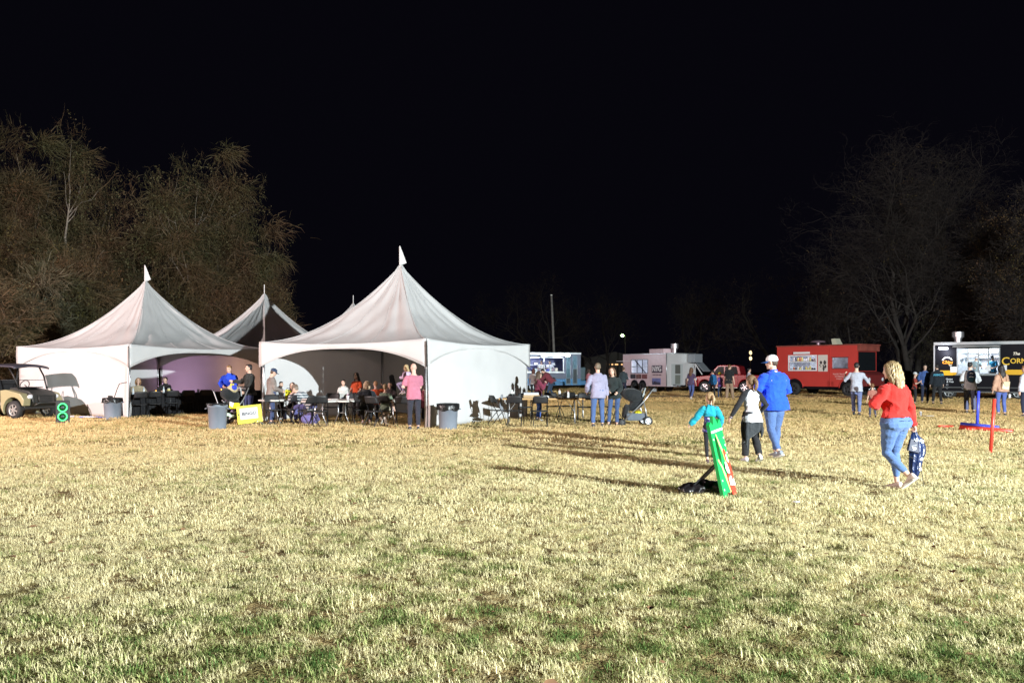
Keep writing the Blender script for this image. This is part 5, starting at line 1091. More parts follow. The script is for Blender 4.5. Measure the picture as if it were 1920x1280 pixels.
# ---- trash bins with black liners
MBIN = mat('grey_bin', (.20, .23, .28), .45, bump=.1, bscale=30, var=.06); MLIN = mat('black_liner', (.012, .012, .013), .3, bump=.9, bscale=18)
def bin_(p, r, h, label, liner=.14, bag=True):
    T = thing('trash_bin', label, 'trash bin', p, 0, 'round grey trash bins in front of the tents'); m_ = MB()
    m_.lathe([(r * .84, 0), (r * .86, .02), (r * .97, h * .86), (r * 1.03, h * .87), (r * 1.04, h * .99), (r, h), (r * .93, h * .98), (r * .80, .06)], 32); obj('barrel', m_, MBIN, T, smooth=True)
    for s in (-1, 1):
        m_ = MB(); m_.tube([(s * r * .98, -.07, h * .84), (s * (r + .06), -.05, h * .80), (s * (r + .06), .05, h * .80), (s * r * .98, .07, h * .84)], .014, 6); obj('handle', m_, MBIN, T, smooth=True)
    m_ = MB(); n = 48
    rs = [[Vector(((r * g + .012 * math.sin(j * 1.3 + z * 20) * f) * math.cos(6.28319 * j / n), (r * g + .012 * math.sin(j * 1.3 + z * 20) * f) * math.sin(6.28319 * j / n), z + .02 * math.sin(j * .7) * (f > .9))) for j in range(n)]
          for z, g, f in ((h - liner, 1.10, 1), (h - liner * .5, 1.12, .8), (h + .012, 1.10, .5), (h + .018, 1.0, .3), (h - .05, .9, .3), (h - .3, .8, .2))]
    m_.loft(rs, cap=False); obj('liner', m_, MLIN, T, smooth=True, fixn=False); return T
bin_(gp(211, d=26.6), .27, .66, 'grey trash bin with black lid-like liner against the left tent wall', .13)
bin_(gp(408, 804), .25, .66, 'grey trash bin in front of the left tent, next to the yellow sign', .03)
bin_(gp(840, 805), .265, .66, 'grey trash bin with black liner in front of the white right wall', .16)
T = thing('litter_grabber', 'thin silver stick poking up out of the bin beside the yellow sign', 'stick', gp(408, 804)); m_ = MB(); m_.tube([(.04, 0, .58), (-.13, .05, 1.0)], .012, 8); obj('shaft', m_, MCH, T)
m_ = MB(); m_.ell((-.13, .05, 1.0), (.02, .02, .03), 8, 6); obj('grip', m_, MBK, T)

# ---- the yellow bingo sign on its folding stand
p = gp(470, 798); T = thing('bingo_sign', 'tilted yellow sign reading BINGO on a white card, standing on crossed metal legs', 'sign', p, R(24)); MYS = mat('sign_yellow', (.85, .72, .02), .5, var=.03)
RS = Matrix.Rotation(R(-5.5), 4, 'Y')
def sg(x, y, z): return RS @ Vector((x, y, z))
m_ = MB(); m_.prism([(-.33, .08), (.33, .08), (.33, .57), (-.33, .57)], -.012, .012, lambda q, t: sg(q[0], t, q[1])); obj('board', m_, MYS, T, bevel=.003)
m_ = MB(); m_.prism([(-.25, .20), (.22, .20), (.22, .50), (-.25, .50)], -.020, -.013, lambda q, t: sg(q[0], t, q[1])); obj('card', m_, mat('sign_white', (.80, .78, .80), .5), T)
text('lettering', 'BINGO', .125, mat('sign_ink', (.03, .03, .04), .6), T, RS @ face_front(-.015, -.0205, .345), .002, italic=.12, bold=.004)
m_ = MB(); m_.prism([(-.315, .34), (-.27, .30), (-.27, .38)], -.0205, -.0125, lambda q, t: sg(q[0], t, q[1])); obj('arrow', m_, mat('sign_ink', (.03, .03, .04), .6), T)
for s in (-1, 1):
    for y in (-.02, .16):
        m_ = MB(); m_.tube([(s * .02 + .18, y, .14), (s * .22 + .18, y + .03 * s, .0)], .011, 6); obj('leg', m_, MCH if s > 0 else MBK, T)
m_ = MB(); m_.tube([(.18, -.02, .12), (.18, .16, .12)], .01, 6); m_.tube([(.2, .1, .1), (.2, .05, .5)], .01, 6); obj('support_bar', m_, MCH, T)

# ---- strollers
MFR = mat('stroller_frame', (.55, .56, .58), .35, .7); MFB = fabric('stroller_fabric', (.016, .018, .020), .6); MFG = fabric('stroller_grey', (.12, .14, .17), .6); MTY = mat('rubber_tyre', (.02, .02, .02), .8, bump=.3, bscale=50)
def wheel(T, c, r, w_, hub, part='wheel', ax=(0, 1, 0), spokes=5, rimc=None):
    ax = Vector(ax).normalized(); c = Vector(c); m_ = MB(); u = ax.orthogonal().normalized(); v = ax.cross(u)
    def circ(rr, off, n=24): return [c + ax * off + (u * math.cos(6.28319 * j / n) + v * math.sin(6.28319 * j / n)) * rr for j in range(n)]
    m_.loft([circ(r * .62, -w_ / 2), circ(r * .93, -w_ / 2), circ(r, -w_ * .3), circ(r, w_ * .3), circ(r * .93, w_ / 2), circ(r * .62, w_ / 2)], cap=False)
    W = obj('tyre' if part == 'wheel' else part, m_, MTY, T, smooth=True); W.name = 'wheel'; m_ = MB()
    m_.loft([circ(r * .66, -w_ * .42), circ(r * .60, -w_ * .5), circ(r * .54, -w_ * .42), circ(r * .54, w_ * .42), circ(r * .60, w_ * .5), circ(r * .66, w_ * .42)], cap=False); obj('rim', m_, rimc or hub, W, smooth=True)
    m_ = MB(); m_.cyl(c - ax * w_ * .5, c + ax * w_ * .5, r * .16, 12)
    for j in range(spokes):
        a = 6.28319 * j / spokes; dv = u * math.cos(a) + v * math.sin(a)
        for q in (-.4, .4): m_.bar(c + ax * w_ * q + dv * r * .1, c + ax * w_ * q * 1.0 + dv * r * .58, r * .16, w_ * .06, ax)
    obj('spokes', m_, hub, W); m_ = MB(); m_.cyl(c - ax * w_ * .12, c + ax * w_ * .12, r * .6, 20); obj('brake_disc', m_, MBK, W); return W
def stroller(label, p, yaw, full=True):
    T = thing('stroller', label, 'stroller', p, R(yaw), 'baby strollers')      # local +x is the direction it is pushed
    for s in (-1, 1):
        wheel(T, (-.34, s * .26, .13), .13, .045, MFR, spokes=5); wheel(T, (.36, s * .17, .095), .095, .05, MBK, spokes=3)
        m_ = MB(); m_.tube([(-.50, s * .24, 1.02), (-.25, s * .25, .70), (.30, s * .20, .15)], .016, 8); obj('side_frame', m_, MFR, T, smooth=True)
        m_ = MB(); m_.tube([(-.22, s * .255, .66), (-.34, s * .26, .14)], .015, 8); obj('rear_strut', m_, MFR, T, smooth=True)
    m_ = MB(); m_.tube([(-.50, -.24, 1.02), (-.56, -.2, 1.05), (-.56, .2, 1.05), (-.50, .24, 1.02)], .02, 8); obj('handlebar', m_, MBK, T, smooth=True)
    m_ = MB(); m_.box(-.62, -.50, -.14, .14, .93, 1.02); obj('cup_tray', m_, MBP, T, bevel=.01)
    m_ = MB(); m_.box(-.30, .22, -.19, .19, .14, .34, None, 1.12); obj('basket', m_, MFG, T, bevel=.03, smooth=True)
    m_ = MB(); m_.ell((-.06, 0, .56), (.27, .19, .13), 14, 8, Matrix.Rotation(R(28), 3, 'Y')); m_.ell((.24, 0, .40), (.08, .18, .20), 12, 8, Matrix.Rotation(R(-15), 3, 'Y')); bake('seat', m_, MFB, T, .018, 1, .006, 2)
    m_ = MB(); m_.ell((.02, 0, .84), (.34, .22, .19), 18, 10, Matrix.Rotation(R(-14), 3, 'Y')); bake('canopy_hood', m_, MFB, T, .018, 1, .006, 5)
    m_ = MB(); m_.tube([(-.14, s * .22, .82) for s in (-1, -.5, 0, .5, 1)] if False else [(-.20, -.22, .80), (-.30, -.12, 1.03), (-.30, .12, 1.03), (-.20, .22, .80)], (.02), 8); obj('carry_handle', m_, mat('carry_grey', (.35, .38, .38), .5), T, smooth=True)
    m_ = MB(); m_.box(-.12, .06, -.2, -.195, .60, .66); m_.box(-.02, .10, -.212, -.20, .66, .70); obj('seat_buckle', m_, MFR, T)
    return T
s2 = stroller('black stroller with grey frame and carrier seat standing right of the couple', gp(1188, 797), 186)
T = thing('blanket', 'small bright yellow cloth tucked in the stroller basket right of the couple', 'cloth', s2.location, s2.rotation_euler.z); m_ = MB(); m_.ell((-.12, 0, .36), (.12, .16, .05), 10, 8); bake('cloth', m_, MY, T, .016, 1, .01, 6)
s1 = stroller('dark stroller loaded with bags behind the bin and yellow sign', gp(432, d=24.2), 250)
T = thing('diaper_bag', 'beige patterned bag with blue flap piled on top of the loaded stroller', 'bag', gp(436, d=24.1)); m_ = MB(); m_.ell((0, 0, 1.01), (.16, .13, .13), 12, 10); bake('sack', m_, fabric('beige_patterned', (.45, .38, .22)), T, .015, 1, .01, 4)
m_ = MB(); m_.ell((.07, -.06, 1.04), (.08, .08, .08), 10, 8); obj('blue_flap', m_, fabric('blue_cloth', (.03, .06, .5)), T, smooth=True)
m_ = MB(); m_.tube([(-.05, -.05, 1.02), (-.02, -.06, 1.15), (.04, -.05, 1.15), (.03, -.06, .95)], .02, 8); obj('yellow_strap', m_, MY, T, smooth=True)
T = thing('shopping_bag', 'yellow and white shopping bag hanging low on the loaded stroller', 'bag', gp(440, d=23.9)); m_ = MB(); m_.box(-.15, .15, -.05, .05, .45, .62, None, .9); obj('sack', m_, MY, T, bevel=.02)
m_ = MB(); m_.prism([(-.12, .55), (-.04, .50), (.0, .62), (-.12, .66)], -.062, -.052, lambda q, t: Vector((q[0], t, q[1]))); obj('white_panel', m_, MWB, T)
T = thing('sneakers', 'white and green shoes in the basket of the loaded stroller', 'shoes', gp(432, d=23.7)); m_ = MB(); m_.ell((-.08, 0, .30), (.09, .05, .05), 10, 8); m_.ell((.05, 0, .26), (.10, .05, .045), 10, 8); obj('uppers', m_, mat('mint_white', (.55, .75, .6), .5), T, smooth=True)

# ---- glowing speaker by the cart
p = gp(118, 793); T = thing('party_speaker', 'black party speaker with two glowing green rings on the grass by the cart', 'speaker', p, R(25)); m_ = MB(); m_.box(-.18, .18, -.15, .15, 0, .66); obj('cabinet', m_, MBP, T, bevel=.02)
MGN = mat('green_led', (.1, 1, .3), emit=(.02, 1.0, .12), estr=1.6)
for z in (.20, .46):
    m_ = MB(); m_.tube([(.112 * math.cos(a), -.158, z + .112 * math.sin(a)) for a in [6.28319 * j / 28 for j in range(29)]], .016, 8); obj('light_ring', m_, MGN, T, smooth=True)
    m_ = MB(); m_.tube([(0, -.152, z), (0, -.135, z), (0, -.155, z)], [.1, .06, .03], 20); obj('woofer', m_, mat('woofer', (.03, .05, .06), .4), T, smooth=True)
T = thing('cable', 'tangle of white and blue cables along the foot of the left tent wall', 'cable', (0, 0, 0)); r_ = random.Random(2)
for q, cc in ((0, (.7, .7, .7)), (1, (.05, .1, .6)), (2, (.6, .6, .65))):
    a, b_ = gp(104, d=27.4), gp(206, d=27.0); pts = [a.lerp(b_, t / 14) + Vector((0, .18 * math.sin(t * 1.3 + q * 2) + .1 * q, .025 + .03 * r_.random())) for t in range(15)]; m_ = MB(); m_.tube(pts, .014, 5); obj('strand', m_, mat('cable_%d' % q, cc, .5), T, smooth=True)
T = thing('power_cord', 'dark cord sagging from the left tent corner down to the trash bin', 'cord'); m_ = MB(); a = TP1 + Vector((-.05, -.05, 1.15)); b_ = gp(213, d=26.7, z=.62); c_ = a.lerp(b_, .5) + Vector((-.1, 0, .05))
m_.tube([a, a.lerp(c_, .5) + Vector((-.08, 0, .06)), c_, b_, gp(206, d=26.9, z=.02)], .012, 6); obj('strand', m_, MWEB, T, smooth=True)

# ---- the leaning green game board
p = gp(1358, 933); T = thing('game_board', 'tall green painted game board with cut-out hole and red ribbon, leaning to the left', 'game board', p, 0)
MGB = mat('green_paint', (.01, .36, .08), .4, bump=.1, bscale=20, var=.06, vscale=3); wdir = Vector((.66, .75, 0)).normalized(); lean_ = Vector((-.17, .10, 0)); H_ = .93; nrm = wdir.cross(Vector((0, 0, 1))).normalized(); W_ = .40
def bd(u, z, t=0.0): return wdir * u * .78 + Vector((0, 0, z)) + lean_ * (z / H_) + nrm * t
out = [(0, 0), (.12, 0), (.16, .05), (.40, .05), (.44, .0), (W_, .06)][:0] or [(0.0, 0.0), (.10, 0.0), (.13, .05), (W_ + .02, .05)]
scal = [(W_ - .02, .86), (.36, .93), (.31, .90), (.27, .87), (.22, .95), (.17, .97), (.13, .88), (.10, .86), (.055, .90), (.0, .86)]
outer = out + scal; hole = [(.10, .42), (.14, .38), (.17, .45), (.17, .56), (.14, .68), (.10, .74), (.075, .66), (.075, .52)]
bm = bmesh.new(); vo_ = [bm.verts.new(bd(*q)) for q in outer]; vh = [bm.verts.new(bd(*q)) for q in hole]
es = [bm.edges.new((vo_[i], vo_[(i + 1) % len(vo_)])) for i in range(len(vo_))] + [bm.edges.new((vh[i], vh[(i + 1) % len(vh)])) for i in range(len(vh))]
bmesh.ops.triangle_fill(bm, use_beauty=True, use_dissolve=False, edges=es, normal=nrm)
ret = bmesh.ops.extrude_face_region(bm, geom=list(bm.faces)); bmesh.ops.translate(bm, verts=[g for g in ret['geom'] if isinstance(g, bmesh.types.BMVert)], vec=-nrm * .045); bmesh.ops.recalc_face_normals(bm, faces=bm.faces)
me = bpy.data.meshes.new('panel'); bm.to_mesh(me); bm.free(); obj('panel', me, MGB, T)
def strip(name, poly, m, t0=.002, t1=.008):
    mb = MB(); mb.prism(poly, t0, t1, lambda q, t: bd(q[0], q[1], t)); return obj(name, mb, m, T)
MWT = mat('board_white', (.78, .78, .76), .5); MRD = mat('board_red', (.62, .05, .025), .45); MYW = mat('board_cream', (.72, .68, .22), .5)
strip('white_band', [(.0, .765), (W_ - .02, .80), (W_ - .02, .825), (.0, .79)], MWT)
strip('cream_line', [(.115, .75), (.13, .755), (.25, .55), (.30, .38), (.27, .36), (.225, .52), (.165, .62)], MYW)
strip('cream_line', [(.03, .44), (.10, .36), (.17, .20), (.23, .055), (.27, .05), (.22, .20), (.13, .37), (.05, .46)], MYW)
strip('red_ribbon', [(.23, .54), (.27, .57), (.34, .46), (.38, .38), (.39, .06), (.385, .02), (.27, .015), (.235, .10), (.20, .22), (.26, .30), (.30, .38), (.26, .44)], MRD, .004, .016)
strip('white_figure', [(.20, .42), (.25, .40), (.30, .30), (.29, .27), (.22, .29), (.19, .34)], MWT, .017, .021)
strip('white_figure', [(.27, .50), (.29, .505), (.33, .42), (.32, .40), (.28, .43)], MWT, .017, .021)
Mb = Matrix(((wdir.x, lean_.x / H_, nrm.x, 0), (wdir.y, lean_.y / H_, nrm.y, 0), (0, 1, 0, 0), (0, 0, 0, 1)))
for s_, u, z, q in (('1', .255, .175, .12), ('&', .30, .22, .06), ('0', .305, .155, .075), ('6', .365, .16, .11)):
    M4 = Matrix.Translation(bd(u, z, .017)) @ Mb; text('lettering', s_, q, MWT, T, M4, .002, bold=.004)
for u, z in ((.035, .69), (.36, .70), (.365, .61), (.37, .52), (.05, .20), (.05, .09)):
    mb = MB(); mb.prism([(u + .013 * math.cos(6.283 * j / 8), z + .013 * math.sin(6.283 * j / 8)) for j in range(8)], .001, .005, lambda q, t: bd(q[0], q[1], t)); obj('white_dot', mb, MWT, T)
m_ = MB(); m_.bar((-.02, .16, .50) if False else bd(.16, .42, -.06), Vector((-.40, .30, .01)), .05, .02); m_.bar(bd(.30, .42, -.06), Vector((-.30, .52, .01)), .05, .02); obj('rear_prop', m_, MBP, T)
p2 = gp(1318, 928); T = thing('black_sack', 'crumpled glossy black sack lying on the grass behind the green board', 'sack', p2); m_ = MB(); r_ = random.Random(4)
m_.ell((0.02, .12, .06), (.30, .17, .085), 16, 10); m_.ell((-.12, .05, .05), (.17, .12, .07), 12, 8); m_.ell((.18, .08, .07), (.14, .12, .10), 12, 8); m_.ell((.06, .14, .12), (.12, .08, .06), 12, 8)
bake('plastic', m_, mat('black_bin_bag', (.012, .010, .011), .28, bump=.8, bscale=22), T, .011, 1, .028, 5)

# ---- red and blue pipe lawn game
MRP = mat('red_pipe', (.62, .05, .03), .4); MBLP = mat('blue_pipe', (.05, .07, .55), .4)
p = gp(1857, 849); T = thing('red_post', 'upright red plastic pipe stuck in the grass nearer than the blue one', 'post', p); m_ = MB(); m_.tube([(0, 0, -.02), (.075, 0, 1.0)], .031, 14); obj('pipe', m_, MRP, T, smooth=True)
m_ = MB(); m_.tube([(.075, 0, 1.001), (.076, 0, 1.012)], .034, 14); obj('end_cap', m_, mat('black_cap', (.03, .02, .02), .5), T)
p = gp(1832, 802); T = thing('blue_post', 'upright blue plastic pipe rising from the low red and blue bars', 'post', p); m_ = MB(); m_.tube([(0, 0, .04), (.04, 0, .98)], .037, 14); obj('pipe', m_, MBLP, T, smooth=True)
m_ = MB(); m_.tube([(0, 0, 0), (0, 0, .10)], .046, 14); obj('socket', m_, MBLP, T, smooth=True)
p = gp(1802, 801); q = gp(1881, 806); T = thing('blue_bar', 'long blue pipe lying on the grass at the foot of the blue post', 'pipe', p); m_ = MB(); m_.tube([(0, 0, .10), (q.x - p.x, q.y - p.y + .2, .055)], .045, 12); obj('pipe', m_, MBLP, T, smooth=True)
p = gp(1800, 807); q = gp(1899, 812); T = thing('red_bar', 'long red pipe lying on the grass in front of the blue one', 'pipe', p); m_ = MB(); m_.tube([(0, 0, .10), (q.x - p.x, q.y - p.y, .045)], .048, 12); obj('pipe', m_, MRP, T, smooth=True)
m_ = MB(); m_.tube([(0, 0, .05), (.2, -.35, .05)], .05, 12); obj('foot_pipe', m_, MRP, T, smooth=True)
p = gp(1775, 803); T = thing('red_stick', 'short red stick lying in the grass left of the red and blue bars', 'stick', p); m_ = MB(); m_.tube([(-.22, 0, .06), (.22, .1, .05)], .03, 10); obj('rod', m_, MRP, T, smooth=True)
lat('cup', 'tiny clear cup standing on the grass right of the woman in red', 'cup', gp(1726, 781), [(.03, .02), (.045, .16), (.046, .16)], mat('milky_cup', (.66, .64, .66), .3), extra=[('lid', [(.047, .161), (.03, .175)], MPW)])
boxthing('paper_plate', 'pale paper plate lying flat on the grass right of the tiny cup', 'plate', gp(1741, 782, z=.05), .28, .2, .01, MWB, 10, 'plate')
boxthing('litter_scrap', 'small white scrap of litter in the grass right of the green board', 'litter', gp(1493, 946, z=.03), .07, .05, .012, MWB, 30, 'scrap')

# ---- utility cart
p = gp(62, d=27.4); MTAN = mat('cart_tan', (.30, .27, .15), .4, var=.04); MCBK = mat('cart_black', (.02, .022, .02), .45, bump=.15, bscale=40); MHL = mat('headlight_glass', (.65, .68, .72), .12, spec=1.0)
p = Vector((-15.36, 27.35, 0)); T = thing('utility_cart', 'tan and black utility cart with roof and clear windshield beside the left tent', 'cart', p, R(-19))   # local +x forward
def cx(name, mb, m, par=T, bevel=.02, smooth=False): return obj(name, mb, m, par, bevel=bevel, smooth=smooth)
for s in (-1, 1):
    wheel(T, (0, s * .62, .29), .29, .22, mat('cart_rim', (.45, .44, .42), .4, .6), spokes=6); wheel(T, (-1.85, s * .62, .29), .29, .24, mat('cart_rim', (.45, .44, .42), .4, .6), spokes=6)
    m_ = MB(); arc = [(.40 * math.cos(a), .29 + .40 * math.sin(a)) for a in [R(200 - 20 * j) for j in range(10)]]; poly = arc + [(.44, .42), (.46, .62), (.30, .80), (-.30, .92), (-.52, .90), (-.50, .35)]
    m_.prism(poly, .48, .74, lambda q, t, s=s: Vector((q[0], s * t, q[1]))); cx('fender', m_, MTAN)
    m_ = MB(); m_.tube([(.02, s * .52, .93), (-.16, s * .56, 1.35), (-.36, s * .57, 1.63)], .026, 8); cx('roof_post', m_, MBK, bevel=0, smooth=True)
    m_ = MB(); m_.tube([(-1.35, s * .60, .70), (-1.38, s * .60, 1.2), (-1.30, s * .57, 1.64)], .028, 8); cx('roof_post', m_, MBK, bevel=0, smooth=True)
    m_ = MB(); m_.ell((.44, s * .47, .70), (.06, .11, .07), 12, 8); cx('headlight', m_, MHL, bevel=0, smooth=True)
m_ = MB(); m_.prism([(-.45, .45), (.42, .40), (.52, .50), (.50, .76), (.30, .88), (-.30, .98), (-.45, .98)], -.45, .45, lambda q, t: Vector((q[0], t, q[1]))); cx('hood', m_, MCBK)
m_ = MB(); m_.box(-.44, .10, -.34, .34, .975, 1.0, None, .9); cx('dashboard', m_, MBP, bevel=.008)
for i in range(5):
    m_ = MB(); m_.box(.515, .54, -.28, .28, .50 + .05 * i, .52 + .05 * i); cx('grille_slat', m_, MBP, bevel=.004)
m_ = MB(); m_.tube([(.54, -.42, .42), (.64, -.36, .50), (.64, .36, .50), (.54, .42, .42)], .028, 8); m_.tube([(.63, -.3, .5), (.58, -.3, .74), (.58, .3, .74), (.63, .3, .5)], .02, 8); cx('bumper_bar', m_, MCBK, bevel=0, smooth=True)
m_ = MB(); m_.box(-2.5, .3, -.56, .56, .30, .40); cx('chassis', m_, MCBK)
m_ = MB(); m_.prism([(-1.45, .42), (-.45, .42), (-.45, .50), (-1.30, .52), (-1.45, .62)], -.62, .62, lambda q, t: Vector((q[0], t, q[1]))); cx('floor_sill', m_, mat('cart_grey', (.26, .24, .22), .6))
m_ = MB(); m_.box(-1.40, -.92, -.58, .58, .66, .80); cx('seat', m_, fabric('black_vinyl', (.02, .02, .022), .2)); m_ = MB(); m_.box(-1.47, -1.38, -.58, .58, .82, 1.22); cx('backrest', m_, fabric('black_vinyl', (.02, .02, .022), .2))
m_ = MB(); m_.tube([(-.66 + .10 * math.cos(a) * .5, .28 + .17 * math.sin(a), 1.05 + .17 * math.cos(a) * .9) for a in [6.28319 * j / 20 for j in range(21)]], .014, 8); m_.tube([(-.66, .28, 1.05), (-.40, .28, .90)], .016, 6); cx('steering_wheel', m_, MBK, bevel=0, smooth=True)
m_ = MB(); m_.grid(16, 12, lambda u, v: Vector((-1.52 + 1.50 * u, -.66 + 1.32 * v, 1.65 + .07 * math.sin(math.pi * v) + .03 * math.sin(math.pi * u) - .05 * (u > .94)))); o = cx('roof', m_, mat('cart_roof', (.05, .045, .06), .4), bevel=0, smooth=True); sd = o.modifiers.new('t', 'SOLIDIFY'); sd.thickness = .045
gm = bpy.data.materials.new('clear_glass'); gm.use_nodes = True; N = gm.node_tree.nodes; L = gm.node_tree.links; tr_ = N.new('ShaderNodeBsdfTransparent'); gl = N.new('ShaderNodeBsdfGlossy'); gl.inputs['Roughness'].default_value = .05
ms = N.new('ShaderNodeMixShader'); ms.inputs[0].default_value = .10; L.new(tr_.outputs[0], ms.inputs[1]); L.new(gl.outputs[0], ms.inputs[2]); L.new(ms.outputs[0], N['Material Output'].inputs[0])
m_ = MB(); m_.add([(.03, -.50, .96), (.03, .50, .96), (-.33, .54, 1.62), (-.33, -.54, 1.62)], [(0, 1, 2, 3)]); cx('windshield', m_, gm, bevel=0)
m_ = MB(); m_.tube([(-.10, -.53, 1.22), (-.10, .53, 1.22)], .010, 6); cx('windshield_seam', m_, MBK, bevel=0)
m_ = MB(); m_.box(-2.65, -1.55, -.66, .66, .66, .72); 
for a in ((-2.65, -1.55, -.68, -.64), (-2.65, -1.55, .64, .68), (-2.68, -2.64, -.66, .66), (-1.56, -1.52, -.66, .66)): m_.box(*a, .68, .98)
cx('cargo_bed', m_, MTAN, bevel=.008)
# coloured party lamps inside the left tents
def lampt(name, label, p, col, tgt, power):
    T = thing(name, label, 'lamp', p, 0, 'coloured uplights inside the left tents'); m_ = MB(); m_.cyl((0, 0, .0), (0, 0, .16), .09, 14); obj('can', m_, MBK, T)
    m_ = MB(); m_.cyl((0, 0, .161), (0, 0, .168), .07, 14); obj('lens', m_, mat(name + '_lens_%.1f' % col[0], col, emit=col, estr=3), T)
    l = bpy.data.lights.new(name, 'SPOT'); l.energy = power; l.color = col; l.spot_size = R(120); l.spot_blend = 1; l.shadow_soft_size = .06
    o = bpy.data.objects.new(name + '_beam', l); C.objects.link(o); o.location = Vector(p) + Vector((0, 0, .2)); o.rotation_euler = (Vector(tgt) - Vector(p)).to_track_quat('-Z', 'Y').to_euler()
wl = TP1 + U1 * SD
lampt('uplight', 'purple uplight on the ground behind the black-clothed tables, left of the other', wl + U2 * 7.0 - U1 * 2.2, (.86, .52, .88), wl + U2 * 7.6 + Vector((0, 0, 1.5)), 150)
lampt('uplight', 'orange uplight on the ground behind the two standing men in the left tent', wl + U2 * 10.4 - U1 * 2.0, (1.0, .56, .38), wl + U2 * 11 + Vector((0, 0, 1.5)), 150)
# ================================================================ food trailers, step van and pickup
def frame_on(A, B): d = B - A; return A, math.atan2(d.y, d.x), d.length
def lamp(parent, loc, power, col=(.85, .9, 1), r=.08, spot=None, tgt=None, name='lamp_light'):
    l = bpy.data.lights.new(name, 'SPOT' if spot else 'POINT'); l.energy = power; l.color = col; l.shadow_soft_size = r
    o = bpy.data.objects.new(name, l); C.objects.link(o); o.parent = parent; o.location = loc
    if spot:
        l.spot_size = R(spot); l.spot_blend = .8; o.rotation_euler = Vector(tgt).to_track_quat('-Z', 'Y').to_euler()
    return o
def shell(T, L, D, z0, z1, m, holes, mi=None, part='body'):
    """box body with real openings in the near (-y) side. holes: (x0,x1,z0,z1)"""
    xs = sorted({0, L, *[h[0] for h in holes], *[h[1] for h in holes]}); zs = sorted({z0, z1, *[h[2] for h in holes], *[h[3] for h in holes]}); mb = MB(); t = .05
    for i in range(len(xs) - 1):
        for j in range(len(zs) - 1):
            cx_, cz_ = (xs[i] + xs[i + 1]) / 2, (zs[j] + zs[j + 1]) / 2
            if any(h[0] < cx_ < h[1] and h[2] < cz_ < h[3] for h in holes): continue
            mb.add([(xs[i], 0, zs[j]), (xs[i + 1], 0, zs[j]), (xs[i + 1], 0, zs[j + 1]), (xs[i], 0, zs[j + 1])], [(0, 1, 2, 3)])
    for h in holes:   # reveals
        x0, x1, a, b = h; mb.add([(x0, 0, a), (x1, 0, a), (x1, t, a), (x0, t, a)], [(0, 1, 2, 3)]); mb.add([(x0, 0, b), (x1, 0, b), (x1, t, b), (x0, t, b)], [(3, 2, 1, 0)])
        mb.add([(x0, 0, a), (x0, 0, b), (x0, t, b), (x0, t, a)], [(0, 1, 2, 3)]); mb.add([(x1, 0, a), (x1, 0, b), (x1, t, b), (x1, t, a)], [(3, 2, 1, 0)])
    mb.add([(0, 0, z0), (0, D, z0), (0, D, z1), (0, 0, z1)], [(3, 2, 1, 0)]); mb.add([(L, 0, z0), (L, D, z0), (L, D, z1), (L, 0, z1)], [(0, 1, 2, 3)])
    mb.add([(0, D, z0), (L, D, z0), (L, D, z1), (0, D, z1)], [(3, 2, 1, 0)]); mb.add([(0, 0, z1), (L, 0, z1), (L, D, z1), (0, D, z1)], [(0, 1, 2, 3)]); mb.add([(0, 0, z0), (L, 0, z0), (L, D, z0), (0, D, z0)], [(3, 2, 1, 0)])
    o = obj(part, mb, m, T, fixn=False)
    if mi:
        mb = MB(); e = .04; mb.box(e, L - e, t + .01, D - e, z0 + e, z1 - e); 
        me = mb.mesh('interior'); bm = bmesh.new(); bm.from_mesh(me)
        fs = [f for f in bm.faces if f.normal.y < -.9]; bmesh.ops.delete(bm, geom=fs, context='FACES'); bm.to_mesh(me); bm.free(); obj('interior', me, mi, T)
    return o
def frame_rect(T, x0, x1, z0, z1, w_, m, y=-.012, name='window_frame', d=.03):
    mb = MB(); mb.box(x0 - w_, x1 + w_, y - d / 2, y + d / 2, z1, z1 + w_); mb.box(x0 - w_, x1 + w_, y - d / 2, y + d / 2, z0 - w_, z0)
    mb.box(x0 - w_, x0, y - d / 2, y + d / 2, z0 + .001, z1 - .001); mb.box(x1, x1 + w_, y - d / 2, y + d / 2, z0 + .001, z1 - .001); return obj(name, mb, m, T)
def panel(T, name, x0, x1, z0, z1, m, y=-.006, th=.008, par=None, bev=0): mb = MB(); mb.box(x0, x1, y - th, y, z0, z1); return obj(name, mb, m, par or T, bevel=bev)
def roofvent(T, x, y, z, r, h, name='roof_vent'):
    mb = MB(); mb.lathe([(r * .6, z), (r * .6, z + h * .35), (r * .75, z + h * .36), (r * .75, z + h * .45), (r, z + h * .5), (r, z + h), (r * .9, z + h + .02)], 20, (x, y, 0)); return obj(name, mb, mat('spun_alu', (.62, .60, .62), .42, .9), T, smooth=False)
MALU = mat('trailer_alu', (.55, .58, .60), .35, .8, bump=.15, bscale=6); MWHT = mat('interior_white', (.75, .78, .82), .5, var=.05, vscale=3); MBLK = mat('trailer_black', (.007, .006, .009), .6, spec=.12)
def glass_emit(): return None

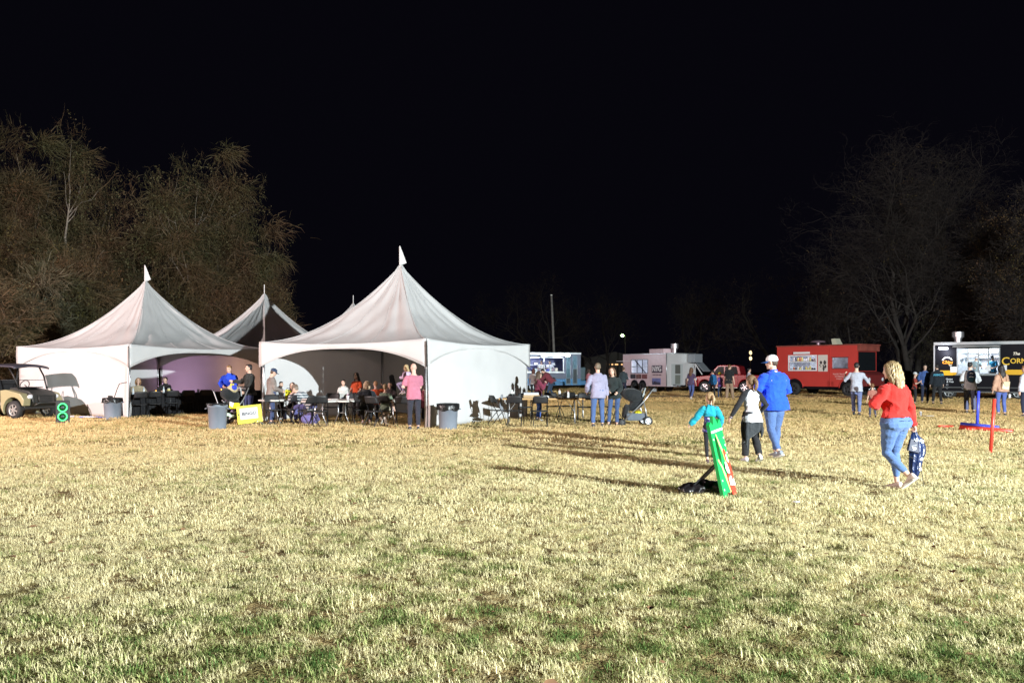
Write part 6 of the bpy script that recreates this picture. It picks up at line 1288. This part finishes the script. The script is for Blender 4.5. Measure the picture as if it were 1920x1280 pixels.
# ---- black trailer at the right edge
A, yw, L = frame_on(gp(1752, d=46.0), gp(2010, d=42.6)); D = 2.3
T = thing('food_trailer', 'black food trailer with yellow stripe and lit serving window at the right edge', 'food trailer', A, yw, 'food trucks and trailers'); s_ = 35.2
def X(px): return (px - 1752) / 258.0 * L   # along the side
wz = (1.37, 2.66); wx = (X(1799), X(1878))
shell(T, L, D, .42, 3.0, MBLK, [(wx[0], wx[1], *wz)], MWHT)
frame_rect(T, wx[0], wx[1], wz[0], wz[1], .055, MALU)
for q in (.25, .5, .75):
    x = wx[0] + (wx[1] - wx[0]) * q; mb = MB(); mb.box(x - .03, x + .03, .0, .04, wz[0] + .01, wz[1] - .01); obj('window_mullion', mb, MALU, T)
mb = MB(); mb.box(wx[0] - .1, wx[1] + .1, -.30, -.03, wz[0] - .11, wz[0] - .07); obj('serving_shelf', mb, MALU, T)
mb = MB(); mb.add([(wx[0] - .15, -.02, 2.80), (wx[1] + .1, -.02, 2.80), (wx[1] + .1, -1.1, 2.74), (wx[0] - .15, -1.1, 2.74)], [(0, 1, 2, 3)]); o = obj('awning_flap', mb, MALU, T, fixn=False); sd = o.modifiers.new('t', 'SOLIDIFY'); sd.thickness = .04
mb = MB(); mb.box(-.03, L, -.045, -.002, 2.88, 3.03); mb.box(-.035, .03, -.05, -.003, .44, 2.875); obj('corner_trim', mb, MALU, T)
MYT = mat('stripe_yellow', (.80, .42, .01), .45); panel(T, 'yellow_stripe', .04, wx[0] - .07, 1.26, 1.52, MYT); panel(T, 'yellow_stripe', wx[1] + .07, L, 1.30, 1.56, MYT)
mb = MB(); mb.tube([(0, -.06, .62), (L, -.06, .62)], .035, 8); mb.box(0, L, -.07, .0, .36, .42); obj('side_rail', mb, mat('dull_rail', (.14, .14, .14), .5, .5), T)
panel(T, 'paper_notice', wx[0] - .36, wx[0] - .04, 1.42, 1.72, MWB, -.02); panel(T, 'paper_notice', wx[1] + .06, wx[1] + .36, 1.52, 1.80, MWB, -.02)
panel(T, 'menu_sheet', wx[0] + 1.32, wx[0] + 1.52, 1.5, 1.8, MWB, -.01)
MOR = mat('logo_orange', (.85, .30, .02), .5); MCR = mat('logo_cream', (.75, .68, .55), .5)
mb = MB(); c = .62
def arc(cx_, cz_, r0, r1, a0, a1, n=14): return [(cx_ + r1 * math.cos(R(a0 + (a1 - a0) * j / n)), cz_ + r1 * math.sin(R(a0 + (a1 - a0) * j / n))) for j in range(n + 1)] + [(cx_ + r0 * math.cos(R(a1 - (a1 - a0) * j / n)), cz_ + r0 * math.sin(R(a1 - (a1 - a0) * j / n))) for j in range(n + 1)]
mb.prism(arc(c, 1.98, .21, .27, 20, 160), -.016, -.004, lambda q, t: Vector((q[0], t, q[1]))); obj('logo_arc', mb, MCR, T)
text('logo_word', 'Chips', .22, MOR, T, face_front(c, -.010, 1.95), .003, italic=.3, bold=.008); text('logo_word', 'Bar', .11, MCR, T, face_front(c + .16, -.010, 1.80), .003, bold=.003)
text('logo_word', 'Queso', .12, MWP, T, face_front(.72, -.010, 1.06), .003, bold=.003); text('logo_word', '& Tots', .12, MWP, T, face_front(.76, -.010, .92), .003, bold=.003)
for x in (.62, 1.35):
    for z in (.76, .60): mb = MB(); mb.prism(arc(x, z, .035, .055, 0, 350), -.012, -.004, lambda q, t: Vector((q[0], t, q[1]))); obj('logo_ring', mb, mat('grey_print', (.35, .35, .38), .6), T)
text('trailer_name', 'The', .20, MCR, T, face_front(X(1910), -.010, 2.38), .004, italic=.3, bold=.006); text('trailer_name', 'ORN', .36, mat('name_gold', (.80, .48, .03), .45), T, face_front(X(1893) + .14, -.010, 2.0), .004, align='LEFT', bold=.006, sx=.95)
text('trailer_name', 'C', .58, mat('name_gold', (.80, .48, .03), .45), T, face_front(X(1893) - .06, -.012, 1.98), .004, align='CENTER', bold=.004, sx=.95)
roofvent(T, 1.05, .8, 3.03, .30, .56)
mb = MB(); mb.box(.22, .66, -.14, -.05, 2.66, 2.74); obj('floodlight_head', mb, mat('led_white', (1, 1, 1), emit=(.85, .9, 1), estr=18), T)
lamp(T, (.6, -.35, 2.45), 45, (.8, .88, 1), .1); lamp(T, (2.2, 1.0, 2.75), 130, (.85, .93, 1), .25)
for px, cl_, cc in ((1831, (.25, .32, .34), (.5, .5, .55)), (1864, (.02, .22, .42), (.015, .02, .03))):
    pw = A + Matrix.Rotation(yw, 3, 'Z') @ Vector((X(px), .85, 0))
    person('worker in %s shirt and cap inside the black trailer window' % ('grey-green' if px < 1850 else 'bright teal'), (pw.x, pw.y, 0), 170 if px < 1850 else 120, 1.72, 'm', 1.05, top=('tee', cl_), bottom=BK, hair=('short', BLK), sleeve='short', cap=(cc, cc, 0), z0=.62, head=(0, 18), hands={-1: (-.2, .3, 1.05), 1: (.2, .3, 1.05)})
for z in (2.2, 2.45):
    mb = MB(); mb.box(wx[0] + .1, wx[1] - .1, D - .4, D - .1, z, z + .03); obj('shelf', mb, MALU, T)
r_ = random.Random(3)
for x in (.7, 3.2, 3.9): wheel(T, (x, .12, .36), .36, .2, MALU, spokes=5)

# ---- red step van
A, yw, L = frame_on(gp(1457, d=54.0), gp(1607, d=49.8)); D = 2.2
T = thing('step_van', 'boxy red step van food truck with white-framed window and skull poster, nose to the right', 'food truck', A, yw, 'food trucks and trailers')
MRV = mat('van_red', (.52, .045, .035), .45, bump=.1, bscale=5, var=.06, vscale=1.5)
def X(px): t = (px - 1457) / 150.0; return L * t * 54.0 / (54.0 * t + 49.8 * (1 - t)) if False else L * (t / (t + (1 - t) * (49.8 / 54.0)))*1.0
a, b = X(1480), X(1530); c0_, c1 = X(1560), X(1581); wl_ = (.62 + .05, 1.0)
holes = [(a, b, 1.56, 2.40), (c0_, c1 + .3, 1.66, 2.28)]
arch = lambda x: None
shell(T, L, D, .55, 3.0, MRV, holes, mat('van_interior', (.42, .45, .50), .5, var=.3, vscale=4))
frame_rect(T, a, b, 1.56, 2.40, .07, mat('van_white', (.78, .76, .78), .4)); mb = MB(); mb.box(a, b, .0, .03, 2.02, 2.07); obj('window_mullion', mb, MWHT, T)
r_ = random.Random(9); MI = [mat('pantry_%d' % i, c, .5) for i, c in enumerate(((.6, .6, .62), (.10, .10, .14), (.45, .12, .05), (.55, .45, .15), (.15, .2, .3)))]
for z in (1.56, 2.10):
    mb = MB(); mb.box(a - .1, b + .1, .25, .62, z - .03, z); obj('shelf', mb, MALU, T)
    for i in range(13):
        x = a + (b - a) * (i + .5) / 13; h_ = r_.uniform(.1, .26); mb = MB(); mb.lathe([(.05, z), (.06, z + .02), (.055, z + h_ * .8), (.03, z + h_)], 8, (x, .4, 0)); obj('kitchen_jar', mb, MI[r_.randrange(5)], T)
panel(T, 'light_bar', X(1489), X(1519), 2.53, 2.66, mat('bar_white', (.8, .8, .8), .4), -.03, .06)
o = panel(T, 'poster', X(1534), X(1552), 1.46, 2.46, mat('poster_cream', (.66, .60, .54), .6), -.008, .01)
MSK = mat('poster_ink', (.06, .05, .05), .7); x0 = (X(1534) + X(1552)) / 2; ww = (X(1552) - X(1534))
def blob(cx_, cz_, rx, rz, par=o): mb = MB(); mb.prism([(cx_ + rx * math.cos(6.283 * j / 12), cz_ + rz * math.sin(6.283 * j / 12) * (1 + .2 * math.sin(j * 2.3))) for j in range(12)], -.026, -.019, lambda q, t: Vector((q[0], t, q[1]))); obj('poster_print', mb, MSK, par)
blob(x0 - ww * .18, 2.0, ww * .13, .10); blob(x0 + ww * .22, 2.0, ww * .15, .13); blob(x0 + .03, 1.83, ww * .06, .06); blob(x0 + ww * .1, 1.65, ww * .10, .16); blob(x0 + ww * .28, 1.76, ww * .10, .10); blob(x0 - ww * .30, 1.84, ww * .08, .03); blob(x0 - ww * .2, 1.76, ww * .07, .03)
mb = MB(); mb.box(0, X(1555), -.02, -.002, 1.24, 1.28); mb.box(X(1556), X(1556) + .03, -.02, -.002, .6, 2.9); obj('seam_trim', mb, MRV, T)
mb = MB(); mb.box(c0_ - .05, c1 + .36, -.012, -.002, 1.62, 1.66); mb.box(c0_ - .05, c1 + .36, -.012, -.002, 2.28, 2.32); obj('cab_window_frame', mb, mat('van_dark_trim', (.05, .03, .03), .5), T)
mb = MB(); mb.box(c0_, c1 + .3, .02, .025, 1.66, 2.28); obj('cab_glass', mb, gm, T)
for i, (tx, w_) in enumerate((('FOOD TRUCK', .13), ('CATERING', .12), ('EVENTS', .11))): text('lettering', tx, w_, mat('van_print', (.75, .55, .52), .6), T, face_front((c0_ + c1) / 2 + .12, -.008, 1.30 - i * .14), .002)
for x in (X(1490), X(1590) + .05):
    mb = MB(); arc_ = [(x + .56 * math.cos(R(180 - 15 * j)), .50 + .52 * math.sin(R(180 - 15 * j))) for j in range(13)]; mb.prism(arc_, -.012, -.002, lambda q, t: Vector((q[0], t, q[1]))); obj('wheel_arch', mb, MBLK, T)
    mb = MB(); mb.tube([(q[0], -.03, q[1]) for q in [(x + .60 * math.cos(R(180 - 15 * j)), .48 + .56 * math.sin(R(180 - 15 * j))) for j in range(13)]], .03, 6); obj('arch_lip', mb, MRV, T, smooth=True)
    wheel(T, (x, -.02, .40), .40, .24, mat('dark_rim', (.07, .07, .075), .5, .5), spokes=5); wheel(T, (x, D - .2, .40), .40, .24, mat('dark_rim', (.07, .07, .075), .5, .5), spokes=5)
mb = MB(); mb.box(0, L + .1, .2, D - .2, .38, .54); obj('chassis', mb, MBLK, T)
# cab nose: short hood, big dark windscreen, roof brow
mb = MB(); mb.prism([(L, .55), (L + .55, .60), (L + .58, 1.25), (L + .30, 1.42), (L, 1.48)], .08, D - .08, lambda q, t: Vector((q[0], t, q[1]))); obj('nose', mb, mat('van_red_shaded', (.16, .02, .02), .5), T, bevel=.04)  # shade on the van's front is put into a darker red
mb = MB(); mb.add([(L + .03, .12, 1.50), (L + .03, D - .12, 1.50), (L + .02, D - .12, 2.62), (L + .02, .12, 2.62)], [(0, 1, 2, 3)]); obj('windscreen', mb, mat('dark_glass', (.01, .012, .014), .08, spec=.8), T)
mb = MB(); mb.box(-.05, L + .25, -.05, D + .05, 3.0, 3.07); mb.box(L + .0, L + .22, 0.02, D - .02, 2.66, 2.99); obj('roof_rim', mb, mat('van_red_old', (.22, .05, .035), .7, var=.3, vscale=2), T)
for y in (.35, D - .35): mb = MB(); mb.ell((L + .57, y, 1.0), (.05, .11, .11), 10, 8); obj('headlight', mb, MHL, T, smooth=True)
mb = MB(); mb.lathe([(.12, 3.07), (.12, 3.22), (.5, 3.24), (.42, 3.34), (.1, 3.40)], 18, (X(1517), 1.0, 0)); obj('roof_vent', mb, mat('vent_plum', (.25, .16, .2), .4, .4), T)
mb = MB(); mb.prism([(X(1552), 3.07), (X(1562), 3.07), (X(1556), 3.45), (X(1550), 3.42)], .5, 1.1, lambda q, t: Vector((q[0], t, q[1]))); obj('roof_hatch', mb, mat('hatch_cream', (.5, .48, .36), .6), T)
lamp(T, ((a + b) / 2, 1.0, 2.7), 60, (.85, .92, 1), .2)

# ---- white NYG trailer
A, yw, L = frame_on(gp(1168, d=61.0), gp(1249, d=56.6)); D = 2.5
T = thing('food_trailer', 'white trailer lettered NYG with a six-pane lit window and roof vents', 'food trailer', A, yw, 'food trucks and trailers')
MNY = mat('pinkish_white', (.66, .50, .53), .3, bump=.15, bscale=3, var=.05); MNW = mat('nose_white', (.60, .60, .60), .35, .3, bump=.1, bscale=3)
def X(px): t = (px - 1168) / 81.0; return L * (t / (t + (1 - t) * (56.6 / 61.0)))
a, b = X(1184), X(1214.5)
shell(T, L, D, .45, 2.68, MNY, [(a, b, 1.35, 2.25)], MWHT)
frame_rect(T, a, b, 1.35, 2.25, .04, mat('nyg_frame', (.16, .17, .2), .5))
for q in (.34, .67): mb = MB(); x = a + (b - a) * q; mb.box(x - .03, x + .03, 0, .03, 1.36, 2.24); obj('window_mullion', mb, MBLK, T)
mb = MB(); mb.box(a, b, .0, .03, 1.76, 1.81); obj('window_mullion', mb, MALU, T)
mb = MB(); mb.bar((a + .5, -.06, 2.25), (b - .1, -.12, 1.36), .04); obj('window_strut', mb, MBLK, T)
mb = MB(); mb.box(-.7, a + .2, -.1, -.04, 2.16, 2.20); obj('awning_arm', mb, MWB, T)
lamp(T, ((a + b) / 2, 1.0, 2.45), 45, (.8, .86, 1), .2)
for i, cc in enumerate(((.05, .05, .06), (.16, .07, .06), (.18, .05, .05))):
    x = X(1182.5) + i * (X(1215) - X(1182.5)) / 3; w_ = (X(1215) - X(1182.5)) / 3 - .08; o = panel(T, 'food_photo', x, x + w_, .93 + .02, 1.25, mat('food_photo_%d' % i, cc, .4, var=.6, vscale=6), -.008, .01)
x0, x1 = X(1222.5), X(1242); o = panel(T, 'name_panel', x0, x1, 1.36, 1.86, mat('nyg_plum', (.05, .02, .05), .5), -.006, .01)
text('lettering', 'NYG', .50, mat('nyg_white', (.80, .76, .78), .5), T, face_front((x0 + x1) / 2, -.035, 1.61), .012, bold=.008, sx=(x1 - x0) / 1.22)
text('lettering', 'NEW YORK GRILL', .12, mat('nyg_plum', (.05, .02, .05), .5), T, face_front((x0 + x1) / 2, -.010, 1.22), .003)
o = panel(T, 'skyline_picture', X(1223), X(1239), .50 + .05, 1.0, mat('skyline_sky', (.16, .18, .42), .5, var=.2, vscale=3), -.006, .01)
r_ = random.Random(6); mb = MB(); x = X(1223.5)
while x < X(1238): w_ = r_.uniform(.04, .10); mb.box(x, x + w_, -.022, -.017, .56, .62 + r_.uniform(.02, .22)); x += w_
obj('skyline_print', mb, mat('skyline_dark', (.05, .04, .07), .6), o)
# end wall facing right with the entry door
def EF(y, z, t=0): return Vector((L + t, y, z))
def epanel(name, y0, y1, z0, z1, m, t=.01, base=.004, par=None): mb = MB(); mb.box(L + base, L + base + t, y0, y1, z0, z1); return obj(name, mb, m, par or T)
epanel('end_skin', .02, D - .02, .47, 2.66, MNW, .004, .001); o = epanel('door', .42, 1.35, .52, 1.95, mat('door_grey', (.36, .38, .38), .4), .03, .006)
epanel('door_window', .72, 1.15, 1.30, 1.90, mat('dim_glass', (.10, .10, .09), .1), .01, .037, o); epanel('door_screen', .72, 1.15, .60, 1.22, mat('screen_mesh', (.13, .14, .12), .6), .01, .037, o)
mb = MB()
for y in (.02, D - .04): mb.tube([(L + .02, y, .47), (L + .02, y, 2.66)], .03, 8)
mb.tube([(L + .02, .02, 2.66), (L + .02, D, 2.66)], .03, 8); obj('corner_trim', mb, MALU, T, smooth=True)
for i in range(14):
    for y in (.16, D - .3): mb = MB(); mb.ell((L + .012, y, .7 + i * .14), (.01, .02, .02), 6, 4); obj('rivet', mb, MALU, T)
mb = MB(); mb.lathe([(.16, .5), (.18, .55), (.18, .98), (.05, 1.05)], 14, (L + .5, 1.6, 0)); obj('gas_bottle', mb, MPW, T, smooth=True)
mb = MB(); mb.box(L, L + .5, .5, 1.3, .44, .52); obj('door_step', mb, MALU, T)
mb = MB(); mb.bar((L, .6, .5), (L + 1.3, 1.25, .5), .1); mb.bar((L, 1.9, .5), (L + 1.3, 1.25, .5), .1); obj('drawbar', mb, MBLK, T)
mb = MB(); mb.box(L + .1, L + .75, D - .75, D - .05, 2.05, 2.62); obj('hood_box', mb, mat('hood_grey', (.28, .31, .34), .4, .4), T, bevel=.02)
mb = MB(); mb.add([(L + .2, D - .2, 2.05), (L + .2, D + .4, 2.05), (L + 1.0, D + .4, 1.45), (L + 1.0, D - .2, 1.45)], [(0, 1, 2, 3)]); o = obj('raised_flap', mb, mat('hood_grey', (.28, .31, .34), .4, .4), T, fixn=False); sd = o.modifiers.new('t', 'SOLIDIFY'); sd.thickness = .05
mb = MB(); mb.bar((L + .25, D - .25, 1.95), (L + .95, D - .25, 1.25), .05); obj('flap_strut', mb, MWB, T)
mb = MB(); mb.box(X(1206), X(1233), .5, 1.5, 2.69, 3.0); obj('air_conditioner', mb, MNY, T, bevel=.05); roofvent(T, X(1238), 1.2, 2.7, .26, .62)
panel(T, 'bright_roof_edge', 0, L, 2.62, 2.66, MALU, -.01, .02)
for x in (X(1190) , X(1205)):
    mb = MB(); mb.prism([(x + .42 * math.cos(R(180 - 20 * j)), .46 + .42 * math.sin(R(180 - 20 * j))) for j in range(10)], -.03, -.002, lambda q, t: Vector((q[0], t, q[1]))); obj('wheel_arch', mb, MBLK, T)
    wheel(T, (x, -.03, .34), .34, .2, mat('dark_rim', (.07, .07, .075), .5, .5), spokes=5); wheel(T, (x, D - .2, .34), .34, .2, mat('dark_rim', (.07, .07, .075), .5, .5), spokes=5)

# ---- blue and silver trailer
A, yw, L = frame_on(gp(955, d=60.5), gp(1089, d=61.8)); D = 2.3
T = thing('food_trailer', 'silver and blue food trailer with two glaring roof lights just right of the middle tent', 'food trailer', A, yw, 'food trucks and trailers')
MBT = mat('trailer_blue', (.03, .17, .36), .4); MSV = mat('trailer_silver', (.10, .11, .15), .4, .5, bump=.15, bscale=4)
def X(px): return (px - 955) / 134.0 * L
a, b = X(962), X(1055)
shell(T, L, D, .45, 2.75, MSV, [(a, b, 1.45, 2.42)], mat('interior_navy', (.10, .11, .22), .5, var=.3, vscale=2))
panel(T, 'blue_skirt', 0, L, .46, .92, MBT); mb = MB(); mb.prism(arc(X(1051), .72, .05, .075, 0, 350), -.024, -.016, lambda q, t: Vector((q[0], t, q[1]))); obj('round_badge', mb, mat('badge_navy', (.02, .08, .2), .5), T)
frame_rect(T, a, b, 1.45, 2.42, .05, MALU); mb = MB(); mb.box(a, b, -.4, -.04, 1.34, 1.39); obj('serving_shelf', mb, MALU, T)
mb = MB(); mb.add([(a, -.03, 2.55), (b, -.03, 2.55), (b, -1.0, 2.62), (a, -1.0, 2.62)], [(0, 1, 2, 3)]); o = obj('awning_flap', mb, MALU, T, fixn=False); sd = o.modifiers.new('t', 'SOLIDIFY'); sd.thickness = .04
mb = MB(); mb.box(0, L, -.07, -.005, 2.68, 2.80); obj('roof_edge', mb, MALU, T)
MLD = mat('led_white', (1, 1, 1), emit=(.85, .9, 1), estr=18)
for px in (1011, 1055):
    x = X(px); mb = MB(); mb.ell((x, -1.05, 2.60), (.19, .12, .13), 12, 8); o = obj('floodlight_head', mb, MLD, T, smooth=True); lamp(T, (x, -1.3, 2.45), 45, (.82, .88, 1), .1)
mb = MB(); mb.box(X(1013), X(1054), -1.0, -.96, 2.55, 2.59); obj('light_strip', mb, mat('led_strip', (1, 1, 1), emit=(.85, .9, 1), estr=6), T)
mb = MB(); mb.cyl((X(1012), -1.0, 1.35), (X(1012), -1.0, 2.55), .025, 8); obj('awning_post', mb, MALU, T)
lamp(T, ((a + b) / 2, 1.1, 2.55), 60, (.75, .82, 1), .25)
for i, (x0, x1) in enumerate(((X(1060.5), X(1069)), (X(1073), X(1082)))):
    mb = MB(); mb.box(x0, x1, -.05, -.004, .50, 2.58); o = obj('door', mb, mat('door_frame_blue', (.14, .2, .24), .3, .5), T)
    mb = MB(); mb.box(x0 + .05, x1 - .05, -.062, -.052, 1.0 if i == 0 else 1.7, 2.50); obj('glass', mb, mat('door_glass', (.10, .18, .22), .15), o)
    mb = MB(); mb.box(x0 + .05, x1 - .05, -.062, -.052, .60, .95 if i == 0 else 1.62); obj('lower_panel', mb, mat('door_dark', (.03, .04, .045), .3), o)
    mb = MB(); mb.cyl((x1 - .02, -.08, 1.2), (x1 - .02, -.08, 1.9), .015, 6); obj('handle', mb, MALU, o)
mb = MB(); mb.box(L, L + 1.0, .4, 1.9, .46, .78); obj('nose_box', mb, MBT, T, bevel=.03); mb = MB(); mb.box(L + .02, L + .45, .3, 1.5, .8, 1.75); obj('generator', mb, mat('gen_dark', (.05, .10, .12), .5), T, bevel=.04)
for x in (.8, 1.7): wheel(T, (x, .1, .34), .34, .2, MALU, spokes=5)
r_ = random.Random(12)
for z in (1.48, 1.95):
    mb = MB(); mb.box(a + .1, b - .1, 1.5, 1.9, z - .03, z); obj('shelf', mb, MALU, T)
for i in range(16):
    x = a + .2 + (b - a - .4) * i / 15; h_ = r_.uniform(.12, .34); mb = MB(); w_ = r_.uniform(.05, .13); z = 1.45 if r_.random() < .6 else 1.95; y = .2 if z < 1.5 else 1.7
    mb.box(x - w_, x + w_, y, y + .15, z, z + h_); obj('kitchen_box', mb, mat('kit_%d' % (i % 5), [(.7, .72, .78), (.05, .08, .4), (.5, .6, .62), (.25, .2, .25), (.65, .6, .5)][i % 5], .5), T, bevel=.01)
for px, cc in ((1020, (.68, .68, .68)), (1036, (.6, .62, .7))):
    pw = A + Matrix.Rotation(yw, 3, 'Z') @ Vector((X(px), .75, 0))
    person('white-topped worker in the silver and blue trailer window, %s of the two' % ('left one' if px == 1020 else 'right one'), (pw.x, pw.y, 0), 175, 1.66, 'm', 1.2, top=('tee', cc), bottom=BK, hair=('short', BLK), sleeve='short', lean=(18, 0, 0), z0=.62, hands={-1: (-.2, .45, 1.0), 1: (.2, .45, 1.0)})

# ---- red pickup
A, yw, L = frame_on(gp(1300, d=57.6), gp(1427, d=55.6)); L0 = 5.6; T = thing('pickup_truck', 'glossy red crew-cab pickup truck parked between the white trailer and the red van', 'pickup truck', A, yw)
k_ = L / L0; MPR = mat('pickup_red', (.30, .012, .018), .16, spec=.8, var=.04); S = lambda pts: [(x * k_, z) for x, z in pts]
low = [(.05, .50), (.35, .45), (.42, .45)] + [(.95 + .53 * math.cos(R(180 - 18 * j)), .42 + .50 * math.sin(R(180 - 18 * j))) for j in range(1, 10)] + [(1.50, .42), (3.75, .42)] + [(4.28 + .53 * math.cos(R(180 - 18 * j)), .42 + .50 * math.sin(R(180 - 18 * j))) for j in range(1, 10)] + [(4.83, .45), (5.55, .52), (5.6, 1.20), (4.0, 1.24), (1.62, 1.22), (1.35, 1.20), (.30, 1.12), (.06, .98)]
mb = MB(); mb.prism(S(low), .0, 1.95, lambda q, t: Vector((q[0], t, q[1]))); obj('body', mb, MPR, T, bevel=.035, smooth=False)
mb = MB(); mb.prism(S([(1.30, 1.235), (3.95, 1.245), (3.78, 1.80), (3.5, 1.88), (2.20, 1.88), (1.98, 1.82)]), .10, 1.85, lambda q, t: Vector((q[0], t, q[1]))); obj('cab', mb, MPR, T, bevel=.04)
for pts in ([(1.60, 1.27), (2.55, 1.27), (2.55, 1.78), (2.10, 1.78)], [(2.65, 1.27), (3.72, 1.27), (3.60, 1.76), (3.50, 1.78), (2.65, 1.78)]):
    mb = MB(); mb.prism(S(pts), .088, .098, lambda q, t: Vector((q[0], t, q[1]))); obj('side_window', mb, mat('dark_glass', (.01, .012, .014), .08, spec=.8), T)
mb = MB(); mb.box(.02, .10, .08, 1.87, .46, .66); obj('bumper', mb, MALU, T, bevel=.03)
mb = MB(); mb.box(1.55 * k_, 3.7 * k_, -.08, .0, .36, .42); obj('running_board', mb, mat('chrome', (.8, .8, .8), .15, 1), T, bevel=.01)
for x in (1.66, 2.60, 3.72): mb = MB(); mb.box(x * k_, x * k_ + .015, -.010, .002, .5, 1.2); obj('door_gap', mb, MBLK, T)
for x in (2.40, 3.45): mb = MB(); mb.box(x * k_, x * k_ + .16, -.03, -.004, 1.02, 1.06); obj('door_handle', mb, MPR, T, bevel=.008)
mb = MB(); mb.ell((1.72 * k_, -.12, 1.30), (.09, .12, .08), 10, 8); obj('side_mirror', mb, MPR, T, smooth=True)
mb = MB(); mb.box(.03, .30 * k_, -.006, .25, .86, 1.02); obj('headlight', mb, MHL, T, bevel=.02)
MAW = mat('alloy_wheel', (.72, .66, .70), .25, .7)
for x in (.95, 4.28):
    wheel(T, (x * k_, .08, .40), .40, .24, MAW, spokes=5); wheel(T, (x * k_, 1.85, .40), .40, .24, MAW, spokes=5)
finish_bodies()
